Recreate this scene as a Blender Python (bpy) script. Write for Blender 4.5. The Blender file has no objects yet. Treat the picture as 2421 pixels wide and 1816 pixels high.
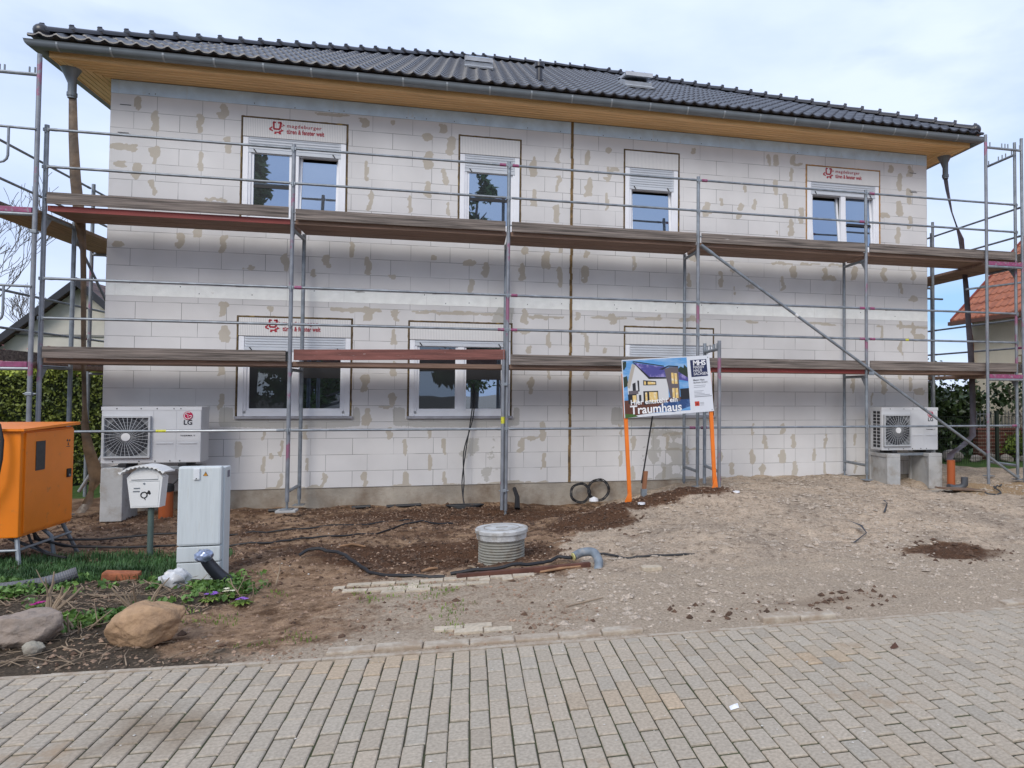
import bpy, bmesh, math, random
import numpy as np
from mathutils import Vector, Matrix
R = math.radians
random.seed(7)
rng = np.random.default_rng(11)
D = bpy.data
SC = bpy.context.scene
COL = SC.collection

# ------------------------------------------------------------------ camera
yaw, pitch, roll = .2351, .0298, .0055
fw = Vector((math.sin(yaw)*math.cos(pitch), math.cos(yaw)*math.cos(pitch), math.sin(pitch)))
r0 = Vector((math.cos(yaw), -math.sin(yaw), 0)); u0 = r0.cross(fw)
rr = r0*math.cos(roll)+u0*math.sin(roll); uu = -r0*math.sin(roll)+u0*math.cos(roll)
cd = D.cameras.new('camera'); cam = D.objects.new('camera', cd); COL.objects.link(cam)
cam.matrix_world = Matrix(((rr.x, uu.x, -fw.x, 5.1005), (rr.y, uu.y, -fw.y, -11.7237), (rr.z, uu.z, -fw.z, 1.6389), (0, 0, 0, 1)))
cd.sensor_width = 36; cd.lens = 1689.37/2421*36
cd.shift_x = -305.34/2421; cd.shift_y = -30.16/2421
cd.clip_start = .05; cd.clip_end = 2000
SC.camera = cam
SC.render.resolution_x = 1024; SC.render.resolution_y = 768

# ------------------------------------------------------------------ world, sun, exposure
SUN_EL, SUN_AZ = 39, 208      # azimuth: direction the light comes from, clockwise from +Y
w = D.worlds.new('World'); SC.world = w; w.use_nodes = True
nt = w.node_tree; N = nt.nodes; Lk = nt.links; N.clear()
out = N.new('ShaderNodeOutputWorld'); bg = N.new('ShaderNodeBackground'); bg.inputs[1].default_value = .138
sky = N.new('ShaderNodeTexSky'); sky.sky_type = 'NISHITA'; sky.sun_disc = False
sky.sun_elevation = R(SUN_EL); sky.sun_rotation = R(SUN_AZ)
tc = N.new('ShaderNodeTexCoord'); mp = N.new('ShaderNodeMapping'); mp.inputs['Scale'].default_value = (1, 1, 2.6)
Lk.new(tc.outputs['Generated'], mp.inputs[0])
nz = N.new('ShaderNodeTexNoise'); nz.inputs['Scale'].default_value = 2.1; nz.inputs['Detail'].default_value = 7; nz.inputs['Roughness'].default_value = .5
Lk.new(mp.outputs[0], nz.inputs['Vector'])
cr = N.new('ShaderNodeValToRGB'); cr.color_ramp.elements[0].position = .14; cr.color_ramp.elements[1].position = .40
cr.color_ramp.elements[0].color = (.0, .0, .0, 1); cr.color_ramp.elements[1].color = (1, 1, 1, 1)
Lk.new(nz.outputs[0], cr.inputs[0])
nz2 = N.new('ShaderNodeTexNoise'); nz2.inputs['Scale'].default_value = 3.4; nz2.inputs['Detail'].default_value = 5
Lk.new(mp.outputs[0], nz2.inputs['Vector'])
cc = N.new('ShaderNodeValToRGB'); cc.color_ramp.elements[0].position = .35; cc.color_ramp.elements[1].position = .65
cc.color_ramp.elements[0].color = (3.6, 4.35, 6.05, 1); cc.color_ramp.elements[1].color = (4.6, 5.25, 6.6, 1)
Lk.new(nz2.outputs[0], cc.inputs[0])
mx = N.new('ShaderNodeMix'); mx.data_type = 'RGBA'
fm = N.new('ShaderNodeMath'); fm.operation = 'MULTIPLY'; fm.inputs[1].default_value = .97
Lk.new(cr.outputs[0], fm.inputs[0]); Lk.new(fm.outputs[0], mx.inputs[0])
Lk.new(sky.outputs[0], mx.inputs[6]); Lk.new(cc.outputs[0], mx.inputs[7])
dt = N.new('ShaderNodeVectorMath'); dt.operation = 'DISTANCE'; m2 = N.new('ShaderNodeMapping'); m2.inputs['Scale'].default_value = (1, 1, 2.4)
nrm = N.new('ShaderNodeVectorMath'); nrm.operation = 'NORMALIZE'; Lk.new(tc.outputs['Generated'], nrm.inputs[0]); Lk.new(nrm.outputs[0], m2.inputs[0]); Lk.new(m2.outputs[0], dt.inputs[0]); dt.inputs[1].default_value = (0.5959, 0.7960, 0.1066*2.4)
gn = N.new('ShaderNodeMath'); gn.operation = 'MULTIPLY_ADD'; gn.inputs[1].default_value = .25; Lk.new(nz.outputs[0], gn.inputs[0]); Lk.new(dt.outputs['Value'], gn.inputs[2])
gr = N.new('ShaderNodeMapRange'); gr.inputs[1].default_value = .17; gr.inputs[2].default_value = .29; gr.inputs[3].default_value = .9; gr.inputs[4].default_value = 0; Lk.new(gn.outputs[0], gr.inputs[0])
mg_ = N.new('ShaderNodeMix'); mg_.data_type = 'RGBA'; Lk.new(gr.outputs[0], mg_.inputs[0]); Lk.new(mx.outputs[2], mg_.inputs[6]); mg_.inputs[7].default_value = (2.1, 3.7, 5.9, 1)
Lk.new(mg_.outputs[2], bg.inputs[0]); Lk.new(bg.outputs[0], out.inputs[0])
sd = D.lights.new('sun', 'SUN'); sun = D.objects.new('sun', sd); COL.objects.link(sun)
sd.energy = 1.5; sd.angle = R(30); sd.color = (1, .94, .85)
az = R(SUN_AZ); el = R(SUN_EL)
sdir = Vector((math.sin(az)*math.cos(el), math.cos(az)*math.cos(el), math.sin(el)))
sun.rotation_euler = (-sdir).to_track_quat('-Z', 'Y').to_euler(); sun.location = (0, -20, 20)
SC.view_settings.view_transform = 'Standard'; SC.view_settings.look = 'None'
SC.view_settings.exposure = 0.44; SC.view_settings.gamma = 1

# ------------------------------------------------------------------ helpers
def tag(o, label=None, cat=None, group=None, kind=None):
    if label: o['label'] = label
    if cat: o['category'] = cat
    if group: o['group'] = group
    if kind: o['kind'] = kind
    return o
def empty(name, loc=(0, 0, 0), label=None, cat=None, group=None):
    o = D.objects.new(name, None); COL.objects.link(o); o.location = loc
    return tag(o, label, cat, group)
class MB:
    def __init__(s): s.v = []; s.f = []; s.m = []
    def add(s, vs, fs, mi=0):
        b = len(s.v); s.v += [tuple(p) for p in vs]; s.f += [tuple(b+i for i in f) for f in fs]; s.m += [mi]*len(fs); return s
    def box(s, x0, x1, y0, y1, z0, z1, mi=0, M=None):
        vs = [(x, y, z) for x in (x0, x1) for y in (y0, y1) for z in (z0, z1)]
        if M is not None: vs = [M @ Vector(p) for p in vs]
        return s.add(vs, [(0, 1, 3, 2), (4, 6, 7, 5), (0, 4, 5, 1), (2, 3, 7, 6), (0, 2, 6, 4), (1, 5, 7, 3)], mi)
    def bbox(s, x0, x1, y0, y1, z0, z1, b=.01, mi=0, M=None):   # box with chamfered edges
        bm = bmesh.new(); bmesh.ops.create_cube(bm, size=1)
        for v in bm.verts: v.co = Vector(((x0+x1)/2+v.co.x*(x1-x0), (y0+y1)/2+v.co.y*(y1-y0), (z0+z1)/2+v.co.z*(z1-z0)))
        bmesh.ops.bevel(bm, geom=list(bm.edges), offset=b, segments=2, affect='EDGES', profile=.6)
        bm.verts.index_update()
        vs = [(M @ v.co if M is not None else v.co) for v in bm.verts]; fs = [[v.index for v in f.verts] for f in bm.faces]
        bm.free(); return s.add(vs, fs, mi)
    def tube(s, pts, r, n=10, cap=True, mi=0, flat=None):
        pts = [Vector(p) for p in pts]; k = len(pts)
        rs = r if isinstance(r, (list, tuple)) else [r]*k
        up = Vector((0, 0, 1)); prev = None; vs = []
        for i, p in enumerate(pts):
            t = (pts[min(i+1, k-1)]-pts[max(i-1, 0)]).normalized()
            if prev is None:
                a = t.cross(up)
                if a.length < .05: a = t.cross(Vector((0, 1, 0)))
            else: a = prev-t*prev.dot(t)
            a.normalize(); b = t.cross(a); prev = a
            for j in range(n):
                an = 2*math.pi*j/n
                vs.append(p+a*math.cos(an)*rs[i]+b*math.sin(an)*rs[i])
        fs = [(i*n+j, i*n+(j+1) % n, (i+1)*n+(j+1) % n, (i+1)*n+j) for i in range(k-1) for j in range(n)]
        if cap: fs += [tuple(range(n-1, -1, -1)), tuple((k-1)*n+j for j in range(n))]
        return s.add(vs, fs, mi)
    def disc(s, c, n, r, th=.01, seg=24, mi=0):
        c = Vector(c); n = Vector(n).normalized()
        return s.tube([c, c+n*th], r, seg, True, mi)
    def prism(s, poly, y0, y1, mi=0, M=None):   # poly of (x,z)
        k = len(poly); vs = [Vector((x, y0, z)) for x, z in poly]+[Vector((x, y1, z)) for x, z in poly]
        if M is not None: vs = [M @ p for p in vs]
        return s.add(vs, [tuple(range(k)), tuple(range(2*k-1, k-1, -1))]+[((i+1) % k, i, k+i, k+(i+1) % k) for i in range(k)], mi)
    def mesh(s, name, mats):
        me = D.meshes.new(name); me.from_pydata([tuple(p) for p in s.v], [], s.f)
        mats = mats if isinstance(mats, (list, tuple)) else [mats]
        for m in mats: me.materials.append(m)
        if len(mats) > 1: me.polygons.foreach_set('material_index', s.m)
        me.validate(); me.update(); return me
    def build(s, name, mats, parent=None, smooth=False, label=None, fix=True):
        me = s.mesh(name, mats)
        if fix:
            bm = bmesh.new(); bm.from_mesh(me); bmesh.ops.recalc_face_normals(bm, faces=bm.faces); bm.to_mesh(me); bm.free()
        o = D.objects.new(name, me); COL.objects.link(o)
        if smooth:
            me.polygons.foreach_set('use_smooth', [True]*len(me.polygons))
            try: me.set_sharp_from_angle(angle=R(40))
            except Exception: pass
        if parent: o.parent = parent
        if label: o['label'] = label
        return o
def npmesh(name, V, F, mats, parent=None, smooth=False):
    me = D.meshes.new(name); me.from_pydata(V.tolist() if hasattr(V, 'tolist') else V, [], F.tolist() if hasattr(F, 'tolist') else F)
    for m in (mats if isinstance(mats, (list, tuple)) else [mats]): me.materials.append(m)
    if smooth: me.polygons.foreach_set('use_smooth', [True]*len(me.polygons))
    me.update(); o = D.objects.new(name, me); COL.objects.link(o)
    if parent: o.parent = parent
    return o
def copyobj(o, parent=None, loc=None):
    c = o.copy(); COL.objects.link(c)
    if parent: c.parent = parent
    if loc is not None: c.location = loc
    return c
def copytree(o, loc=None, label=None, group=None):
    r = copyobj(o, loc=loc)
    if label: r['label'] = label
    if group: r['group'] = group
    for ch in list(o.children):
        c = copyobj(ch, r)
        for g in list(ch.children): copyobj(g, c)
    return r
_TXT = {}
def text_mb(mb, s, M, size, bold=0, sx=1, mi=0, th=.001, align='LEFT', shear=0, sp=1):
    cu = D.curves.new('t', 'FONT'); cu.body = s; cu.size = 1; cu.offset = bold; cu.align_x = align; cu.resolution_u = 3
    cu.space_character = sp; cu.shear = shear
    o = D.objects.new('t', cu); COL.objects.link(o)
    dg = bpy.context.evaluated_depsgraph_get(); me = D.meshes.new_from_object(o.evaluated_get(dg))
    # text lies in XY: map to XZ (facing -Y)
    vs = [M @ Vector((v.co.x*size*sx, -th, v.co.y*size)) for v in me.vertices]
    mb.add(vs, [tuple(p.vertices) for p in me.polygons], mi)
    D.objects.remove(o); D.curves.remove(cu); D.meshes.remove(me)

# ------------------------------------------------------------------ materials
def mat(name, col, rough=.7, metal=0, var=.12, scale=6, bump=0, bscale=40, spec=.5, dirt=None, dscale=3, dlo=.5, dhi=.7, stretch=None, detail=5, attr=None, coat=0):
    m = D.materials.new(name); m.use_nodes = True; t = m.node_tree; n = t.nodes; l = t.links
    p = n['Principled BSDF']; p.inputs['Roughness'].default_value = rough; p.inputs['Metallic'].default_value = metal
    p.inputs['Specular IOR Level'].default_value = spec; p.inputs['Coat Weight'].default_value = coat
    co = n.new('ShaderNodeTexCoord'); v = co.outputs['Object']
    if stretch:
        mp = n.new('ShaderNodeMapping'); mp.inputs['Scale'].default_value = stretch; l.new(v, mp.inputs[0]); v = mp.outputs[0]
    nz = n.new('ShaderNodeTexNoise'); nz.inputs['Scale'].default_value = scale; nz.inputs['Detail'].default_value = detail; l.new(v, nz.inputs['Vector'])
    r = n.new('ShaderNodeMapRange'); r.inputs[1].default_value = .3; r.inputs[2].default_value = .7; r.inputs[3].default_value = 1-var; r.inputs[4].default_value = 1+var
    l.new(nz.outputs[0], r.inputs[0])
    c = n.new('ShaderNodeMix'); c.data_type = 'RGBA'; c.blend_type = 'MULTIPLY'; c.inputs[0].default_value = 1; c.inputs[6].default_value = (*col, 1)
    l.new(r.outputs[0], c.inputs[7]); colo = c.outputs[2]
    if attr:
        at = n.new('ShaderNodeAttribute'); at.attribute_name = attr
        c3 = n.new('ShaderNodeMix'); c3.data_type = 'RGBA'; c3.blend_type = 'MULTIPLY'; c3.inputs[0].default_value = 1
        l.new(colo, c3.inputs[6]); l.new(at.outputs['Color'], c3.inputs[7]); colo = c3.outputs[2]
    if dirt:
        n2 = n.new('ShaderNodeTexNoise'); n2.inputs['Scale'].default_value = dscale; n2.inputs['Detail'].default_value = 8; n2.inputs['Roughness'].default_value = .65
        l.new(v, n2.inputs['Vector'])
        r2 = n.new('ShaderNodeMapRange'); r2.inputs[1].default_value = dlo; r2.inputs[2].default_value = dhi; l.new(n2.outputs[0], r2.inputs[0])
        c2 = n.new('ShaderNodeMix'); c2.data_type = 'RGBA'; l.new(r2.outputs[0], c2.inputs[0]); l.new(colo, c2.inputs[6]); c2.inputs[7].default_value = (*dirt, 1); colo = c2.outputs[2]
    l.new(colo, p.inputs['Base Color'])
    if bump:
        n3 = n.new('ShaderNodeTexNoise'); n3.inputs['Scale'].default_value = bscale; n3.inputs['Detail'].default_value = 6; l.new(v, n3.inputs['Vector'])
        b = n.new('ShaderNodeBump'); b.inputs['Strength'].default_value = min(1, bump); b.inputs['Distance'].default_value = .02*max(1, bump); l.new(n3.outputs[0], b.inputs['Height']); l.new(b.outputs[0], p.inputs['Normal'])
    return m
def glassmat(name, refl=.33, tint=(.62, .78, 1), base=(.012, .014, .016)):
    m = D.materials.new(name); m.use_nodes = True; t = m.node_tree; n = t.nodes; l = t.links
    p = n['Principled BSDF']; p.inputs['Base Color'].default_value = (*base, 1); p.inputs['Roughness'].default_value = .3
    g = n.new('ShaderNodeBsdfGlossy'); g.inputs['Color'].default_value = (*tint, 1); g.inputs['Roughness'].default_value = .01
    s = n.new('ShaderNodeMixShader'); s.inputs[0].default_value = refl
    l.new(p.outputs[0], s.inputs[1]); l.new(g.outputs[0], s.inputs[2]); l.new(s.outputs[0], n['Material Output'].inputs[0])
    nz = n.new('ShaderNodeTexNoise'); nz.inputs['Scale'].default_value = .9; co = n.new('ShaderNodeTexCoord'); l.new(co.outputs['Object'], nz.inputs['Vector'])
    b = n.new('ShaderNodeBump'); b.inputs['Strength'].default_value = .05; b.inputs['Distance'].default_value = .05; l.new(nz.outputs[0], b.inputs['Height']); l.new(b.outputs[0], g.inputs['Normal'])
    return m
def treemat(name, c1, c2, rough=.6, scale=1.5, trans=.25):
    m = D.materials.new(name); m.use_nodes = True; t = m.node_tree; n = t.nodes; l = t.links
    p = n['Principled BSDF']; p.inputs['Roughness'].default_value = rough
    co = n.new('ShaderNodeTexCoord'); nz = n.new('ShaderNodeTexNoise'); nz.inputs['Scale'].default_value = scale; nz.inputs['Detail'].default_value = 6; l.new(co.outputs['Object'], nz.inputs['Vector'])
    r = n.new('ShaderNodeValToRGB'); r.color_ramp.elements[0].position = .35; r.color_ramp.elements[1].position = .65
    r.color_ramp.elements[0].color = (*c1, 1); r.color_ramp.elements[1].color = (*c2, 1); l.new(nz.outputs[0], r.inputs[0]); l.new(r.outputs[0], p.inputs['Base Color'])
    return m

M_white = mat('white_plastic', (.82, .83, .86), .35, var=.03)
M_shut = mat('shutter_aluminium', (.55, .58, .62), .4, var=.04)
M_rubber = mat('black_rubber', (.015, .015, .017), .55)
M_galv = mat('galvanised_steel', (.23, .255, .28), .45, .4, var=.25, scale=9, dirt=(.42, .42, .42), dscale=14, dlo=.62, dhi=.72)
M_galvp = mat('galvanised_steel_pink_paint', (.23, .245, .27), .5, .3, var=.2, scale=9, dirt=(.30, .13, .20), dscale=2.6, dlo=.57, dhi=.62, stretch=(1, 1, .8))
M_pink = mat('magenta_paint', (.26, .06, .14), .5, var=.25, scale=20, dirt=(.25, .25, .27), dscale=25, dlo=.55, dhi=.65)
M_toe = mat('weathered_board', (.175, .145, .125), .85, var=.65, scale=5, stretch=(.3, 5, 9), bump=.6, bscale=14, dirt=(.48, .46, .43), dscale=4, dlo=.68, dhi=.72, detail=9)
M_deckw = mat('deck_plank', (.22, .14, .10), .85, var=.3, scale=5, stretch=(.35, 8, 8), bump=.4, bscale=14, dirt=(.36, .22, .19), dscale=3, dlo=.55, dhi=.75)
M_deckt = mat('deck_plank_light', (.30, .19, .115), .8, var=.3, scale=5, stretch=(6, .4, 6), bump=.4, bscale=14)
M_red = mat('red_painted_wood', (.22, .035, .028), .6, var=.25, scale=5, stretch=(.4, 4, 6), dirt=(.4, .33, .3), dscale=12, dlo=.66, dhi=.7)
M_redtoe = mat('red_board', (.20, .075, .06), .75, var=.35, scale=5, stretch=(.4, 4, 6), dirt=(.5, .45, .42), dscale=16, dlo=.64, dhi=.68, bump=.4)
M_black = mat('black_matt', (.012, .012, .014), .6)
M_foam = mat('brown_foam_tape', (.13, .09, .045), .9, var=.4, scale=14, dirt=(.34, .24, .08), dscale=5, dlo=.56, dhi=.66, bump=.5)
M_foamo = mat('orange_foam', (.40, .22, .08), .9, var=.3, scale=14, bump=.5)
M_conc = mat('concrete', (.30, .285, .26), .9, var=.2, scale=3, bump=.3, bscale=60, dirt=(.2, .16, .12), dscale=2.5, dlo=.5, dhi=.75)
M_concl = mat('pale_concrete', (.42, .42, .41), .9, var=.15, scale=4, bump=.3, bscale=70, dirt=(.3, .27, .23), dscale=5)
M_orange = mat('orange_cabinet_paint', (.80, .21, .006), .42, var=.10, scale=2, bump=.12, bscale=160, dirt=(.42, .15, .04), dscale=9, dlo=.6, dhi=.8)
M_cab = mat('light_grey_plastic', (.56, .60, .61), .5, var=.07, stretch=(9, 9, .6), scale=5, dirt=(.44, .43, .38), dscale=5, dlo=.58, dhi=.8)
M_text = mat('dark_print', (.02, .02, .03), .5)
M_redprint = mat('dark_red_print', (.36, .015, .03), .6, var=.1)
M_pane = glassmat('window_glass', .42)
M_darkglass = glassmat('dark_glass', .06)
print('p1')
# ------------------------------------------------------------------ terrain
def vnoise(x, y, seed, n=64):
    g = np.random.default_rng(seed).random((n, n))
    xi = np.floor(x).astype(int); yi = np.floor(y).astype(int); fx = x-xi; fy = y-yi
    fx = fx*fx*(3-2*fx); fy = fy*fy*(3-2*fy)
    a = g[xi % n, yi % n]; b = g[(xi+1) % n, yi % n]; c = g[xi % n, (yi+1) % n]; d = g[(xi+1) % n, (yi+1) % n]
    return (a*(1-fx)+b*fx)*(1-fy)+(c*(1-fx)+d*fx)*fy
def fbm(x, y, s, seed, o=4):
    t = 0; a = 1; q = 0
    for i in range(o): t = t+a*vnoise(x*s, y*s, seed+i); q += a; a *= .5; s *= 2.07
    return t/q-.5
def sm(a, b, x):
    t = np.clip((x-a)/(b-a), 0, 1); return t*t*(3-2*t)
def ell(x, y, cx, cy, rx, ry, soft=.35):
    d = np.sqrt(((x-cx)/rx)**2+((y-cy)/ry)**2); return 1-sm(1-soft, 1+soft, d)
def edgeY(x): return -7.01+.05*np.clip(4.6-x, 0, 3)
def zones(x, y):
    n1 = fbm(x, y, 1.1, 5); n2 = fbm(x, y, 3.0, 15)
    lim = 6.35+1.5*n1+1.0*n2+.9*sm(-2.6, -1.2, y)-.45*sm(-4.4, -5.6, y)*1+.9*(1-sm(-1.0, -.3, y))*0
    grav = sm(-.25, .25, x-lim)
    grav = np.maximum(grav, sm(5.4, 6.6, x+1.2*n1)*(1-sm(-5.4, -4.6, y)))
    pile = np.maximum(ell(x+.3*n2, y+.3*n2, 7.65, -2.15, 1.0, .33), ell(x+.3*n2, y+.3*n2, 6.6, -2.7, .6, .5))
    patch = ell(x+.9*n2, y+.5*n2, 10.15, -5.05, .55, .33, .7)
    patch = np.maximum(patch, .5*ell(x+.9*n2, y+.5*n2, 7.7, -6.5, .8, .2, .8))
    brown = (1-grav)*sm(-4.9, -4.1, y+.8*n1)*(.42+.9*fbm(x, y, 1.6, 25)+.5*fbm(x, y, 5, 26))
    brown = np.maximum(brown, (1-grav)*ell(x+.7*n2, y+.6*n2, 4.75, -3.9, 1.5, .8, .5))
    brown = np.maximum(brown, (1-grav)*ell(x+.7*n2, y+.4*n2, 5.3, -1.1, 2.2, .75, .5))
    brown = np.maximum(np.maximum(brown, pile), patch*.85)
    bed = (1-sm(3.1, 3.9, x+1.4*n1+1.2*n2+1.0*sm(-5.3, -4.4, y)))*(1-sm(-3.6, -3.0, y+.5*n1+(x-1.5)*-.1))
    sand = ell(x+.8*n2, y+.4*n2, 14.2, -1.6, 1.7, .7, .4)
    green = sm(15.2, 16.0, x+.8*n1)*sm(.9, 1.5, y)+sm(1.2, 2.2, y)*(1-sm(-.9, -.3, x))
    return grav*(1-pile)*(1-patch), brown, bed, sand, np.clip(green, 0, 1)
def height(x, y, detail=True):
    x = np.asarray(x, float); y = np.asarray(y, float)
    g, b, bed, sand, green = zones(x, y)
    h = -.02-.10*sm(-6, -2.2, y)
    h = h+.12*(1-sm(.8, 2.2, x))*sm(-3.2, -1.6, y)*0
    h = h+.31*sm(6.6, 8.8, x-.35*(y+1.5))*sm(-5.6, -1.7, y)*(1-sm(11.4, 12.4, x))
    h = h+.20*sm(11.4, 12.4, x)*sm(-5.0, -2.0, y)
    h = h-.09*ell(x, y, 6.75, -.5, .9, .7, .6)-.06*ell(x, y, 5.7, -1.2, 1.2, .5, .6)
    h = h+.15*ell(x, y, 7.6, -2.15, 1.15, .42, .6)+.07*ell(x, y, 6.6, -2.75, .6, .5, .6)
    h = h+.10*ell(x, y, 3.55, -3.9, .75, .5, .7)-.10*ell(x, y, 4.9, -3.9, .7, .45, .7)
    h = h-.12*ell(x, y, 12.6, -1.1, .6, .4, .6)
    h = h+.07*bed*ell(x, y, 1.7, -5.6, 2.2, 1.1, .7)
    if detail:
        fade = sm(-6.95, -6.5, y)*(1-sm(6, 9, y))
        flat_ = 1-.92*ell(x, y, 5.0, -5.3, 1.1, .42, .6)
        h = h+fade*flat_*(.06*fbm(x, y, 2.2, 40)+b*.13*fbm(x, y, 6, 60, 4)+(1-b)*sm(-6.7, -5.2, y)*.085*fbm(x, y, 6, 80, 4)+bed*.05*fbm(x, y, 8, 90))
    h = np.where(y < edgeY(x)+.03, -.05, h)
    return h
def gz(x, y): return float(height(np.array([x]), np.array([y]))[0])
xs = np.concatenate([[-400, -150, -60, -25, -12, -7], np.arange(-4, -1, .25), np.arange(-1, 15.5, .045), np.arange(15.6, 22, .3), [26, 35, 60, 150, 400]])
ys = np.concatenate([[-300, -100, -40, -20, -12, -9, -7.6], np.arange(-7.1, .5, .04), np.arange(.6, 6, .3), [8, 12, 20, 40, 100, 400]])
X, Y = np.meshgrid(xs, ys, indexing='ij'); Z = height(X, Y)
Z = np.where(Y < -7.2, -.05, Z)
nx, ny = X.shape
V = np.stack([X.ravel(), Y.ravel(), Z.ravel()], 1)
idx = np.arange(nx*ny).reshape(nx, ny)
F = np.stack([idx[:-1, :-1].ravel(), idx[1:, :-1].ravel(), idx[1:, 1:].ravel(), idx[:-1, 1:].ravel()], 1)
mg = D.materials.new('site_ground'); mg.use_nodes = True
def ground_material(m):
    t = m.node_tree; n = t.nodes; l = t.links; p = n['Principled BSDF']; p.inputs['Roughness'].default_value = .95; p.inputs['Specular IOR Level'].default_value = .2
    co = n.new('ShaderNodeTexCoord')
    a1 = n.new('ShaderNodeAttribute'); a1.attribute_name = 'zone'; sp = n.new('ShaderNodeSeparateColor'); l.new(a1.outputs['Color'], sp.inputs[0])
    a2 = n.new('ShaderNodeAttribute'); a2.attribute_name = 'zone2'; sp2 = n.new('ShaderNodeSeparateColor'); l.new(a2.outputs['Color'], sp2.inputs[0])
    def noise(s, d=6, ro=.6):
        z = n.new('ShaderNodeTexNoise'); z.inputs['Scale'].default_value = s; z.inputs['Detail'].default_value = d; z.inputs['Roughness'].default_value = ro; l.new(co.outputs['Object'], z.inputs['Vector']); return z.outputs[0]
    def ramp(src, c1, c2, a=.35, b=.65):
        r = n.new('ShaderNodeValToRGB'); r.color_ramp.elements[0].position = a; r.color_ramp.elements[1].position = b
        r.color_ramp.elements[0].color = (*c1, 1); r.color_ramp.elements[1].color = (*c2, 1); l.new(src, r.inputs[0]); return r.outputs[0]
    def mix(f, a, b):
        q = n.new('ShaderNodeMix'); q.data_type = 'RGBA'
        l.new(f, q.inputs[0]); l.new(a, q.inputs[6]); l.new(b, q.inputs[7]); return q.outputs[2]
    def fac(src, nsrc):
        # sharpen the zone border with noise
        ad = n.new('ShaderNodeMath'); ad.operation = 'ADD'; l.new(src, ad.inputs[0])
        s2 = n.new('ShaderNodeMath'); s2.operation = 'MULTIPLY_ADD'; s2.inputs[1].default_value = .9; s2.inputs[2].default_value = -.45; l.new(nsrc, s2.inputs[0]); l.new(s2.outputs[0], ad.inputs[1])
        r = n.new('ShaderNodeMapRange'); r.inputs[1].default_value = .35; r.inputs[2].default_value = .65; l.new(ad.outputs[0], r.inputs[0]); return r.outputs[0]
    f1 = noise(45, 8, .7); f2 = noise(9, 8, .7); f3 = noise(2.2, 6); f4 = noise(120, 3); f5 = noise(5, 6)
    soil = mix(f3, ramp(f2, (.24, .15, .095), (.55, .355, .215)), ramp(f1, (.17, .11, .07), (.50, .345, .225)))
    grav = mix(f5, ramp(f1, (.14, .108, .08), (.68, .56, .44), .28, .6), ramp(f2, (.36, .29, .225), (.64, .54, .43)))
    brown = ramp(f1, (.04, .022, .013), (.17, .088, .05), .3, .7)
    bed = ramp(f1, (.035, .027, .02), (.15, .115, .08), .3, .75)
    sand = ramp(f1, (.30, .20, .11), (.46, .32, .19))
    dust = ramp(f1, (.26, .20, .145), (.58, .47, .355), .3, .62)
    green = ramp(f2, (.035, .075, .018), (.10, .17, .045), .3, .7)
    f6 = noise(13, 4, .6); gm = n.new('ShaderNodeMix'); gm.data_type = 'RGBA'; gm.blend_type = 'MULTIPLY'; gm.inputs[0].default_value = 1; l.new(grav, gm.inputs[6]); gv = n.new('ShaderNodeMix'); gv.data_type = 'RGBA'; gv.blend_type = 'MULTIPLY'; gv.inputs[0].default_value = 1; l.new(gm.outputs[2], gv.inputs[6]); l.new(ramp(noise(.9, 7, .65), (.72, .71, .71), (1.03, 1.0, .97), .38, .58), gv.inputs[7]); gs2 = n.new('ShaderNodeMix'); gs2.data_type = 'RGBA'; gs2.blend_type = 'MULTIPLY'; gs2.inputs[0].default_value = 1; l.new(soil, gs2.inputs[6]); l.new(ramp(noise(7, 8, .7), (.36, .31, .27), (1, 1, 1), .36, .56), gs2.inputs[7]); soil = gs2.outputs[2]; l.new(ramp(f6, (.56, .53, .50), (1.06, 1.04, 1.01), .33, .48), gm.inputs[7]); grav = gv.outputs[2]  # gravel noise darkening paints in shade of pits and mound; soil mottling is colour
    c = mix(fac(sp.outputs[0], f2), soil, grav)
    c = mix(fac(sp2.outputs[2], f2), c, dust)
    c = mix(fac(sp.outputs[1], f1), c, brown)
    c = mix(fac(sp.outputs[2], f2), c, bed)
    c = mix(fac(sp2.outputs[0], f2), c, sand)
    c = mix(fac(sp2.outputs[1], f2), c, green)
    l.new(c, p.inputs['Base Color'])
    b = n.new('ShaderNodeBump'); b.inputs['Strength'].default_value = .9; b.inputs['Distance'].default_value = .03
    ad = n.new('ShaderNodeMath'); ad.operation = 'ADD'; l.new(f1, ad.inputs[0])
    ml = n.new('ShaderNodeMath'); ml.operation = 'MULTIPLY'; ml.inputs[1].default_value = .4; l.new(f4, ml.inputs[0]); l.new(ml.outputs[0], ad.inputs[1])
    l.new(ad.outputs[0], b.inputs['Height']); l.new(b.outputs[0], p.inputs['Normal'])
ground_material(mg)
og = npmesh('ground', V, F, mg, smooth=True); tag(og, kind='structure')
zg, zb, zbed, zs, zgr = zones(X.ravel(), Y.ravel())
a = og.data.color_attributes.new('zone', 'FLOAT_COLOR', 'POINT'); a.data.foreach_set('color', np.stack([zg, zb, zbed, np.ones_like(zg)], 1).astype(np.float32).ravel())
far = ((X.ravel() < -5) | (X.ravel() > 22) | (Y.ravel() > 10)).astype(float)*(Y.ravel() > -6)
a = og.data.color_attributes.new('zone2', 'FLOAT_COLOR', 'POINT'); a.data.foreach_set('color', np.stack([zs, np.maximum(zgr, far), np.clip(.62*sm(3.3, 4.8, X.ravel()+fbm(X.ravel(), Y.ravel(), 1.5, 800))*(1-sm(-5.3, -4.5, Y.ravel()+.6*fbm(X.ravel(), Y.ravel(), 2, 810)))+.5*(1-sm(-6.85, -6.5, Y.ravel())), 0, 1), np.ones_like(zg)], 1).astype(np.float32).ravel())

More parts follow.
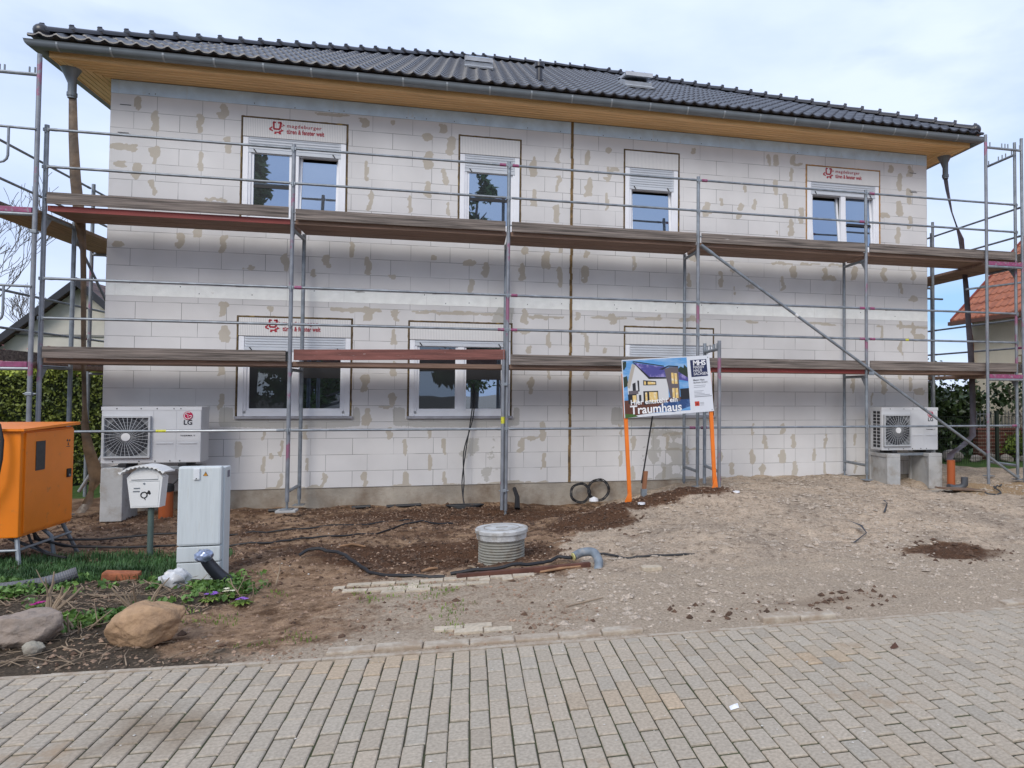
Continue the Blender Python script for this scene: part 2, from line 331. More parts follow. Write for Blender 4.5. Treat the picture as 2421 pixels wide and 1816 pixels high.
# ------------------------------------------------------------------ street
M_joint = mat('joint_sand', (.055, .05, .03), .95, var=.35, scale=14, bump=.3, dirt=(.045, .06, .02), dscale=3, dlo=.45, dhi=.6)
M_paver = mat('concrete_paver', (.405, .345, .27), .85, var=.2, scale=60, bump=.3, bscale=220, attr='tint', dirt=(.34, .24, .15), dscale=1.3, dlo=.60, dhi=.70, detail=8)
mb = MB(); mb.add([(-60, -20, -.009), (80, -20, -.009), (80, -7.02, -.009), (-60, -7.02, -.009)], [(0, 1, 2, 3)])
mb.add([(-60, -20.0, -.06), (80, -20.0, -.06), (80, -7.02, -.06), (-60, -7.02, -.06)], [(0, 1, 2, 3)])
tag(mb.build('street', M_joint, fix=False), kind='structure')
V = []; F = []; T = []; k = 0
g = .0036; bv = .005
for i in range(-30, 112):
    x0 = 5.12+(i-40)*.1+g; x1 = x0+.1-2*g; xm = (x0+x1)/2
    top = float(edgeY(np.array(xm)))-.006
    off = -7.205 if i % 2 else -7.105
    for j in range(-2, 15):
        y1 = off-.2*j-.009; y0 = y1-.2+.018
        if y0 > top-.02: continue
        y1 = min(y1, top)
        dz = rng.normal(0, .0012); tl = rng.normal(0, .0012); q = rng.normal(0, .0012, 4)
        jx = rng.normal(0, .0012)
        c = [(x0+jx, y0), (x1+jx, y0), (x1+jx, y1), (x0+jx, y1)]; ci = [(x0+bv+jx, y0+bv), (x1-bv+jx, y0+bv), (x1-bv+jx, y1-bv), (x0+bv+jx, y1-bv)]
        for p in c: V.append((p[0], p[1], -.03))
        for n_, p in enumerate(c): V.append((p[0], p[1], dz-.005+tl*(n_ < 2)))
        for n_, p in enumerate(ci): V.append((p[0], p[1], dz+tl*(n_ < 2)))
        for a_ in range(4):
            b_ = (a_+1) % 4; F.append((k+a_, k+b_, k+4+b_, k+4+a_)); F.append((k+4+a_, k+4+b_, k+8+b_, k+8+a_))
        F.append((k+8, k+9, k+10, k+11)); s = 1+rng.normal(0, .035); w_ = rng.normal(0, .012)
        if rng.random() < .03: s *= .9
        ym_ = (y0+y1)/2; cn_ = np.array([(x0, y0), (x1, y0), (x1, y1), (x0, y1)]); mud4 = ell(cn_[:, 0]+.7*fbm(cn_[:, 0], cn_[:, 1], 5, 900), cn_[:, 1]+.6*fbm(cn_[:, 0], cn_[:, 1], 5, 910), 3.72, -7.72, .3, .2, .6)*.8; tan = max(float(ell(xm, ym_, 6.2, -7.95, .5, .14, .9)), float(ell(xm, ym_, 7.3, -7.6, .5, .09, .9)), float(ell(xm, ym_, 4.5, -7.12, .5, .12, .9)))*rng.random()
        T += [(s*(1+w_)*(1-.42*mud)*(1+.12*tan), s*(1-.48*mud)*(1-.02*tan), s*(1-w_)*(1-.55*mud)*(1-.18*tan), 1) for mud in mud4]*3; k += 12
op = npmesh('street_paving', V, F, M_paver); tag(op, kind='structure')
a = op.data.color_attributes.new('tint', 'FLOAT_COLOR', 'POINT'); a.data.foreach_set('color', np.array(T, np.float32).ravel())
# edging strip and the second, low kerb, half buried
mb = MB()
for i in range(-8, 36):
    xa = 5.119+(i-8)*.293+.002; xb = xa+.289; ya = float(edgeY(np.array(xa))); yb = float(edgeY(np.array(xb)))
    z = rng.normal(.001, .002)
    mb.add([(xa, ya, -.05), (xb, yb, -.05), (xb, yb+.038, -.05), (xa, ya+.038, -.05), (xa, ya, z), (xb, yb, z), (xb, yb+.038, z), (xa, ya+.038, z)],
           [(0, 1, 5, 4), (1, 2, 6, 5), (2, 3, 7, 6), (3, 0, 4, 7), (4, 5, 6, 7)])
M_kerb = mat('kerb_stone', (.46, .40, .32), .9, var=.15, scale=30, bump=.3, bscale=90, dirt=(.34, .265, .195), dscale=6, dlo=.42, dhi=.58)
tag(mb.build('street_edging', M_kerb), kind='structure')
mb = MB()
for i in range(-6, 36):
    xa = 5.119+(i-8)*.2935+.003; xb = xa+.288
    if 3.65 < xa < 4.1 or 6.15 < xa < 6.9 or 7.5 < xa < 8.95: continue
    o = .045*max(0, 4.6-xa); z = -.004+rng.normal(0, .005)
    if xa < 3.6: z -= .016
    if 6.9 < xa < 7.5: z += .018
    mb.bbox(xa, xb, -6.88+o, -6.775+o, -.08, z, .012)
tag(mb.build('kerb', M_kerb), kind='structure')
# uncovered patch of old clinker paving in the drive
M_clink = mat('old_clinker', (.50, .425, .33), .85, var=.2, scale=30, bump=.3, bscale=120, attr='tint')
V = []; F = []; T = []; k = 0
for row in range(17):
    yr_ = -5.07-.1*row
    for c_ in range(-3, 14):
        x0 = 4.1+.2*c_+(.1 if row % 2 else 0)+.02*math.sin(row*3); x1 = x0+.19; y1 = yr_-.006+.02*math.sin(x0*4); y0 = y1-.088; xm = (x0+x1)/2; ym = (y0+y1)/2
        if row % 3 == 1: x1 = x0+.09
        pr = {0: .97, 1: .8, 2: .5, 3: .25}.get(row, .02) if 4.25 < xm < 5.75 else .12*(row < 3)
        if row in (1, 2, 3) and xm < 4.9 and xm > 4.15: pr = max(pr, .75)
        if row in (14, 15) and 4.75 < xm < 5.35: pr = .55
        if ym < -6.7 or xm < 4.0 or rng.random() > pr: continue
        z = float(height(np.array([xm]), np.array([ym]), False)[0])+.012+rng.normal(0, .002)
        for p in ((x0, y0), (x1, y0), (x1, y1), (x0, y1)): V.append((p[0], p[1], z-.06))
        for p in ((x0, y0), (x1, y0), (x1, y1), (x0, y1)): V.append((p[0], p[1], z+rng.normal(0, .0015)))
        F += [(k, k+1, k+5, k+4), (k+1, k+2, k+6, k+5), (k+2, k+3, k+7, k+6), (k+3, k, k+4, k+7), (k+4, k+5, k+6, k+7)]
        s = 1+rng.normal(0, .06); T += [(s, s, s*.98, 1)]*8; k += 8
oc = npmesh('drive_paving', V, F, M_clink); tag(oc, kind='structure')
a = oc.data.color_attributes.new('tint', 'FLOAT_COLOR', 'POINT'); a.data.foreach_set('color', np.array(T, np.float32).ravel())

# ------------------------------------------------------------------ scattered stones and clods (stuff)
def scatter(name, n, box, test, smin, smax, m, seed, label, cat, sink=.3, flat=.7):
    r = np.random.default_rng(seed); x = r.uniform(box[0], box[1], n*6); y = r.uniform(box[2], box[3], n*6)
    pr = test(x, y); keep = r.random(n*6) < pr; x = x[keep][:n]; y = y[keep][:n]; z = height(x, y); n = len(x)
    s = smin+(smax-smin)*r.random(n)**3
    base = np.array([(1, 0, 0), (-1, 0, 0), (0, 1, 0), (0, -1, 0), (0, 0, 1), (0, 0, -1)], float)
    v = base[None]*(1+r.uniform(-.35, .35, (n, 6, 1))); v = v+r.uniform(-.22, .22, (n, 6, 3)); v[:, :, 2] *= flat
    an = r.uniform(0, 6.28, n); ca = np.cos(an)[:, None]; sa = np.sin(an)[:, None]
    vx = v[:, :, 0]*ca-v[:, :, 1]*sa; vy = v[:, :, 0]*sa+v[:, :, 1]*ca
    P = np.stack([vx*s[:, None]+x[:, None], vy*s[:, None]+y[:, None], v[:, :, 2]*s[:, None]+z[:, None]+s[:, None]*(.5-sink)*flat], 2).reshape(-1, 3)
    f = np.array([(0, 2, 4), (2, 1, 4), (1, 3, 4), (3, 0, 4), (2, 0, 5), (1, 2, 5), (3, 1, 5), (0, 3, 5)])
    Fc = (f[None]+6*np.arange(n)[:, None, None]).reshape(-1, 3)
    o = npmesh(name, P, Fc, m); return tag(o, label, cat, kind='stuff')
M_peb = mat('pebble_mix', (.42, .355, .285), .9, var=.35, scale=18, detail=2)
M_clod = mat('soil_clod', (.10, .058, .036), .95, var=.4, scale=15, detail=2, bump=.4, bscale=120)
M_whitest = mat('pale_stone', (.55, .52, .47), .8, var=.2, scale=20)
scatter('gravel', 20000, (5.0, 14.5, -7.0, -.2), lambda x, y: zones(x, y)[0], .003, .015, M_peb, 3, 'loose beige gravel and sand spread over the right half of the plot', 'gravel')
scatter('soil_clods', 11000, (-1, 10.8, -6.9, -.1), lambda x, y: np.clip(zones(x, y)[1]*1.2+.06*(1-zones(x, y)[0]), 0, 1)*(y > -6.8), .006, .034, M_clod, 4, 'crumbly dark brown soil clods dug up in front of the house', 'soil')
scatter('soil_crumbs', 16000, (-1, 9, -6.9, -.1), lambda x, y: np.clip(.75-zones(x, y)[0], 0, 1)*(.35+1.6*fbm(x, y, 2.5, 700)), .004, .02, mat('soil_crumb', (.26, .175, .12), .95, var=.55, scale=9, detail=3), 14, 'small brown crumbs and grit over the bare trodden soil', 'soil')
scatter('gravel_lumps', 3600, (5.4, 14.5, -6.8, -.3), lambda x, y: zones(x, y)[0]*(.3+2*fbm(x, y, 1.5, 710)), .012, .05, mat('gravel_lump', (.46, .38, .30), .95, var=.4, scale=60, detail=4, bump=.8, bscale=90), 15, 'low lumps of damp sandy gravel on the mound', 'gravel', sink=.42, flat=.4)
scatter('pebbles', 350, (.5, 12, -6.95, -2), lambda x, y: 0*x+.4, .004, .013, M_whitest, 5, 'tiny pale stones scattered over the bare ground', 'pebbles')
scatter('bark_crumbs', 3500, (-.5, 4, -6.9, -4.9), lambda x, y: zones(x, y)[2], .006, .024, mat('bark_crumb', (.11, .08, .055), .95, var=.5, scale=25, detail=2), 6, 'dark woody crumbs and bark in the cleared flower bed', 'soil', flat=.4)
print('p2')
# ------------------------------------------------------------------ the house
HL, HD, BZ, TZ = 13.416, 11.0, .164, 6.134
house = empty('house', (0, 0, 0), 'long two storey house shell of pale aerated concrete blocks under a dark tiled hip roof', 'house')
WIN = [  # x0,x1,ztop,zbox,zshut,zbot, kind
    (1.715, 3.222, 5.77, 5.46, 5.222, 4.2, 'A'), (4.875, 5.878, 5.765, 5.462, 5.175, 4.2, 'B'),
    (7.585, 8.573, 5.765, 5.458, 5.09, 4.2, 'C'), (10.935, 12.438, 5.77, 5.468, 5.24, 4.2, 'D'),
    (1.715, 3.338, 2.757, 2.455, 2.235, 1.235, 'E'), (4.148, 5.762, 2.752, 2.452, 2.355, 1.23, 'F'),
    (7.605, 9.205, 2.762, 2.452, 1.30, 1.232, 'G')]
PATCH = [(0.35,5.8,0.08,0.23),(0.59,5.58,0.1,0.31),(1.16,5.59,0.1,0.3),(1.48,5.8,0.1,0.23),(1.53,5.3,0.09,0.26),(0.59,5.07,0.09,0.26),(1.18,5.03,0.08,0.3),(0.35,4.81,0.1,0.27),(0.58,4.59,0.07,0.26),(1.17,3.98,0.1,0.16),(0.94,3.83,0.09,0.24),(1.52,3.82,0.09,0.27),(0.19,5.16,0.36,0.11),(0.16,4.91,0.16,0.09),(1.37,4.47,0.31,0.05),(0.15,3.75,0.12,0.08),(3.45,5.82,0.1,0.15),(3.86,5.86,0.1,0.09),(4.62,5.84,0.11,0.15),(4.37,5.68,0.16,0.12),(4.76,5.56,0.11,0.31),(4.42,5.31,0.1,0.3),(4.67,5.06,0.09,0.28),(4.42,4.84,0.09,0.26),(3.48,5.06,0.07,0.34),(3.56,4.6,0.07,0.32),(4.16,4.58,0.05,0.29),(4.74,4.55,0.06,0.21),(3.32,3.83,0.06,0.25),(2.36,3.58,0.09,0.27),(2.94,3.62,0.09,0.21),(3.53,3.58,0.09,0.26),(2.74,3.43,0.1,0.1),(3.9,3.43,0.1,0.09),(4.52,3.75,0.13,0.09),(5.08,3.71,0.13,0.1),(5.33,3.59,0.1,0.26),(5.91,3.57,0.1,0.29),(5.09,3.34,0.09,0.21),(1.88,3.47,0.17,0.08),(3.02,5.9,0.61,0.05),(1.52,2.85,0.11,0.24),(2.15,2.86,0.11,0.12),(3.52,2.84,0.11,0.24),(3.37,2.88,0.4,0.07),(3.97,2.82,0.11,0.18),(4.87,2.89,1.71,0.05),(5.95,2.87,0.11,0.24),(6.18,2.86,0.38,0.05),(3.93,2.49,0.08,0.24),(1.55,2.48,0.1,0.25),(5.91,2.61,0.3,0.04),(3.94,1.98,0.09,0.24),(3.54,1.77,0.09,0.28),(3.93,1.49,0.07,0.26),(1.54,1.94,0.09,0.16),(1.53,1.47,0.08,0.23),(3.55,1.25,0.11,0.26),(3.84,1.39,0.27,0.05),(6.08,1.74,0.06,0.27),(6.06,2.32,0.09,0.14),(2.11,0.96,0.05,0.15),(2.71,1.01,0.05,0.22),(2.35,0.77,0.05,0.25),(1.75,0.77,0.08,0.25),(2.12,0.52,0.07,0.26),(2.22,0.65,0.06,0.08),(2.72,0.52,0.06,0.24),(2.34,0.28,0.07,0.25),(2.94,0.28,0.08,0.23),(3.54,0.29,0.07,0.23),(4.13,0.28,0.08,0.24),(4.73,0.27,0.07,0.23),(4.49,0.97,0.06,0.16),(4.13,0.77,0.06,0.27),(4.72,0.78,0.05,0.27),(4.5,0.52,0.07,0.26),(3.9,0.98,0.05,0.19),(5.92,0.78,0.07,0.25),(6.27,1.0,0.09,0.34),(6.08,0.89,0.3,0.06),(6.28,0.52,0.07,0.26),(6.09,5.32,0.11,0.35),(6.08,4.83,0.06,0.28),(6.48,5.54,0.09,0.26),(6.47,5.08,0.08,0.3),(6.47,4.59,0.09,0.31),(6.98,5.56,0.08,0.27),(6.98,5.06,0.11,0.31),(7.32,5.31,0.07,0.25),(7.42,5.39,0.19,0.07),(7.31,4.83,0.07,0.3),(7.33,5.71,0.11,0.1),(8.81,5.82,0.11,0.12),(9.08,4.83,0.1,0.26),(5.96,3.95,0.11,0.13),(6.52,3.98,0.09,0.13),(6.31,3.81,0.12,0.29),(6.96,3.94,0.11,0.12),(5.9,3.58,0.09,0.3),(6.53,3.54,0.09,0.34),(6.94,3.6,0.09,0.29),(7.76,3.83,0.05,0.24),(8.74,3.58,0.09,0.24),(8.88,3.98,0.23,0.12),(5.96,2.86,0.1,0.23),(6.26,2.87,0.58,0.05),(6.82,2.9,0.09,0.15),(7.41,2.86,0.14,0.21),(8.2,2.92,0.06,0.11),(8.8,2.93,0.08,0.1),(5.94,2.62,0.34,0.05),(6.35,2.5,0.07,0.26),(6.86,2.61,0.26,0.04),(6.98,2.45,0.08,0.29),(6.06,2.34,0.08,0.09),(7.32,2.34,0.07,0.11),(6.36,1.94,0.06,0.18),(6.99,1.95,0.07,0.19),(10.24,5.78,0.07,0.24),(10.39,5.8,0.08,0.22),(10.7,5.82,0.07,0.17),(10.79,5.76,0.22,0.05),(10.67,5.56,0.07,0.26),(10.36,5.32,0.07,0.28),(9.77,5.23,0.09,0.14),(9.33,4.97,0.07,0.15),(9.08,4.83,0.09,0.27),(9.68,4.91,0.09,0.12),(9.67,4.74,0.13,0.09),(9.95,4.97,0.08,0.19),(10.54,5.07,0.11,0.29),(10.86,4.84,0.08,0.29),(10.65,4.6,0.09,0.29),(10.35,4.49,0.05,0.07),(10.49,3.95,0.37,0.05),(11.03,3.97,0.47,0.04),(11.6,3.97,0.54,0.05),(10.72,3.81,0.11,0.23),(10.49,3.59,0.09,0.24),(11.3,3.81,0.09,0.21),(11.43,3.73,0.27,0.1),(11.9,3.84,0.1,0.25),(9.31,3.61,0.09,0.3),(9.55,3.42,0.07,0.16),(9.54,3.85,0.04,0.24),(9.87,3.5,0.13,0.08),(12.65,5.82,0.12,0.14),(13.04,5.8,0.12,0.2),(12.84,5.58,0.11,0.34),(13.04,5.33,0.11,0.29),(12.83,5.09,0.11,0.29),(13.05,4.84,0.11,0.25),(12.82,4.58,0.11,0.33),(12.5,4.94,0.21,0.1),(12.5,3.84,0.12,0.27),(12.84,3.6,0.09,0.23),(13.11,3.89,0.08,0.26),(13.1,3.41,0.16,0.12),(12.83,2.91,0.07,0.15),(13.11,2.85,0.09,0.23),(13.22,2.69,0.3,0.14),(12.85,2.49,0.07,0.28),(12.48,2.75,0.05,0.29),(12.84,1.96,0.07,0.12),(11.89,1.81,0.09,0.3),(12.5,1.78,0.13,0.32),(13.07,1.82,0.07,0.3),(13.23,1.69,0.22,0.14),(12.24,1.55,0.05,0.23),(7.55,1.01,0.06,0.23),(8.13,1.03,0.06,0.19),(7.77,0.79,0.07,0.24),(7.56,0.54,0.06,0.25),(7.77,0.29,0.06,0.25),(8.52,0.94,0.39,0.06),(8.36,0.8,0.07,0.27),(8.64,0.68,0.54,0.05),(8.74,0.52,0.04,0.23),(9.32,0.56,0.08,0.22),(8.34,0.3,0.06,0.21),(9.91,1.01,0.04,0.21),(10.48,1.01,0.07,0.2),(10.15,0.78,0.1,0.26),(10.7,0.8,0.07,0.25),(11.32,0.79,0.06,0.26),(11.9,0.81,0.06,0.2),(9.89,0.53,0.1,0.24),(10.48,0.53,0.11,0.25),(11.08,0.55,0.06,0.22),(9.55,0.33,0.06,0.2),(10.1,0.3,0.09,0.22),(10.7,0.32,0.09,0.24),(11.3,0.31,0.06,0.24),(11.9,0.31,0.06,0.23)]
def wall_material(name, z0, extra):
    m = D.materials.new(name); m.use_nodes = True; t = m.node_tree; n = t.nodes; l = t.links; p = n['Principled BSDF']; p.inputs['Roughness'].default_value = .95; p.inputs['Specular IOR Level'].default_value = .2
    co = n.new('ShaderNodeTexCoord'); s = n.new('ShaderNodeSeparateXYZ'); l.new(co.outputs['Object'], s.inputs[0])
    cb = n.new('ShaderNodeCombineXYZ'); l.new(s.outputs[0], cb.inputs[0])
    ad = n.new('ShaderNodeMath'); ad.operation = 'SUBTRACT'; ad.inputs[1].default_value = z0; l.new(s.outputs[2], ad.inputs[0]); l.new(ad.outputs[0], cb.inputs[1])
    wn = n.new('ShaderNodeTexNoise'); wn.inputs['Scale'].default_value = 3; l.new(co.outputs['Object'], wn.inputs['Vector'])
    def brick(ms, c1, c2, mo):
        b = n.new('ShaderNodeTexBrick'); b.offset = extra; b.offset_frequency = 2; b.inputs['Scale'].default_value = 1; b.inputs['Brick Width'].default_value = .596; b.inputs['Row Height'].default_value = .25
        b.inputs['Mortar Size'].default_value = ms; b.inputs['Mortar Smooth'].default_value = .3; b.inputs['Color1'].default_value = (*c1, 1); b.inputs['Color2'].default_value = (*c2, 1); b.inputs['Mortar'].default_value = (*mo, 1); l.new(cb.outputs[0], b.inputs['Vector']); return b
    b = brick(.0035, (.68, .666, .655), (.645, .632, .622), (.19, .185, .18))
    n1 = n.new('ShaderNodeTexNoise'); n1.inputs['Scale'].default_value = 1.1; n1.inputs['Detail'].default_value = 8; l.new(co.outputs['Object'], n1.inputs['Vector'])
    r1 = n.new('ShaderNodeMapRange'); r1.inputs[1].default_value = .3; r1.inputs[2].default_value = .7; r1.inputs[3].default_value = .9; r1.inputs[4].default_value = 1.08; l.new(n1.outputs[0], r1.inputs[0])
    c = n.new('ShaderNodeMix'); c.data_type = 'RGBA'; c.blend_type = 'MULTIPLY'; c.inputs[0].default_value = 1; l.new(b.outputs[0], c.inputs[6]); l.new(r1.outputs[0], c.inputs[7])
    # joints vanish in places
    n4 = n.new('ShaderNodeTexNoise'); n4.inputs['Scale'].default_value = 1.7; l.new(co.outputs['Object'], n4.inputs['Vector'])
    r4 = n.new('ShaderNodeMapRange'); r4.inputs[1].default_value = .42; r4.inputs[2].default_value = .62; r4.inputs[4].default_value = .75; l.new(n4.outputs[0], r4.inputs[0])
    c4 = n.new('ShaderNodeMix'); c4.data_type = 'RGBA'; l.new(r4.outputs[0], c4.inputs[0]); l.new(c.outputs[2], c4.inputs[6]); 
    r5 = n.new('ShaderNodeMix'); r5.data_type = 'RGBA'; r5.blend_type = 'MULTIPLY'; r5.inputs[0].default_value = 1; r5.inputs[6].default_value = (.66, .647, .636, 1); l.new(r1.outputs[0], r5.inputs[7]); l.new(r5.outputs[2], c4.inputs[7])
    at = n.new('ShaderNodeAttribute'); at.attribute_name = 'stain'; ss = n.new('ShaderNodeSeparateColor'); l.new(at.outputs['Color'], ss.inputs[0])
    n5 = n.new('ShaderNodeTexNoise'); n5.inputs['Scale'].default_value = 30; n5.inputs['Detail'].default_value = 5; l.new(co.outputs['Object'], n5.inputs['Vector'])
    def fac(o, k=.7):
        q = n.new('ShaderNodeMath'); q.operation = 'MULTIPLY_ADD'; q.inputs[1].default_value = k; q.inputs[2].default_value = -k/2; l.new(n5.outputs[0], q.inputs[0])
        a = n.new('ShaderNodeMath'); a.operation = 'ADD'; l.new(q.outputs[0], a.inputs[0]); l.new(o, a.inputs[1])
        r = n.new('ShaderNodeMapRange'); r.inputs[1].default_value = .4; r.inputs[2].default_value = .55; l.new(a.outputs[0], r.inputs[0]); return r.outputs[0]
    rp = n.new('ShaderNodeValToRGB'); rp.color_ramp.elements[0].position = .35; rp.color_ramp.elements[1].position = .65; rp.color_ramp.elements[0].color = (.44, .395, .33, 1); rp.color_ramp.elements[1].color = (.53, .485, .415, 1); l.new(n1.outputs[0], rp.inputs[0])
    m1 = n.new('ShaderNodeMix'); m1.data_type = 'RGBA'; l.new(fac(ss.outputs[0]), m1.inputs[0]); l.new(c4.outputs[2], m1.inputs[6]); l.new(rp.outputs[0], m1.inputs[7])
    f2 = n.new('ShaderNodeMath'); f2.operation = 'MULTIPLY'; f2.inputs[1].default_value = .6; l.new(fac(ss.outputs[1], 1.0), f2.inputs[0])
    m2 = n.new('ShaderNodeMix'); m2.data_type = 'RGBA'; l.new(f2.outputs[0], m2.inputs[0]); l.new(m1.outputs[2], m2.inputs[6]); m2.inputs[7].default_value = (.36, .345, .30, 1)
    l.new(m2.outputs[2], p.inputs['Base Color'])
    bp = n.new('ShaderNodeBump'); bp.inputs['Strength'].default_value = .35; bp.inputs['Distance'].default_value = .006
    n6 = n.new('ShaderNodeTexNoise'); n6.inputs['Scale'].default_value = 90; n6.inputs['Detail'].default_value = 4; l.new(co.outputs['Object'], n6.inputs['Vector'])
    s6 = n.new('ShaderNodeMath'); s6.operation = 'SUBTRACT'; l.new(n6.outputs[0], s6.inputs[0]); l.new(b.outputs['Fac'], s6.inputs[1]); l.new(s6.outputs[0], bp.inputs['Height']); l.new(bp.outputs[0], p.inputs['Normal'])
    return m
M_wlo = wall_material('block_wall_lower', .164, .36); M_wup = wall_material('block_wall_upper', 5.935-.25*12, .5)
wx = sorted(set(np.round(np.arange(0, HL, .022), 4).tolist()+[HL]+[w_[0] for w_ in WIN]+[w_[1] for w_ in WIN]))
wz = sorted(set(np.round(np.arange(BZ, TZ, .022), 4).tolist()+[TZ, 3.0]+[w_[2] for w_ in WIN]+[w_[5] for w_ in WIN]))
wx = np.array(wx); wz = np.array(wz); GX, GZ = np.meshgrid(wx, wz, indexing='ij')
stain = np.zeros(GX.shape); grey = np.zeros(GX.shape)
n1 = fbm(GX, GZ, 6, 200, 3); n2 = fbm(GX, GZ, 13, 210, 3)
for (px, pz, pw, ph) in PATCH:
    hw = max(.024, pw/2); hh = ph/2; ex = 4 if ph > 1.3*pw else 2.6
    dx = np.abs((GX-px+.11*n1+.02*n2))/(hw*(1.05+1.6*n2)); dz = np.abs((GZ-pz+.07*n2))/(hh*1.04)
    stain = np.maximum(stain, 1-sm(.75, 1.15, (dx**ex+dz**ex)**(1/ex)))
    if hw > .02 and ph > .12 and (int(px*50) % 3 == 0):    # bare streak left in the middle of the patch
        dx = np.abs(GX-px-.012+.03*n2)/.013; dz = np.abs(GZ-pz)/(hh*.62)
        stain = stain*(1-.45*(1-sm(.6, 1.2, (dx**3+dz**3)**(1/3))))
# smears along the bed joint under the ceiling strip and at the wall foot
n3 = fbm(GX, GZ, 1.6, 230, 3)
stain = np.maximum(stain, .8*sm(.04, .14, n3)*(1-sm(.02, .035, np.abs(GZ-2.885+.05*n1)))*(GX > 3))
stain = np.maximum(stain, .8*sm(-.05, .1, fbm(GX, GZ, 1.2, 250, 2))*(1-sm(.02, .045, GZ-BZ+.08*n1)))
for w_ in WIN[4:]:
    for xa, xb in ((w_[0]-.2, w_[0]-.03), (w_[1]+.03, w_[1]+.12)):
        dx = np.abs(GX-(xa+xb)/2)/((xb-xa)/2*(1.2+.5*n1)); dz = np.abs(GZ-1.24)/.16; grey = np.maximum(grey, 1-sm(.7, 1.1, (dx**5+dz**5)**.2))
    dx = np.abs(GX-(w_[0]+w_[1])/2)/((w_[1]-w_[0])/2+.1); dz = np.abs(GZ-1.15-.03*n1)/.075; grey = np.maximum(grey, 1-sm(.8, 1.15, (dx**7+dz**3)**.2))
grey = np.maximum(grey, .75*sm(-.08, .1, n3+.5*n1)*(1-sm(.28, .5, np.abs(GX-5.35+.3*n1)))*(1-sm(.8, 1.05, GZ)))
grey = np.maximum(grey, .8*sm(-.1, .1, n3+n1)*(1-sm(.25, .6, np.abs(GX-8.35)))*(1-sm(.9, 1.15, GZ)))
grey = np.maximum(grey, .9*sm(-.1, .05, n1)*(1-sm(.1, .22, np.abs(GX-5.62-(GZ-2.9)*.25)))*(1-sm(.2, .3, np.abs(GZ-2.9))))
n0 = len(wx)*len(wz); V = np.stack([GX.ravel(), np.zeros(n0), GZ.ravel()], 1); idx = np.arange(n0).reshape(GX.shape)
mxs = (wx[:-1]+wx[1:])/2; mzs = (wz[:-1]+wz[1:])/2; MX, MZ = np.meshgrid(mxs, mzs, indexing='ij')
keep = np.ones(MX.shape, bool)
for w_ in WIN: keep &= ~((MX > w_[0]) & (MX < w_[1]) & (MZ > w_[5]) & (MZ < w_[2]))
F = np.stack([idx[:-1, :-1][keep], idx[1:, :-1][keep], idx[1:, 1:][keep], idx[:-1, 1:][keep]], 1)
# side and back walls join the same mesh
nb = len(V); V = np.vstack([V, [(0, 0, BZ), (HL, 0, BZ), (HL, HD, BZ), (0, HD, BZ), (0, 0, TZ), (HL, 0, TZ), (HL, HD, TZ), (0, HD, TZ)]])
Fl = F.tolist()+[[nb+1, nb+2, nb+6, nb+5], [nb+2, nb+3, nb+7, nb+6], [nb+3, nb, nb+4, nb+7]]
ow = npmesh('wall', V, Fl, [M_wlo, M_wup], house)
mi = np.concatenate([(MZ[keep] > 3.0).astype(int), [1, 1, 1]]); ow.data.polygons.foreach_set('material_index', mi)
st = np.zeros((len(V), 4), np.float32); st[:n0, 0] = stain.ravel(); st[:n0, 1] = grey.ravel(); st[:, 3] = 1
a = ow.data.color_attributes.new('stain', 'FLOAT_COLOR', 'POINT'); a.data.foreach_set('color', st.ravel())
# reveals behind the openings
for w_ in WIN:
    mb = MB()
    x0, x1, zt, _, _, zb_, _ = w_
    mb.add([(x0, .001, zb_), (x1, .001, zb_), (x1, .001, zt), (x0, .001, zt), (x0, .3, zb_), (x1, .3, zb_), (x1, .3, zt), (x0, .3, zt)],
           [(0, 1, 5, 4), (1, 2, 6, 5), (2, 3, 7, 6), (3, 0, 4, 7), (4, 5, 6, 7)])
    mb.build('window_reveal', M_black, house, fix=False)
mb = MB(); mb.box(.012, HL-.012, .012, HD, -.6, BZ-.001)
M_fnd = mat('foundation_concrete', (.36, .32, .265), .95, var=.22, scale=2.2, bump=.4, bscale=40, dirt=(.17, .12, .08), dscale=1.6, dlo=.45, dhi=.7)
mb.build('foundation', M_fnd, house)
# insulation strips
M_xps = mat('pale_blue_insulation', (.55, .70, .84), .8, var=.12, scale=5, bump=.2, bscale=50, dirt=(.45, .42, .36), dscale=4, dlo=.6, dhi=.8)
M_eps = mat('white_insulation', (.90, .91, .87), .85, var=.06, scale=8, bump=.2, bscale=70, dirt=(.4, .36, .28), dscale=6, dlo=.66, dhi=.76)
def strip(name, z0, z1, m, joints, y=-.004):
    mb = MB(); xs_ = [0.0]+joints+[HL]
    for i in range(len(xs_)-1):
        mb.box(xs_[i]+.002, xs_[i+1]-.002, y, .03, z0, z1+rng.normal(0, .001))
    return mb.build(name, m, house)
strip('blue_insulation_strip', 5.937, 6.128, M_xps, [.1, .98, 2.05, 3.0, 4.1, 5.3, 6.68, 6.73, 8.1, 9.3, 10.6, 11.9, 13.2])
strip('white_insulation_strip', 3.0, 3.172, M_eps, [.12, 1.15, 2.4, 3.2, 4.42, 5.4, 6.68, 6.73, 7.9, 9.0, 10.3, 11.1])
mb = MB()
pts = np.linspace(BZ, 6.13, 60)
for i in range(59): 
    o1 = rng.normal(0, .003); mb.box(6.685+o1, 6.728+o1, -.009, .02, pts[i], pts[i+1]+.0005)
mb.build('expansion_joint', mat('tan_foam_strip', (.20, .13, .055), .9, var=.4, scale=10, dirt=(.09, .06, .03), dscale=3, dlo=.5, dhi=.6, bump=.5), house)
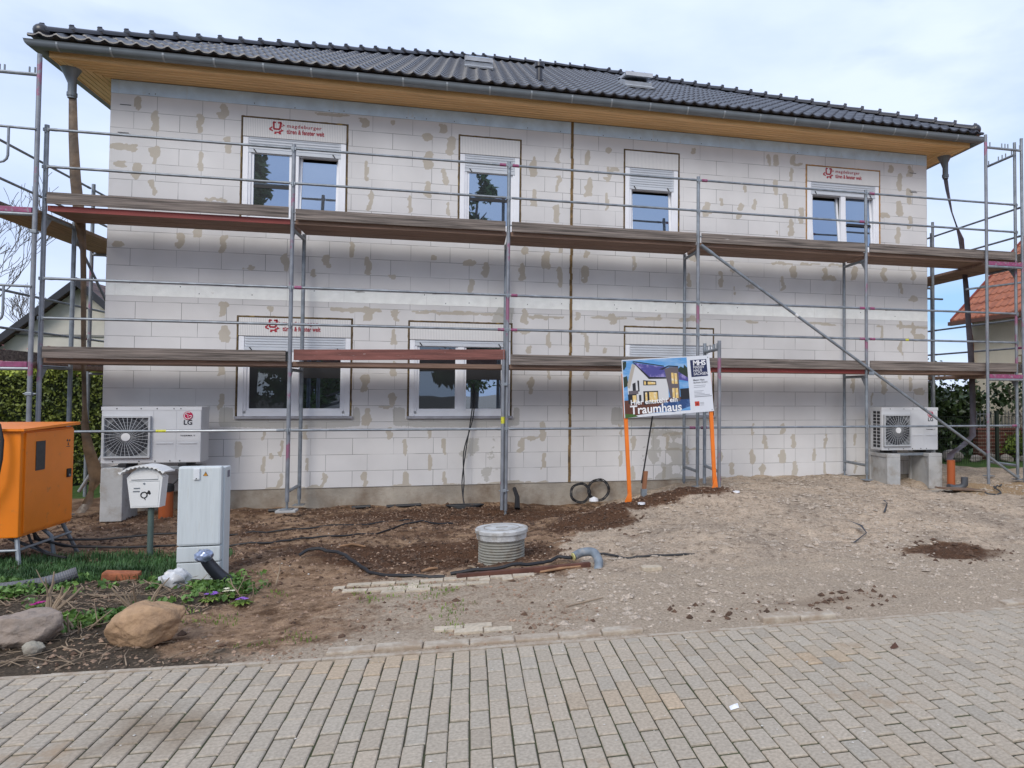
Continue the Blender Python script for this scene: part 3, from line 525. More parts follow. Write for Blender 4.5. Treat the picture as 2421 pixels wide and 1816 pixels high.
# lumps of mortar along the ceiling strip, slots and nail holes
M_mort = mat('grey_mortar', (.17, .16, .14), .95)
cr0 = None
for i in range(24):
    x = rng.uniform(.3, 13.2) if i > 12 else rng.choice([2.6, 2.9, 8.2, 8.9, 12.4, 12.7])+rng.normal(0, .2)
    if cr0 is None:
        mb = MB(); mb.tube([(-.06, -.002, 0), (-.02, -.006, .008), (.02, -.008, .012), (.06, -.004, .002)], [.004, .012, .009, .003], 6); cr0 = mb.build('mortar_lump', M_mort, house); o = cr0
    else: o = copyobj(cr0, house)
    o.location = (x, 0, 3.186+rng.normal(0, .006)); o.scale = (rng.uniform(.5, 1.6), 1, rng.uniform(.5, 1.3))
mb = MB(); mb.box(0, .14, -.005, .01, 0, .009); sl0 = mb.build('anchor_slot', M_black, house); sl0.location = (13.05, 0, 5.77)
for x, z in ((13.05, 5.43), (13.07, 5.405), (.12, 5.77), (.1, 5.36), (.12, 5.34)): copyobj(sl0, house, (x, 0, z))
mb = MB(); mb.box(0, .011, -.006, .01, 0, .014); nh0 = mb.build('nail_hole', M_black, house); nh0.location = (1.2, 0, 3.05)
for i in range(40):
    x = rng.uniform(.3, 13); copyobj(nh0, house, (x, 0, 3.01+rng.uniform(0, .15) if i % 2 else 5.943+rng.uniform(0, .02)))

# ------------------------------------------------------------------ windows
M_ribw = D.materials.new('ribbed_shutter_box'); M_ribw.use_nodes = True
def ribs(m):
    t = m.node_tree; n = t.nodes; l = t.links; p = n['Principled BSDF']; p.inputs['Roughness'].default_value = .9
    co = n.new('ShaderNodeTexCoord'); s = n.new('ShaderNodeSeparateXYZ'); l.new(co.outputs['Object'], s.inputs[0])
    ml = n.new('ShaderNodeMath'); ml.operation = 'MULTIPLY'; ml.inputs[1].default_value = 2*math.pi/.024; l.new(s.outputs[0], ml.inputs[0])
    sn = n.new('ShaderNodeMath'); sn.operation = 'SINE'; l.new(ml.outputs[0], sn.inputs[0])
    nz = n.new('ShaderNodeTexNoise'); nz.inputs['Scale'].default_value = 14; nz.inputs['Detail'].default_value = 5; l.new(co.outputs['Object'], nz.inputs['Vector'])
    mu = n.new('ShaderNodeMath'); mu.operation = 'MULTIPLY'; l.new(sn.outputs[0], mu.inputs[0]); l.new(nz.outputs[0], mu.inputs[1])
    r = n.new('ShaderNodeMapRange'); r.inputs[1].default_value = -.5; r.inputs[2].default_value = .5; l.new(mu.outputs[0], r.inputs[0])
    c = n.new('ShaderNodeValToRGB'); c.color_ramp.elements[0].color = (.57, .565, .56, 1); c.color_ramp.elements[1].color = (.72, .71, .69, 1); c.color_ramp.elements[0].position = .1; c.color_ramp.elements[1].position = .55; l.new(r.outputs[0], c.inputs[0]); l.new(c.outputs[0], p.inputs['Base Color'])
ribs(M_ribw)
M_pull = glassmat('dull_glass', .13, (.7, .85, 1), (.014, .016, .018))
def emblem(mb, cx, cz, s, M=Matrix(), mi=0):
    # four thick hooked strokes around a square: red firm mark
    def poly(l): mb.prism([(cx+x*s, cz+z*s) for x, z in l], -.0012, 0, mi, M)
    poly([(-.32, -.1), (-.2, -.15), (-.22, .5), (-.36, .42)]); poly([(.1, -.15), (.26, -.05), (.36, .45), (.2, .5)])
    poly([(-.2, -.02), (.16, -.02), (.2, -.16), (-.26, -.16)]); poly([(-.36, .42), (-.1, .4), (-.12, .52), (-.3, .55)]); poly([(.05, .38), (.34, .42), (.3, .55), (.02, .5)])
    poly([(-.62, -.05), (-.38, .12), (-.38, -.02), (-.5, -.1), (-.3, -.22), (-.34, -.3), (-.6, -.2)])
    poly([(.3, .12), (.58, .26), (.36, .38), (.42, .28), (.46, .24), (.34, .2)]); poly([(.26, -.05), (.5, -.18), (.3, -.3), (.1, -.3), (.14, -.22), (.3, -.16)])
    poly([(-.2, -.3), (.26, -.3), (.3, -.5), (.12, -.5), (.1, -.4), (-.06, -.4), (-.08, -.5), (-.24, -.5)])
def lettering(parent, x, z, s, top, bottom):
    mb = MB(); emblem(mb, x, z, s*1.05, Matrix.Translation((0, -.0145, 0))); mb.build('emblem', M_redprint, parent); mb = MB()
    text_mb(mb, top, Matrix.Translation((x+s*.75, -.0145, z+.12*s)), s*.44, .012, 1.05, sp=1.15)
    text_mb(mb, bottom, Matrix.Translation((x+s*.75, -.0145, z-.42*s)), s*.56, .028, .64, sp=1.02)
    return mb.build('lettering', M_redprint, parent)
FR = .045
def window(x0, x1, zt, zb, zs_, zbot, kind):
    w0 = MB()
    fx0, fx1 = x0+.03, x1-.03; yy = .028
    top = zb-.008
    # outer frame with guide rails
    for a_, b_ in ((fx0, fx0+.075), (fx1-.075, fx1)):
        w0.bbox(a_, b_, -.002, .08, zbot+.02, top, .004)
        gx = a_+.075 if a_ == fx0 else b_-.075-.035
        w0.box(gx, gx+.035, .012, .08, zbot+.06, top)
        w0.box(gx+.012, gx+.02, .008, .014, zbot+.06, top)
    w0.bbox(fx0+.07, fx1-.07, .012, .08, zbot+.02, zbot+.10, .004); w0.box(fx0+.07, fx1-.07, .03, .08, zs_-.01, zs_+.06)
    ix0, ix1 = fx0+.11, fx1-.11
    panes = []; zlo = zbot+.10
    if kind in 'AEFDG':
        xm = (ix0+ix1)/2
        w0.bbox(xm-.05, xm+.05, .012, .08, zlo, zs_+.02, .004)
        panes = [(ix0, xm-.05), (xm+.05, ix1)]
    else: panes = [(ix0, ix1)]
    wo = w0.build('window', M_white, house, label={'A': 'upper window with red lettering and half tilted right sash', 'B': 'narrow upper window reflecting a tree', 'C': 'narrow upper window with the shutter a third down', 'D': 'upper right window with a tilted left sash and orange foam seal', 'E': 'ground floor window with red lettering', 'F': 'ground floor window with cables hanging out', 'G': 'ground floor window with the shutter closed'}[kind])
    for i, (a_, b_) in enumerate(panes):
        tilt = {('A', 1): 4.5, ('C', 0): 5, ('D', 0): 6, ('D', 1): 4.0}.get((kind, i), .4)
        fl = .035; hz0 = zlo; hz1 = zs_+.02; H_ = hz1-hz0
        if kind == 'G': H_ = 1.0
        M = Matrix.Translation((0, .052, hz0)) @ Matrix.Rotation(R(-tilt if tilt > 1 else 0), 4, 'X')
        sb = MB()
        for q in ((a_, a_+fl, 0, H_), (b_-fl, b_, 0, H_), (a_+fl, b_-fl, 0, fl), (a_+fl, b_-fl, H_-fl*.6, H_)):
            sb.box(q[0], q[1], -.02, .02, q[2], q[3], M=M)
        so = sb.build('sash', [M_white], wo)
        pb = MB(); pm = M_pull if kind in 'EF' and i == 0 else M_pane
        pt = H_-fl*.5
        if tilt > 1: pt = H_*{'A': .93, 'C': .93, 'D': .93 if i == 0 else 1}[kind]-fl*.4
        pb.box(a_+fl, b_-fl, -.004, .004, fl, pt, M=M)
        pb.build('pane', [pm], wo)
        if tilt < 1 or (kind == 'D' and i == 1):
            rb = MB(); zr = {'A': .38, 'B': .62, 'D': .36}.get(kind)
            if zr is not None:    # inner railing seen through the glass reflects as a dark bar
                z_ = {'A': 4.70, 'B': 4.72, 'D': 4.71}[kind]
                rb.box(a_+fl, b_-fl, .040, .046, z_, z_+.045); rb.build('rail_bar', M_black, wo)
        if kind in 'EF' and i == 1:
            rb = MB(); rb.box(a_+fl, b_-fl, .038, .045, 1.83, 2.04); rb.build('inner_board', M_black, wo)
    # shutter slats
    sh = MB(); z = zs_
    sh.bbox(fx0+.075, fx1-.075, .0, .014, z, z+.05, .003); z += .05
    while z < zb+.02:
        sh.add([(fx0+.08, .012, z), (fx1-.08, .012, z), (fx1-.08, .003, z+.012), (fx0+.08, .003, z+.012), (fx0+.08, .004, z+.034), (fx1-.08, .004, z+.034), (fx0+.08, .014, z+.04), (fx1-.08, .014, z+.04)], [(0, 1, 2, 3), (3, 2, 5, 4), (4, 5, 7, 6)]); z += .04
    if kind != 'G':
        for xx in (fx0+.17, fx1-.17): sh.tube([(xx-.02, -.012, zs_+.05), (xx+.015, .0, zs_+.0)], .008, 6, mi=1)
    sh.build('roller_shutter', [M_shut, M_black], wo, fix=False)
    bx = MB(); bx.bbox(x0+.028, x1-.028, -.012, .25, zb, zt-.028, .004)
    bo = bx.build('shutter_box', M_ribw, wo)
    if kind in 'AE': lettering(wo, x0+.5, zb+.155, .175, 'magdeburger', 'türen & fenster welt')
    if kind == 'D': lettering(wo, x0+.45, zb+.165, .175, 'magdeburger', 'türen & fenster welt')
    fb = MB(); fo = .03
    zz = zbot
    N_ = 24
    def seam(p, q):
        p = Vector(p); q = Vector(q); n_ = max(4, int((q-p).length/.06)); 
        pts = [p.lerp(q, i/n_)+Vector((rng.normal(0, .0015), -.001, rng.normal(0, .0015))) for i in range(n_+1)]
        fb.tube(pts, [.0135+rng.normal(0, .002) for _ in pts], 6)
    seam((x0+.012, .004, zz), (x0+.012, .004, zt-.012)); seam((x0+.012, .004, zt-.012), (x1-.012, .004, zt-.012)); seam((x1-.012, .004, zt-.012), (x1-.012, .004, zz))
    fb.build('foam_seal', M_foamo if kind == 'D' else M_foam, wo, smooth=True)
    if kind in 'EFG':
        sb = MB(); sb.bbox(x0-.0, x1+.02, -.045, .08, zbot-.02, zbot+.018, .003); sb.build('window_sill', mat('sill_aluminium', (.33, .33, .36), .5, .3, var=.2), wo)
    return wo
for w_ in WIN: window(*w_)

# ------------------------------------------------------------------ eaves, gutter, roof
M_soff = mat('spruce_boards', (.80, .50, .23), .65, var=.2, scale=2.5, stretch=(.5, 9, 9), bump=.1, bscale=10, dirt=(.66, .37, .14), dscale=1.6, dlo=.5, dhi=.8)
M_soffd = mat('spruce_boards_side_lit', (.85, .58, .29), .65, var=.2, scale=2.5, stretch=(9, .5, 9), bump=.1, bscale=10, dirt=(.66, .37, .14), dscale=1.6, dlo=.5, dhi=.8)  # same spruce, painted lighter for how light strikes the side boards
def ring(prof, ox=0, oy=0):
    """profile points (d outward, z) swept round left, front and right eaves with mitred corners; returns verts, faces"""
    vs = []; k = len(prof)
    for c in range(4):
        for d, z in prof:
            dx, dy = d-.095 if d > 0 else d, d
            if d <= 0: dx = d
            vs.append([(-dx, HD+.5, z), (-dx, -dy, z), (HL+dx, -dy, z), (HL+dx, HD+.5, z)][c])
    fs = [(c*k+i, (c+1)*k+i, (c+1)*k+(i+1) % k, c*k+(i+1) % k) for c in range(3) for i in range(k)]
    return vs, fs
mb = MB()
nb_ = 6; wb = .56/nb_
for i in range(nb_):
    d0 = i*wb+.002+(.0 if i else .012); d1 = (i+1)*wb-.010
    if i == 0: d0 = .012
    q = lambda d: d*(.465/.56)
    for side in range(3):
        A = [(-q(d0), HD, 0), (-q(d0), -d0, 0), (HL+q(d0), -d0, 0), (HL+q(d0), HD, 0)]; B = [(-q(d1), HD, 0), (-q(d1), -d1, 0), (HL+q(d1), -d1, 0), (HL+q(d1), HD, 0)]
        a0, a1, b0, b1 = A[side], A[side+1], B[side], B[side+1]
        lo = 6.136; hi = 6.155
        mb.add([(p[0], p[1], lo) for p in (a0, a1, b1, b0)]+[(p[0], p[1], hi) for p in (a0, a1, b1, b0)], [(0, 1, 2, 3), (4, 5, 6, 7), (0, 4, 5, 1), (3, 2, 6, 7)], 0 if side == 1 else 1)
mb.build('soffit', [M_soff, M_soffd], house, fix=False)
mb = MB(); vs, fs = ring([(.0, 6.157), (.555, 6.157), (.555, 6.17), (0, 6.17)]); mb.add(vs, fs); mb.build('soffit_gap_shade', M_black, house, fix=False)  # black sheet paints shade into the gaps between the boards
mb = MB(); vs, fs = ring([(.56, 6.132), (.563, 6.30), (.585, 6.30), (.582, 6.132)]); mb.add(vs, fs)
mb.build('fascia', M_soff, house, fix=False)
M_gut = mat('grey_zinc', (.19, .215, .235), .5, .4, var=.12, scale=4)
cyg, czg, rg = .695, 6.262, .088
prof = [(cyg+rg*1.0*math.cos(a_), czg+rg*math.sin(a_)) for a_ in np.linspace(math.pi, 2*math.pi, 13)]
prof = prof+[(cyg+rg+.006, czg+.008), (cyg+rg-.004, czg+.010)]
inner = [(cyg+(rg-.006)*math.cos(a_), czg+(rg-.006)*math.sin(a_)) for a_ in np.linspace(2*math.pi, math.pi, 13)]
mb = MB(); vs, fs = ring(prof+inner); mb.add(vs, fs); mb.build('gutter', M_gut, house, smooth=True, fix=True)
M_brk = mat('zinc_bracket', (.34, .37, .39), .45, .4)
for i in range(24):
    x = -.15+.628*i-.16
    if x > 13.9: break
    mb = MB(); pts = [(x, -(cyg+(rg+.004)*math.cos(a_)), czg+(rg+.004)*math.sin(a_)) for a_ in np.linspace(math.pi, 2*math.pi, 11)]
    for j in range(10):
        a1, b1 = pts[j], pts[j+1]; mb.add([(a1[0]-.012, a1[1], a1[2]), (a1[0]+.012, a1[1], a1[2]), (b1[0]+.012, b1[1], b1[2]), (b1[0]-.012, b1[1], b1[2])], [(0, 1, 2, 3)])
    mb.build('gutter_bracket', M_brk, house, fix=False)
# roof
tf = .513; ZE = 6.345; YE = -.76
RX0, RX1, RY, RZ = 5.55, 8.06, 5.35, 0
RZ = ZE+(RY-YE)*tf; XL, XR = -.66, HL+.66
M_tile = mat('anthracite_roof_tile', (.016, .015, .021), .38, var=.25, scale=12, bump=.05, bscale=90, spec=.6, coat=.15)
rows = 20; sl = (RY-YE); dr = .30; dxp = .0256
def wave(u):   # S-shaped pantile section, u in tile widths
    f = u % 1
    return .028*(math.exp(-((f-.25)/.15)**2))+.007*math.cos(2*math.pi*(f-.25))-.012
V = []; F = []; nrow = int(sl/(dr))+1
for r_ in range(nrow):
    ya = YE+r_*dr; yb = min(ya+dr+.02, RY)
    if ya >= RY: break
    fa = (ya-YE)/sl; fb_ = (yb-YE)/sl
    la, ra = XL+(RX0-XL)*fa, XR+(RX1-XR)*fa; lb, rb_ = XL+(RX0-XL)*fb_, XR+(RX1-XR)*fb_
    n_ = int((XR-XL)/dxp)
    pr = None
    for i in range(n_+1):
        x = XL+i*dxp
        if x < la-.3 or x > ra+.3: pr = None; continue
        xa = min(max(x, la), ra); xb = min(max(x, lb), rb_)
        w_ = wave(x/.19)
        za = ZE+(ya-YE)*tf+w_; zb_ = ZE+(yb-YE)*tf+w_
        b = len(V); V += [(xa, ya+.014, za-.014), (xa, ya, za+.004), (xa, ya+.004, za+.024), (xa, ya+.018, za+.036), (xb, yb, zb_+.004)]
        if pr is not None: F += [(pr+q_, b+q_, b+q_+1, pr+q_+1) for q_ in range(4)]
        pr = b
# the three other slopes
b = len(V); HB = HD+.79
V += [(XL, YE, ZE), (XR, YE, ZE), (XR, HB, ZE), (XL, HB, ZE), (RX0, RY+.02, RZ), (RX1, RY+.02, RZ)]
F += [(b, b+4, b+3), (b+1, b+2, b+5), (b+2, b+3, b+4, b+5), (b, b+1, b+2, b+3)]
orf = npmesh('roof', V, F, M_tile, house)
orf.data.polygons.foreach_set('use_smooth', [True]*len(orf.data.polygons)); orf.data.set_sharp_from_angle(angle=R(35))
# ridge and hip caps
def cap_mesh():
    mb = MB(); L_ = .36; n_ = 9; rings = [(0, .105), (.035, .105), (.04, .088), (L_+.02, .078)]
    vs = []
    for (t_, r_) in rings:
        for j in range(n_):
            a_ = math.pi*j/(n_-1); vs.append((t_, math.cos(a_)*r_, math.sin(a_)*r_*.95-.02))
    fs = [(i*n_+j, i*n_+j+1, (i+1)*n_+j+1, (i+1)*n_+j) for i in range(3) for j in range(n_-1)]+[tuple(range(n_)), tuple(3*n_+j for j in range(n_-1, -1, -1))]
    mb.add(vs, fs); mb.box(.0, .05, -.02, .02, .075, .10); return mb.build('ridge_tile', M_tile, house, smooth=True)
cap = cap_mesh(); first = True
def caps(p, q):
    global first
    p = Vector(p); q = Vector(q); d = (q-p); n_ = int(d.length/.345); d.normalize(); s = (q-p).length/n_
    zx = d; yx = Vector((0, 0, 1)).cross(d).normalized(); up = zx.cross(yx)
    for i in range(n_):
        o = cap if first else copyobj(cap, house); first = False
        c = p+d*s*i
        o.matrix_local = Matrix(((zx.x, yx.x, up.x, c.x), (zx.y, yx.y, up.y, c.y), (zx.z, yx.z, up.z, c.z), (0, 0, 0, 1))) @ Matrix.Rotation(R(1.6), 4, 'Y')
caps((XL+.12, YE+.1, ZE+.10), (RX0, RY, RZ+.06)); caps((RX0, RY, RZ+.06), (RX1, RY, RZ+.06)); caps((XR-.12, YE+.1, ZE+.10), (RX1, RY, RZ+.06))
# rounded hip starters
for xx in (XL+.12, XR-.12):
    mb = MB(); bm = bmesh.new(); bmesh.ops.create_uvsphere(bm, u_segments=14, v_segments=8, radius=.1)
    mb.add([Vector((xx+v.co.x, YE+.1+v.co.y, ZE+.09+v.co.z)) for v in bm.verts], [[v.index for v in f.verts] for f in bm.faces]); bm.free()
    mb.build('hip_end_cap', M_tile, house, smooth=True)
def slope(x, y, n=0): return Vector((x, y, ZE+(y-YE)*tf+n))
# skylights (one shut, one tipped open) and a vent
M_win = mat('skylight_frame', (.45, .47, .5), .4, .3)
def skylight(x, y, wd, ht, open_):
    S_ = Matrix.Translation(slope(x, y, .03)) @ Matrix.Rotation(math.atan(tf), 4, 'X')
    mb = MB(); mb.box(-.0, wd, -.25, 0, .0, .03, M=S_)
    for q in ((0, .06, 0, ht), (wd-.06, wd, 0, ht), (.06, wd-.06, 0, .08), (.06, wd-.06, ht-.08, ht)): mb.box(q[0], q[1], q[2], q[3], 0, .09, M=S_)
    so = mb.build('skylight', M_win, house)
    mb = MB(); T_ = S_ @ Matrix.Translation((0, ht/2, .1)) @ Matrix.Rotation(R(-open_), 4, 'X')
    mb.bbox(.0, wd, -ht/2, ht/2, 0, .055, .01, M=T_); mb.box(.0, wd, -ht/2-.02, -ht/2+.05, .0, .07, 0, T_)
    mb.build('skylight_sash', mat('light_flashing', (.62, .64, .68), .35, .2), so)
    mb = MB(); mb.box(.07, wd-.07, -ht/2+.07, ht/2-.07, .057, .062, M=T_); mb.build('skylight_pane', M_pane, so)
skylight(4.93, 1.9, .52, .75, 1); skylight(7.86, 1.25, .52, .75, 13)
mb = MB(); v0 = slope(6.22, .72)
mb.tube([v0+Vector((0, 0, -.02)), v0+Vector((0, 0, .2))], .055, 14); mb.tube([v0+Vector((0, 0, .2)), v0+Vector((0, 0, .22)), v0+Vector((0, 0, .29)), v0+Vector((0, 0, .31))], [.06, .085, .085, .05], 14)
mb.build('roof_vent', M_tile, house, smooth=True)
# downpipe funnels with temporary film hoses
M_film = mat('brown_film_hose', (.13, .085, .05), .35, var=.5, scale=7, bump=.3, bscale=12)
M_filmd = mat('dark_film_hose', (.045, .035, .04), .35, var=.4, scale=7, bump=.3, bscale=12)
def ribbon(name, pts, ws, m, parent, th=.015):
    mb = MB(); vs = []
    for i, (p, (wd, an)) in enumerate(zip(pts, ws)):
        p = Vector(p); dx = math.cos(R(an)); dy = math.sin(R(an))
        for (a_, b_) in ((-wd/2, 0), (0, -th), (wd/2, 0), (0, th)): vs.append((p.x+a_*dx-b_*dy, p.y+a_*dy+b_*dx, p.z))
    k = len(pts); fs = [(i*4+j, i*4+(j+1) % 4, (i+1)*4+(j+1) % 4, (i+1)*4+j) for i in range(k-1) for j in range(4)]+[(0, 1, 2, 3), (4*k-1, 4*k-2, 4*k-3, 4*k-4)]
    mb.add(vs, fs); return mb.build(name, m, parent, smooth=True)
for sx_, x0, m_ in ((0, -.40, M_film), (1, 13.80, M_filmd)):
    mb = MB(); yy = -.22 if sx_ == 0 else .0
    mb.tube([(x0, yy, 6.17), (x0, yy, 6.02), (x0+.02, yy, 5.93), (x0+.02, yy, 5.72)], [.14, .07, .052, .052], 14); mb.tube([(x0+.02, yy, 5.80), (x0+.02, yy, 5.75)], .062, 14)
    po = mb.build('downpipe_outlet', M_gut, house, smooth=True)
    if sx_ == 0:
        P = [(-.37, -.22, 5.74), (-.35, -.22, 5.2), (-.31, -.22, 4.6), (-.24, -.22, 4.0), (-.19, -.22, 3.6), (-.17, -.22, 3.0), (-.15, -.22, 2.2), (-.12, -.22, 1.4), (-.1, -.22, 1.05), (-.06, -.2, .8), (.0, -.18, .55), (.03, -.18, .38), (-.02, -.2, .22), (-.05, -.22, .05), (-.1, -.3, -.06)]
        W_ = [(.10, 0), (.11, 10), (.13, 10), (.13, 25), (.085, 60), (.085, 65), (.08, 70), (.075, 70), (.10, 40), (.13, 20), (.17, 0), (.17, 0), (.08, 60), (.13, 10), (.12, 0)]
    else:
        P = [(13.82, 0, 5.74), (13.86, 0, 5.5), (13.95, 0, 5.1), (14.05, 0, 4.85), (14.15, 0, 4.6), (14.2, 0, 4.2), (14.26, 0, 3.6), (14.3, 0, 3.0), (14.33, -.02, 2.4), (14.33, -.05, 1.9), (14.3, -.1, 1.5), (14.22, -.2, 1.15), (14.05, -.4, .88), (13.6, -.7, .72), (13.15, -1.0, .62), (13.05, -1.08, .5)]
        W_ = [(.10, 0), (.1, 10), (.09, 30), (.07, 70), (.13, 0), (.12, 10), (.13, 0), (.13, 0), (.14, 0), (.14, 0), (.13, 0), (.13, 0), (.12, -20), (.12, -30), (.13, -20), (.11, 0)]
    ribbon('film_hose', P, W_, m_, po)
print('p3')
# ------------------------------------------------------------------ scaffolding
BAY, SX0, YO, YI = 2.973, -.312, -.93, -.20
PX = [SX0+BAY*k for k in range(6)]
def pole(parent, x, y, z0, z1, m=None, r=.0272, name='standard', lean=(0, 0)):
    mb = MB(); mb.tube([(x+lean[0], y+lean[1], z0), (x, y, z1)], r, 12)
    return mb.build(name, m or M_galv, parent, smooth=True)
def rail(parent, p, q, m=None, r=.018, name='guard_rail', ends=True):
    mb = MB(); p = Vector(p); q = Vector(q); d = (q-p); L_ = d.length; d.normalize()
    mb.tube([p+d*.02, p+d*.09, p+d*.13, q-d*.13, q-d*.09, q-d*.02], [.0165*.6+.008, .021, r, r, .021, .018], 10)
    o = mb.build(name, m or M_galv, parent, smooth=True)
    if ends:
        for c, s in ((p, 1), (q, -1)):
            if rng.random() < .35:
                e = MB(); e.tube([c+d*s*.03, c+d*s*.12], r+.0055, 10); e.build('rail_end', M_pink, o, smooth=True)
    return o
def board(parent, name, p, q, h, th, m, up=0.0):
    """plank on edge from p to q (bottom edge), height h"""
    mb = MB(); p = Vector(p); q = Vector(q); d = q-p; L_ = d.length; a_ = math.atan2(d.y, d.x); el_ = math.asin(d.z/L_)
    M = Matrix.Translation(p) @ Matrix.Rotation(a_, 4, 'Z') @ Matrix.Rotation(-el_, 4, 'Y')
    mb.bbox(0, L_, -th/2, th/2, 0, h, .004, M=M); return mb.build(name, m, parent)
def deckplank(parent, x0, x1, y0, y1, z, m, th=.055, name='deck_plank', edge=None):
    mb = MB(); mb.bbox(x0, x1, y0, y1, z-th, z, .006)
    o = mb.build(name, m, parent)
    if edge:
        mb = MB(); mb.box(x0+.002, x1-.002, y0-.008, y0-.001, z-th-.004, z+.0); mb.build('deck_edge', edge, o)
    return o
def transom(parent, x, y0, y1, z, m=None, name='transom', x2=None):
    mb = MB(); xx = x if x2 is None else x2; mb.tube([(x, y0, z), (xx, y1, z)], .024, 8); return mb.build(name, m or M_galv, parent, smooth=True)
def pins(parent, p, q, ts):
    p = Vector(p); q = Vector(q)
    for t_ in ts:
        c = p.lerp(q, t_); mb = MB(); mb.tube([c, c+Vector((0, 0, .075))], .0105, 8); mb.build('pin', M_galv, parent, smooth=True)
def base(parent, x, y, z0, spindle=.15, pad=True):
    mb = MB(); mb.tube([(x, y, z0+.005), (x, y, z0+spindle)], .017, 10); mb.build('spindle', M_galv, parent, smooth=True)
    mb = MB(); mb.bbox(x-.075, x+.075, y-.075, y+.075, z0-.004, z0+.008, .002); mb.build('base_plate', M_galv, parent)
    if pad:
        mb = MB(); mb.bbox(x-.13, x+.13, y-.1, y+.1, z0-.04, z0-.005, .01); mb.build('footing_board', M_concl, parent)
def clampobj(parent, x, y, z):
    mb = MB(); mb.bbox(x-.036, x+.036, y-.034, y+.034, z-.022, z+.022, .006); mb.tube([(x-.07, y, z), (x+.07, y, z)], .008, 6); mb.build('coupler', M_galv, parent)
def sticker(parent, x, y, z, m, h=.06, r=.0255):
    mb = MB(); mb.tube([(x, y, z), (x, y, z+h)], r, 12); mb.build('sticker', m, parent, smooth=True)
M_yel = mat('yellow_sticker', (.62, .60, .04), .5, var=.1, scale=30, dirt=(.1, .1, .02), dscale=60, dlo=.58, dhi=.62)
M_whs = mat('white_sticker', (.68, .68, .68), .5, var=.1)

sf = empty('scaffold', (0, 0, 0), 'two level galvanised steel scaffold with grey toe boards along the whole front wall', 'scaffold')
foot = [-.12, .0, -.22, .16, .2, .14]; ifoot = [-.1, -.05, -.2, .07, .19, .12]
for k in range(6):
    top = 5.09 if k < 5 else 6.16
    m_ = M_galvp if k in (0, 1, 2) else M_galv
    pole(sf, PX[k], YO, foot[k]+.1, 2.02, m_); pole(sf, PX[k], YO, 2.02, 4.02, M_galvp); pole(sf, PX[k], YO, 4.02, top, M_galvp if k == 1 else M_galv)
    base(sf, PX[k], YO, foot[k]-.0, pad=k in (1, 2))
    itop = 3.98 if k < 5 else 6.36
    pole(sf, PX[k], YI, ifoot[k]+.08, itop, M_galv); base(sf, PX[k], YI, ifoot[k], pad=False)
    for z in (1.93, 3.90): transom(sf, PX[k], YO, YI, z)
    transom(sf, PX[k], YO, YI, foot[k]+.24)
    # gusset of the frame head
    for z in (1.93, 3.90):
        mb = MB(); mb.add([(PX[k]-.003, YO+.02, z-.02), (PX[k]-.003, YO+.17, z-.02), (PX[k]-.003, YO+.02, z-.2), (PX[k]+.003, YO+.02, z-.02), (PX[k]+.003, YO+.17, z-.02), (PX[k]+.003, YO+.02, z-.2)], [(0, 1, 2), (3, 5, 4), (0, 3, 4, 1), (1, 4, 5, 2), (2, 5, 3, 0)]); mb.build('gusset', M_galv, sf)
yr = YO-.028
for k in range(5):
    a_, b_ = PX[k]+.02, PX[k+1]-.02
    for z in (5.025, 4.535, 3.075, 2.56, 1.09):
        rail(sf, (a_, yr, z), (b_, yr, z))
    # upper level: toe board and deck
    um = M_toe
    o = board(sf, 'toe_board', (PX[k]+.045, yr-.012, 4.05 if k == 0 else 4.025), (PX[k+1]-.045, yr-.012, 4.045 if k == 0 else 4.025), .15, .03, um)
    e = MB(); e.tube([(PX[k]+.02, yr-.012, 4.12), (PX[k]+.05, yr-.012, 4.12)], .012, 6); e.build('toe_board_fitting', M_galv, o)
    for j in range(2):
        deckplank(sf, PX[k]+.03, PX[k+1]-.03, YO+.01+j*.345, YO+.01+j*.345+.338, 4.035, M_deckw, .07, edge=(M_red if k == 0 else None) if j == 0 else None)
        deckplank(sf, PX[k]+.03, PX[k+1]-.03, YO+.01+j*.345, YO+.01+j*.345+.338, 2.045, M_deckw, .065, edge=(M_red if k in (3,) else None) if j == 0 else None)
    lz = (2.055, 2.055)
    if k == 1: board(sf, 'toe_board', (PX[1]+.06, yr-.012, 2.06), (PX[2]-.03, yr-.012, 2.115), .15, .03, M_redtoe, ).__setitem__('label', 'dark red toe board set slightly askew')
    else: board(sf, 'toe_board', (PX[k]+.045, yr-.012, 2.045), (PX[k+1]-.045, yr-.012, 2.042), .15, .03, M_toe)
wh = None
for k in range(6):
    for z in (5.025, 4.535, 3.075, 2.56, 1.09):
        if wh is None:
            mb = MB(); mb.bbox(-.034, .034, -.042, -.012, -.022, .022, .005); mb.bbox(-.008, .008, -.055, -.03, -.05, .03, .003); wh = mb.build('wedge_head', M_galv, sf); o = wh
        else: o = copyobj(wh, sf)
        o.location = (PX[k], YO+.012, z)
# long diagonal brace across two bays
mb = MB(); A_ = Vector((PX[3]+.03, yr-.03, 3.98)); B_ = Vector((PX[5]-.05, yr-.03, .17)); mb.tube([A_, A_+(B_-A_)*.03, A_+(B_-A_)*.04, B_], [.03, .03, .024, .024], 12)
ob = mb.build('diagonal_brace', M_galv, sf, smooth=True); clampobj(sf, PX[5]-.05, yr, .2)
mb = MB(); c = A_.lerp(B_, .275); d = (B_-A_).normalized(); mb.tube([c, c+d*.06], .0265, 12); mb.build('brace_sticker', M_whs, ob, smooth=True)
mb = MB(); mb.bbox(PX[4]+.0, PX[4]+.1, yr-.06, yr-.035, 1.95, 2.01, .01); mb.build('brace_coupler', M_galv, ob)
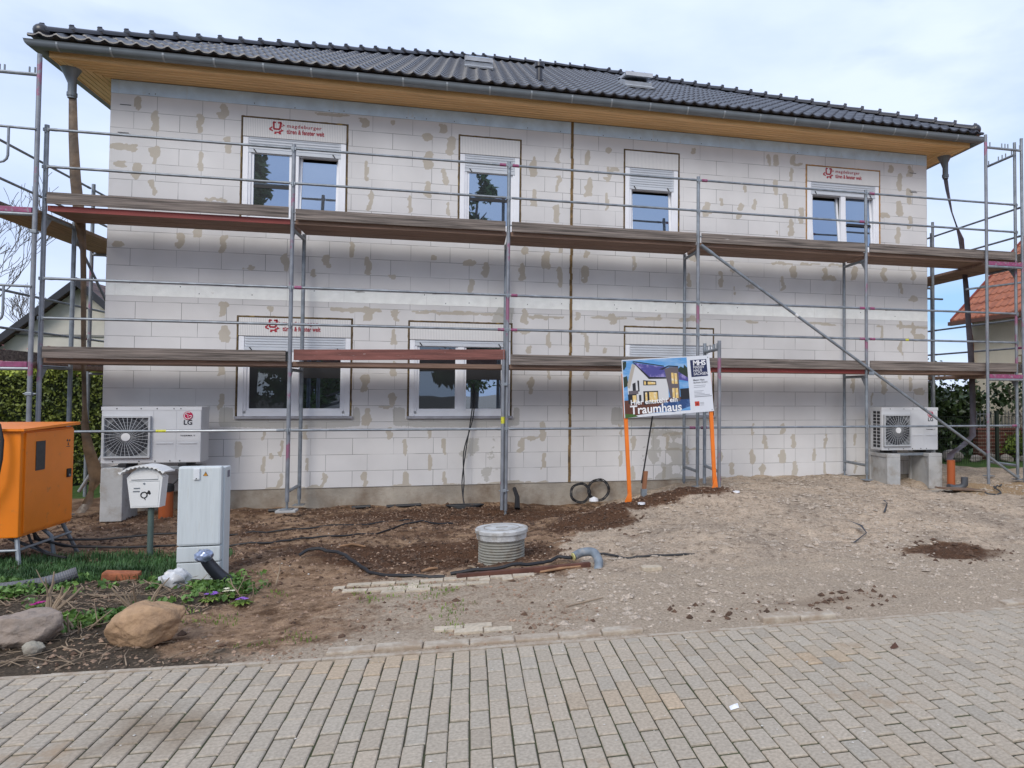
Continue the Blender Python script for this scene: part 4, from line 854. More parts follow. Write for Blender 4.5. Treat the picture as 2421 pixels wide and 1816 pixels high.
# doubled standard at the third frame
mb = MB(); mb.tube([(PX[2]-.055, YO-.03, -.1), (PX[2]-.055, YO-.03, 2.25)], .0255, 12); mb.build('standard', M_galvp, sf, smooth=True)
for z in (1.75, .18): clampobj(sf, PX[2]-.03, YO-.02, z)
sticker(sf, PX[2]-.055, YO-.03, 1.17, M_yel, .1, .027); sticker(sf, PX[2], YO, .65, M_whs, .07); sticker(sf, PX[1], YO, .87, M_whs, .1)
sticker(sf, PX[3], YO, 3.23, M_whs, .09); sticker(sf, PX[4], YO, 2.86, M_yel, .09); sticker(sf, PX[4], YO, 1.45, M_whs, .07)
mb = MB(); mb.tube([(1.05, yr, 1.09), (1.17, yr, 1.09)], .019, 10); mb.build('sticker', M_yel, sf, smooth=True)
mb = MB(); mb.tube([(12.3, yr, 2.56), (12.36, yr, 2.56)], .019, 10); mb.build('sticker', M_yel, sf, smooth=True)
mb = MB(); mb.tube([(PX[1]-1.5, yr, 1.09-.001), (PX[1]-.14, yr, 1.09)], .0185, 10); mb.build('bright_rail_sleeve', mat('bright_zinc', (.45, .47, .48), .4, .4), sf, smooth=True)

# spare frame standing near the fourth bay, behind the sign
ff = empty('spare_scaffold', (8.62, -1.9, .1), 'lone scaffold frame with short pins standing beside the billboard', 'scaffold frame')
def rel(o, root): o.location = -Vector(root.location)
for o in (pole(ff, 8.62, -1.9, .14, 2.4, M_galvp), pole(ff, 8.70, -1.0, .22, 2.42, M_galv)): rel(o, ff)
o = transom(ff, 8.62, -1.9, -1.0, 2.28, x2=8.70); rel(o, ff)
for t_ in (.15, .3, .4, .6, .8):
    c = Vector((8.62, -1.9, 2.28)).lerp(Vector((8.70, -1.0, 2.28)), t_); mb = MB(); mb.tube([c, c+Vector((0, 0, .09))], .011, 8); o = mb.build('pin', M_galv, ff, smooth=True); rel(o, ff)
o = transom(ff, 8.62, -1.9, -1.0, .5, x2=8.70); rel(o, ff)
mb = MB(); mb.tube([(8.62, -1.9, 1.56), (8.62, -1.9, 1.64)], .0262, 12); rel(mb.build('sticker', M_whs, ff, smooth=True), ff)

# scaffolds round the two corners
def corner_scaffold(side):
    L_ = side < 0
    xi, xo = (-.36, -1.04) if L_ else (13.86, 14.6)
    y0 = -1.04; ys_ = [y0, 1.53 if not L_ else 1.9]
    r_ = empty('scaffold', (0, 0, 0), 'scaffold on the left gable side with a plank deck, cut off by the frame' if L_ else 'scaffold on the right gable side with rails running back past the corner', 'scaffold')
    zt = 6.0
    for n_, y in enumerate(ys_):
        t_ = 6.2 if n_ == 0 and not L_ else (5.97 if n_ == 0 else 5.05)
        ti = t_ if n_ == 0 else 3.95
        if n_ == 0 or L_:
            pole(r_, xi, y, gz(xi, y), 2.0, M_galvp); pole(r_, xi, y, 2.0, 4.0, M_galvp); pole(r_, xi, y, 4.0, ti, M_galvp)
            base(r_, xi, y, gz(xi, y)-.02, pad=False)
        pole(r_, xo, y, gz(xo, y), 2.0, M_galv); pole(r_, xo, y, 2.0, 4.0, M_galvp); pole(r_, xo, y, 4.0, t_ if n_ == 0 else 5.06, M_galv)
        base(r_, xo, y, gz(xo, y)-.02, pad=False)
        for z in (1.9, 3.88):
            transom(r_, xi, y, y, z, x2=xo)
            if n_ == 0:
                mb = MB(); mb.bbox(min(xi, xo)+.03, max(xi, xo)-.03, y-.02, y+.02, z+.02, z+.09, .006); mb.build('painted_crossbar', M_pink, r_)
        if n_ == 0:
            o = transom(r_, xi, y, y, zt-.02-(.28 if L_ else 0), x2=xo, name='top_transom'); z_ = zt-.0-(.28 if L_ else 0)
            pins(r_, (xi, y, z_), (xo, y, z_), (.07, .16, .56, .64, .72, .9) if L_ else (.12, .45, .54, .62, .95))
    if not L_:
        transom(r_, 14.553, -.93, -.2, 5.94, name='top_transom'); pins(r_, (14.553, -.93, 5.96), (14.553, -.2, 5.96), (.1, .3, .42, .55, .9))
    yb = 4.5 if L_ else 4.3
    for z in (4.98, 4.47, 2.98, 2.47):
        rail(r_, (xo+(.03 if not L_ else -.03), y0+.02, z), (xo+(.03 if not L_ else -.03), ys_[1]-.02, z)); 
        rail(r_, (xo+(.03 if not L_ else -.03), ys_[1]+.02, z), (xo+(.03 if not L_ else -.03), yb, z), ends=False)
    for z, m_ in ((3.965, M_deckt if L_ else M_deckw), (1.985, M_deckw)):
        for j in range(2):
            xa = min(xi, xo)+.03+j*.33
            mb = MB(); mb.bbox(xa, xa+.32, y0+.02, yb, z-.05, z, .006); mb.build('deck_plank', m_, r_)
        xb = xo-.02 if L_ else xo+.03
        board(r_, 'toe_board', (xb, y0+.05, z+.04), (xb, yb, z+.04), .15, .03, M_toe)
    if L_:
        # end guard with a rounded lower corner, next to the corner post
        for zb_ in (4.98, 2.95):
            mb = MB(); mb.tube([(xi, y0-.03, zb_), (-1.3, y0-.03, zb_+.02)], .0165, 10); mb.build('guard_rail', M_galv, r_, smooth=True)
            pts = [(-.66, y0-.03, zb_)]+[(-.66, y0-.03, zb_-.36)]+[(-.66-.1*(1-math.cos(a_)), y0-.03, zb_-.36-.1*math.sin(a_)) for a_ in (.5, 1.0, 1.57)]+[(-1.3, y0-.03, zb_-.455)]
            mb = MB(); mb.tube(pts, .0145, 10); mb.build('end_guard', M_galv, r_, smooth=True)
        mb = MB(); mb.tube([(xi+.05, -.2, 3.8), (xi-.1, 3.2, 1.2)], .018, 10); mb.build('diagonal_brace', M_galv, r_, smooth=True)
        mb = MB(); mb.tube([(-.62, .8, .1), (.1, .3, 1.05)], .024, 10); mb.build('diagonal_brace', mat('bright_zinc_brace', (.45, .47, .48), .4, .4), r_, smooth=True)
        for z in (1.1, ): rail(r_, (xo, y0, z), (xo, 2, z), ends=False)
        clampobj(r_, xi, y0, 1.58); clampobj(r_, xi, y0, 3.66); sticker(r_, -.36, 1.9, 1.3, M_yel, .12, .0262)
    else:
        mb = MB(); mb.tube([(13.55, -.9, 3.48), (15.2, -.9, 3.72)], .019, 10); mb.build('tie_tube', M_galv, r_, smooth=True); clampobj(r_, 13.86, -.95, 3.53)
        mb = MB(); mb.tube([(13.2, .62, 3.52), (14.2, .62, 3.52)], .019, 10); mb.build('tie_tube', M_galv, r_, smooth=True)
        pole(r_, 13.86, .45, 0.1, 5.0, M_galv); sticker(r_, 14.553, -.93, 2.82, M_yel, .11, .0262); sticker(r_, 14.553, -.93, 5.0, M_yel, .1, .0262)
    return r_
corner_scaffold(-1); corner_scaffold(1)

# ------------------------------------------------------------------ heat pumps on plinths
M_hp = mat('heat_pump_casing', (.55, .555, .565), .4, var=.04, scale=4)
M_hps = mat('heat_pump_side', (.44, .45, .46), .45, var=.05)
M_grill = mat('grey_fan_guard', (.44, .45, .46), .45, var=.1); M_hub = mat('white_hub', (.75, .75, .75), .4)
M_crim = mat('crimson_badge', (.42, .008, .06), .4, var=.05)
def heat_pump(name, x0, x1, z0, z1, yf, yb, label, left_vents):
    cx = (x0+x1)/2; r_ = empty(name, (cx, yb, z0-.05), label, 'heat pump', 'heat pumps on concrete stands in front of the wall')
    W_ = x1-x0; Hh = z1-z0; Z0 = .05; x_ = -W_/2; Yf = yf-yb
    mb = MB(); mb.bbox(x_, W_/2, Yf, 0, Z0, Z0+Hh, .012)
    mb.box(x_-.004, W_/2+.004, Yf-.004, .004, Z0+Hh-.045, Z0+Hh+.004)
    mb.box(x_+W_*.51, x_+W_*.513, Yf-.003, Yf, Z0+.04, Z0+Hh-.05); mb.box(x_+W_*.745, x_+W_*.747, Yf-.003, Yf, Z0+.04, Z0+Hh-.05)
    for u0, u1 in ((.55, .715), (.78, .96)): mb.box(x_+W_*u0, x_+W_*u1, Yf-.008, Yf, Z0+Hh*.34, Z0+Hh*.355); 
    mb.build('casing', M_hp, r_)
    for i, (u, v) in enumerate([(.15, .97), (.39, .97), (.55, .97), (.72, .97), (.79, .97), (.12, .035), (.38, .035), (.54, .035), (.69, .035), (.79, .035)]):
        mb = MB(); mb.tube([(x_+W_*u, Yf-.006, Z0+Hh*v), (x_+W_*u, Yf, Z0+Hh*v)], .008, 8); mb.build('screw', M_black, r_)
    # fan opening
    gs = W_*.47; gx0 = x_+.03; gz0 = Z0+Hh*.10; gzh = Hh*.74; fcx = gx0+gs/2; fcz = gz0+gzh/2; rad = min(gs, gzh)*.48
    mb = MB(); mb.tube([(fcx, Yf-.006, fcz), (fcx, Yf-.001, fcz)], rad, 40); mb.build('fan_opening', mat('dark_fan_well', (.02, .022, .028), .6), r_)
    mb = MB()
    for k in range(3):
        a0 = k*2.094+.4
        pl = [(fcx+math.cos(a0+t_*.012*60)*rad*rr_, fcz+math.sin(a0+t_*.012*60)*rad*rr_) for t_, rr_ in ((0, .2), (.2, .6), (.3, .92), (1.3, .95), (1.5, .6), (1.3, .2))]
        mb.prism(pl, Yf-.011, Yf-.008)
    mb.build('fan_blades', mat('dark_grey_blade', (.045, .05, .058), .45), r_)
    mb = MB()
    for q in ((gx0, gx0+.022, gz0, gz0+gzh), (gx0+gs-.022, gx0+gs, gz0, gz0+gzh), (gx0+.022, gx0+gs-.022, gz0, gz0+.022), (gx0+.022, gx0+gs-.022, gz0+gzh-.022, gz0+gzh)): mb.box(q[0], q[1], Yf-.045, Yf-.003, q[2], q[3])
    # spokes fanning out to the square frame, concentric rings
    for k in range(30):
        a_ = 2*math.pi*k/30; t_ = 1/max(abs(math.cos(a_))/(gs/2-.02), abs(math.sin(a_))/(gzh/2-.02)); ra = rad*.22
        a2 = a_+.28; t2 = 1/max(abs(math.cos(a2))/(gs/2-.02), abs(math.sin(a2))/(gzh/2-.02))
        mb.tube([(fcx+math.cos(a_)*ra, Yf-.046, fcz+math.sin(a_)*ra), (fcx+math.cos(a2)*t2, Yf-.04, fcz+math.sin(a2)*t2)], .0032, 5)
    for k in range(1, 13):
        rq = rad*(.25+.16*k)
        if rq > gs/2-.02: break
        mb.tube([(fcx+math.cos(2*math.pi*j/36)*rq, Yf-.042, fcz+math.sin(2*math.pi*j/36)*rq) for j in range(37)], .0009, 4, cap=False)
    mb.build('fan_guard', M_grill, r_, smooth=True)
    # the well behind the guard outside the fan circle
    mb = MB(); mb.box(gx0+.02, gx0+gs-.02, Yf-.0045, Yf-.002, gz0+.02, gz0+gzh-.02); mb.build('guard_backing', mat('mid_grey_panel', (.2, .205, .21), .6), r_)
    mb = MB(); mb.tube([(fcx, Yf-.058, fcz), (fcx, Yf-.045, fcz)], rad*.2, 28); mb.build('hub_cap', M_hub, r_)
    # badge: disc with a face made of strokes
    bx, bz, br = x_+W_*.865, Z0+Hh*.845, Hh*.075
    mb = MB(); mb.tube([(bx, Yf-.009, bz), (bx, Yf-.004, bz)], br, 28); bo = mb.build('badge', M_crim, r_)
    mb = MB(); arc = [(bx+math.cos(a_)*br*.78, Yf-.0105, bz+math.sin(a_)*br*.78) for a_ in np.linspace(R(55), R(360), 26)]
    mb.tube(arc+[(bx+br*.3, Yf-.0105, bz)], br*.075, 6); mb.tube([(bx, Yf-.0105, bz+br*.4), (bx, Yf-.0105, bz-br*.36), (bx+br*.25, Yf-.0105, bz-br*.36)], br*.07, 6)
    mb.build('badge_strokes', M_hub, bo); mb = MB(); mb.disc((bx-br*.34, Yf-.012, bz+br*.36), (0, 1, 0), br*.11, .002, 12); mb.build('badge_dot', M_hub, bo)
    mb = MB(); text_mb(mb, 'LG', Matrix.Translation((bx, Yf-.0045, bz-br*2.15)), Hh*.12, .02, 1.0, align='CENTER'); mb.build('lettering', M_text, r_)
    mb = MB(); text_mb(mb, 'THERMA V', Matrix.Translation((bx, Yf-.0045, Z0+Hh*.475)), Hh*.034, .01, 1.5, align='CENTER'); mb.build('small_lettering', M_text, r_)
    for u in (.22, .82):
        mb = MB(); mb.bbox(x_+W_*u-.05, x_+W_*u+.05, Yf-.02, .02, -.0, Z0-.002, .008); mb.build('foot', M_black, r_)
    mb = MB(); mb.bbox(x_+.08, W_/2-.05, Yf+.02, Yf+.06, -.045, .0, .004); mb.build('mounting_rail', M_galv, r_)
    if left_vents:
        for i in range(11):
            for j in range(2):
                mb = MB(); z_ = Z0+.05+i*(Hh-.1)/11; y_ = Yf+.05+j*.12; mb.box(x_-.003, x_, y_, y_+.09, z_, z_+.045); mb.build('vent', M_black, r_)
    return r_
heat_pump('heat_pump', .30, 1.50, .645, 1.405, -.70, -.38, 'grey LG heat pump with one fan guard, standing left of the windows', False)
heat_pump('heat_pump', 12.03, 13.14, .66, 1.40, -.66, -.30, 'grey LG heat pump with side louvres, at the right corner behind the brace', True)
def plinth(x0, x1, y0, y1, z0, z1, label, hollow=False, m=None):
    mb = MB()
    if not hollow: mb.bbox(x0, x1, y0, y1, z0, z1, .012)
    else:
        mb.bbox(x0, x1, y0, y1, z1-.06, z1, .008); mb.bbox(x0, x1, y1-.06, y1, z0, z1-.06, .008); mb.bbox(x0, x1, y0, y0+.05, z0, z1-.06, .008)
        mb.box(x0+.02, x1-.02, y0+.05, y1-.06, z0, z1-.06)
    return tag(mb.build('concrete_plinth', m or M_concl), label, 'plinth')
plinth(.34, .60, -.78, -.3, -.12, .59, 'rough grey concrete plinth under the left end of the left heat pump')
plinth(1.30, 1.45, -.72, -.3, -.12, .59, 'narrow concrete plinth behind the grey utility cabinet')
plinth(12.05, 12.30, -.80, -.2, .0, .61, 'hollow concrete block under the left end of the right heat pump', True)
plinth(12.86, 13.12, -.80, -.2, .0, .61, 'pale concrete block under the right end of the right heat pump', True)
M_kg = mat('orange_brown_drain_pipe', (.36, .085, .02), .45, var=.1)
def drainpipe(x, y, z0, z1, r_, label, capm=None):
    mb = MB(); mb.tube([(x, y, z0), (x, y, z1), (x, y, z1+.001), (x, y, z1-.1)], [r_, r_, r_*.92, r_*.9], 20)
    o = tag(mb.build('drain_pipe', M_kg, smooth=True), label, 'pipe')
    if capm:
        mb = MB(); mb.tube([(x, y, z1-.01), (x, y, z1+.07), (x, y, z1+.09)], [r_*1.1, r_*1.1, r_*.9], 20); mb.build('cap', capm, o, smooth=True)
    return o
drainpipe(1.10, -.72, -.15, .27, .085, 'orange brown drain pipe with a black cap under the left heat pump', M_black)
drainpipe(13.07, -1.1, -.05, .52, .066, 'orange brown drain pipe that takes the film hose at the right corner')
mb = MB(); mb.tube([(12.98, -1.15, .07), (13.12, -1.15, .05), (13.2, -1.2, .07), (13.24, -1.22, .12), (13.24, -1.22, .24)], .058, 14)
tag(mb.build('pipe_bend', mat('anthracite_pipe', (.07, .075, .085), .5), smooth=True), 'anthracite pipe bend lying beside the orange pipe', 'pipe')
# cables under the left heat pump
mb = MB()
for i, (a_, b_) in enumerate((( .95, 1.08), (1.02, 1.1), (1.2, 1.12))):
    mb.tube([(a_, -.6, .6), (a_+.05, -.65, .45), (b_, -.71, .30)], .012, 6)
tag(mb.build('cables', M_rubber), 'black cables dropping from the left heat pump into the capped pipe', 'cables')

# ------------------------------------------------------------------ orange site power cabinet
oc_ = empty('power_cabinet', (.5, -3.1, gz(.5, -3.1)), 'orange construction site power cabinet on metal legs, left of the mailbox', 'power cabinet')
def P(mb, name, m, root=oc_, smooth=False, par=None):
    o = mb.build(name, m, par or root, smooth=smooth)
    if par is None: o.location = -Vector(root.location)
    return o
mb = MB(); mb.bbox(-.35, .90, -3.62, -2.68, .21, 1.235, .012); P(mb, 'body', M_orange)
mb = MB(); mb.add([(-.40, -3.66, 1.24), (.945, -3.66, 1.235), (.945, -2.64, 1.255), (-.40, -2.64, 1.255), (-.40, -3.66, 1.262), (.945, -3.66, 1.257), (.945, -2.64, 1.285), (-.40, -2.64, 1.285)], [(0, 3, 2, 1), (4, 5, 6, 7), (0, 1, 5, 4), (1, 2, 6, 5), (2, 3, 7, 6), (3, 0, 4, 7)]); P(mb, 'lid', M_orange)
mb = MB(); mb.bbox(.899, .915, -3.56, -2.70, .24, 1.215, .004); do = P(mb, 'door', M_orange)
mb = MB(); mb.box(.916, .919, -3.40, -3.24, .83, 1.12); mb.build('inspection_window', mat('dark_film', (.03, .032, .035), .5, var=.3, scale=20), do)
mb = MB(); mb.bbox(.914, .925, -2.83, -2.75, .70, .79, .01); mb.build('lock', M_black, do); mb = MB(); mb.tube([(.925, -2.79, .72), (.931, -2.79, .72)], .014, 10); mb.build('keyhole', M_galv, do)
# three-blade maker's mark
mb = MB(); Mx = Matrix.Translation((.916, -2.81, 1.08)) @ Matrix.Rotation(R(90), 4, 'Z')
for k in range(3):
    a_ = k*2.094+.5; c_, s_ = math.cos(a_), math.sin(a_); q = lambda u, v: (u*c_-v*s_, u*s_+v*c_)
    mb.prism([q(.006, -.006), q(.034, -.014), q(.04, .006), q(.02, .01)], -.001, 0, M=Mx)
mb.prism([(-.035, -.055), (.035, -.055), (.035, -.048), (-.035, -.048)], -.001, 0, M=Mx)
mb.build('blade_emblem', M_text, do)
for (a_, b_) in (((.86, -3.56, .22), (.94, -3.66, gz(.94, -3.66)-.03)), ((.84, -2.74, .22), (.95, -2.62, gz(.95, -2.6)-.03)), ((-.2, -3.56, .22), (-.3, -3.66, -.08)), ((-.2, -2.74, .22), (-.3, -2.6, -.1))):
    mb = MB(); mb.tube([a_, b_], .02, 8); P(mb, 'leg', M_galv)
mb = MB(); mb.tube([(.9, -3.61, .09), (-.25, -3.61, .09)], .014, 8); mb.tube([(.9, -3.61, .09), (.9, -2.68, .09)], .014, 8); P(mb, 'leg_brace', M_galv)
mb = MB(); mb.tube([(.93, -3.05, -.1), (.9, -3.05, .12), (.8, -3.05, .22)], .02, 8); mb.tube([(.93, -3.0, -.1), (.5, -3.0, .1)], .018, 8); P(mb, 'prop', M_galv)
mb = MB(); mb.tube([(.62, -3.68, 1.28), (.70, -3.7, 1.34), (.76, -3.7, 1.30), (.79, -3.7, 1.15), (.79, -3.71, .98), (.77, -3.72, .8), (.72, -3.72, .68), (.62, -3.72, .5)], .017, 10)
tag(mb.build('cable', M_rubber, smooth=True), 'thick black cable hooked over the orange power cabinet', 'cable')
for i, pts in enumerate(([(.7, -3.0, .25), (.72, -2.98, .08), (.95, -2.9, -.02), (1.3, -2.95, -.03)], [(.75, -3.15, .25), (.8, -3.1, .1), (1.1, -3.05, .0), (1.6, -3.1, -.02), (2.1, -3.2, 0)], [(.6, -2.9, .25), (.7, -2.85, .05), (1.2, -2.7, .0), (1.7, -2.6, .02), (2.3, -2.5, 0)], [(.8, -3.3, .25), (.84, -3.28, .1), (1.0, -3.35, .0), (1.25, -3.5, -.02)])):
    q = [(x, y, max(z, gz(x, y)+.014)) for x, y, z in pts]; mb = MB(); mb.tube(q, .012, 8)
    tag(mb.build('cable', M_rubber, smooth=True), ['short black cable dropping under the orange cabinet', 'black cable from the orange cabinet past the mailbox post', 'black cable from the orange cabinet running behind the mailbox post', 'black cable end in the grass in front of the cabinet'][i], 'cable')

# ------------------------------------------------------------------ utility cabinet, mailbox
uc = empty('utility_cabinet', (2.80, -4.7, gz(2.8, -4.7)), 'tall light grey utility cabinet with a yellow warning triangle', 'utility cabinet')
U = lambda mb, n, m, par=None, s=False: (lambda o: o)(P(mb, n, m, uc, s, par))
mb = MB(); mb.bbox(2.66, 2.995, -4.66, -4.50, -.1, .955, .008); U(mb, 'housing', M_cab)
mb = MB(); mb.bbox(2.64, 2.985, -4.72, -4.655, .28, .972, .02); d_ = U(mb, 'door', M_cab)
mb = MB(); mb.bbox(2.642, 2.983, -4.715, -4.655, .14, .272, .008); U(mb, 'lower_panel', M_cab)
mb = MB(); mb.bbox(2.644, 2.981, -4.712, -4.655, -.10, .133, .008); U(mb, 'base_panel', M_cab)
mb = MB(); mb.bbox(2.765, 2.815, -4.735, -4.72, .855, .955, .006); h_ = mb.build('handle', mat('white_handle', (.66, .68, .7), .35), d_)
mb = MB(); mb.prism([(2.783, .862), (2.797, .862), (2.79, .874)], -4.7365, -4.735); mb.build('key_arrow', M_text, h_)
mb = MB(); mb.prism([(2.838, .888), (2.878, .888), (2.858, .925)], -4.7225, -4.72); tr = mb.build('warning_triangle', M_black, d_)
mb = MB(); mb.prism([(2.844, .891), (2.872, .891), (2.858, .918)], -4.7235, -4.7225); t2 = mb.build('triangle_field', mat('warning_orange', (.75, .32, .01), .5), tr)
mb = MB(); mb.prism([(2.861, .914), (2.853, .904), (2.857, .904), (2.854, .894), (2.864, .906), (2.860, .906)], -4.7240, -4.7235); mb.build('bolt_mark', M_black, tr)
mb = MB(); mb.box(2.995, 2.997, -4.60, -4.54, .86, .92); U(mb, 'side_label', mat('label_grey', (.12, .12, .16), .5))
mb = MB(); mb.box(2.643, 2.66, -4.7175, -4.712, -.02, .01); U(mb, 'base_latch', M_black)
# mailbox
mbx = empty('mailbox', (1.82, -3.22, gz(1.82, -3.22)), 'white mailbox with a scalloped curved roof and black post horn, on a post', 'mailbox')
MR = Matrix.Translation((1.84, -3.3, .63)) @ Matrix.Rotation(R(-8), 4, 'Z') @ Matrix.Rotation(R(-1.5), 4, 'Y')
def Q(mb, name, m, par=None, smooth=False): return P(mb, name, m, mbx, smooth, par)
hw, hb = .175, .14
front = [(-hb, -.21), (hb, -.21), (hw, .10), (.12, .165), (.06, .195), (0, .205), (-.06, .195), (-.12, .165), (-hw, .10)]
M_mail = mat('white_enamel', (.74, .74, .73), .35, var=.03)
mb = MB(); mb.prism(front, 0, .11, M=MR); Q(mb, 'box', M_mail)
mb = MB(); n_ = 22; th = .012; vs = []
for i in range(n_+1):
    x = -.225+.45*i/n_; a_ = abs(x)/.225; z = .222-.062*a_**1.7-.018*sm(.6, 1, a_)+(.012 if a_ > .93 else 0)
    for y in (-.06, .14):
        sc_ = .008*math.cos(i*math.pi) if y < 0 else 0
        vs += [(x, y, z+sc_-.006), (x, y, z+th)]
vs = [MR @ Vector(p) for p in vs]; fs = []
for i in range(n_):
    o_ = i*4; fs += [(o_+1, o_+5, o_+7, o_+3), (o_, o_+2, o_+6, o_+4), (o_, o_+4, o_+5, o_+1), (o_+2, o_+3, o_+7, o_+6)]
fs += [(0, 1, 3, 2), (n_*4, n_*4+2, n_*4+3, n_*4+1)]
mb.add(vs, fs); Q(mb, 'roof', M_mail)
mb = MB(); mb.prism([(-.13, .08), (.13, .08), (.13, .115), (.1, .145), (.05, .168), (0, .175), (-.05, .168), (-.1, .145), (-.13, .115)], -.006, 0, M=MR); Q(mb, 'letter_flap', M_mail)
mb = MB(); mb.box(-.13, .13, -.0075, -.006, .078, .083, M=MR); mb.box(-.15, .15, -.0022, -.0005, .058, .062, M=MR); Q(mb, 'flap_gap', M_galv)
mb = MB(); mb.prism([(-.127, -.195), (.127, -.195), (.148, .052), (-.148, .052)], -.004, 0, M=MR); dm = Q(mb, 'front_door', M_mail)
for z, x0_, w_ in ((-.015, -.105, .062), (-.047, -.112, .065)):
    mb = MB(); mb.box(x0_, x0_+w_, -.0065, -.004, z, z+.013, M=MR); mb.build('name_plate', mat('name_plate_grey', (.25, .27, .29), .4, .5), dm)
mb = MB(); mb.tube([MR @ Vector((-.002, -.009, .038)), MR @ Vector((-.002, -.004, .038))], .0105, 14); mb.build('lock', M_galv, dm)
mb = MB(); ring_ = [MR @ Vector((-.005+.03*math.cos(a_), -.0065, -.078+.03*math.sin(a_))) for a_ in np.linspace(0, 2*math.pi, 25)]
mb.tube(ring_, .0055, 6, cap=False); mb.prism([(.012, -.064), (.03, -.066), (.055, -.078), (.062, -.06), (.05, -.035), (.036, -.032), (.03, -.05), (.018, -.052)], -.007, -.004, M=MR)
mb.prism([(-.01, -.106), (.0, -.106), (.012, -.13), (.006, -.132)], -.007, -.004, M=MR)
mb.build('post_horn', M_black, dm)
mb = MB(); mb.tube([(1.88, -3.24, -.15), (1.88, -3.24, .43)], .028, 12); Q(mb, 'post', mat('green_grey_post', (.09, .13, .115), .5), smooth=True)

# ------------------------------------------------------------------ builders' sign
sg = empty('billboard', (7.9, -2.0, gz(7.9, -2)), 'builders sign showing a modern house at dusk, on two orange posts in the brown soil', 'billboard')
def Sg(mb, n, m, par=None, s=False): return P(mb, n, m, sg, s, par)
tl, tr_, brr, bl = Vector((7.15, -2.0, 2.09)), Vector((8.43, -2.0, 2.18)), Vector((8.505, -2.0, 1.38)), Vector((7.195, -2.0, 1.28))
def sp_(u, v, d=0):     # u 0..1 left-right, v 0..1 bottom-top
    p = (bl.lerp(brr, u)).lerp(tl.lerp(tr_, u), v); return Vector((p.x, p.y-d, p.z))
class SM:                # matrix-like mapper for flat artwork (x,z in plate units 1.31 x .81)
    def __init__(s, d): s.d = d
    def __matmul__(s, p): return sp_(p[0]/1.31, p[2]/.81, s.d)
def art(poly, d): mb = MB(); mb.add([sp_(u, v, d) for u, v in poly], [tuple(range(len(poly)))]); return mb
for nme, (a_, b_) in (('post', ((7.185, -1.965, 1.9), (7.30, -1.965, -.12))), ('post', ((8.44, -1.965, 1.95), (8.545, -1.965, .08)))):
    mb = MB(); A_, B_ = Vector(a_), Vector(b_)
    mb.add([A_+Vector(q) for q in ((-.026, -.018, 0), (.026, -.018, 0), (.026, .018, 0), (-.026, .018, 0))]+[B_+Vector(q) for q in ((-.026, -.018, 0), (.026, -.018, 0), (.026, .018, 0), (-.026, .018, 0))], [(0, 1, 2, 3), (7, 6, 5, 4), (0, 4, 5, 1), (1, 5, 6, 2), (2, 6, 7, 3), (3, 7, 4, 0)])
    Sg(mb, 'post', mat('orange_post', (.80, .19, .015), .5, var=.08, dirt=(.65, .35, .2), dscale=4, dlo=.66, dhi=.7))
for x, y in ((7.24, -1.9), (8.5, -1.9)):
    mb = MB(); mb.add([(x+.02, -2.0, gz(x, -2)-.03), (x+.075, -2.01, gz(x, -2)-.03), (x+.05, -1.99, gz(x, -2)+.2), (x-.045, -2.03, gz(x, -2)+.0)], [(0, 1, 2), (0, 2, 3), (1, 3, 2), (0, 3, 1)]); Sg(mb, 'ground_bracket', mat('orange_bracket', (.80, .19, .015), .5))
mb = MB(); mb.add([sp_(0, 0), sp_(1, 0), sp_(1, 1), sp_(0, 1)]+[sp_(*q, -.008) for q in ((0, 0), (1, 0), (1, 1), (0, 1))], [(0, 1, 2, 3), (7, 6, 5, 4), (0, 4, 5, 1), (1, 5, 6, 2), (2, 6, 7, 3), (3, 7, 4, 0)]); plate = Sg(mb, 'panel', mat('sign_white', (.66, .68, .72), .4, var=.02))
def flat(name, col, polys, d, rough=.5, var=.0, **k):
    mb = MB()
    for pl in polys: mb.add([sp_(u, v, d) for u, v in pl], [tuple(range(len(pl)))])
    return mb.build(name, mat(name, col, rough, var=var, **k), plate, fix=False)
B = .735
flat('picture_sky', (.10, .30, .60), [[(.008, .05), (B, .05), (B, .985), (.008, .985)]], .001, dirt=(.35, .5, .68), dscale=3, dlo=.45, dhi=.7, stretch=(1, 1, 4))
flat('picture_trees', (.02, .035, .02), [[(.008, .98), (.05, .97), (.045, .88), (.02, .82), (.008, .84)], [(.008, .7), (.05, .72), (.06, .55), (.01, .52)], [(.62, .78), (.66, .83), (.69, .80), (.70, .86), (B, .80), (B, .6), (.66, .6)]], .0015)
flat('picture_garden', (.11, .035, .02), [[(.008, .02), (.35, .06), (B, .14), (B, .3), (.008, .3)]], .0018, var=.2)
flat('picture_lawn', (.05, .12, .02), [[(.008, .0), (.15, .01), (.10, .06), (.008, .07)]], .0021)
flat('picture_pool', (.02, .06, .18), [[(.3, .10), (.45, .22), (B, .27), (B, .12), (.55, .04)]], .0021, dirt=(.1, .2, .4), dscale=12)
flat('picture_wall', (.60, .60, .60), [[(.055, .3), (.05, .58), (.11, .92), (.145, .90), (.3, .66), (.505, .66), (.5, .27), (.1, .25)]], .0022)
flat('picture_eaves', (.42, .37, .31), [[(.05, .58), (.05, .52), (.075, .5), (.145, .885), (.115, .93)]], .0025)
flat('picture_roof', (.07, .065, .26), [[(.13, .94), (.47, .84), (.55, .76), (.5, .66), (.29, .68)], [(.63, .74), (B, .62), (B, .56), (.63, .60)]], .0027, dirt=(.28, .24, .5), dscale=9, dlo=.5, dhi=.6)
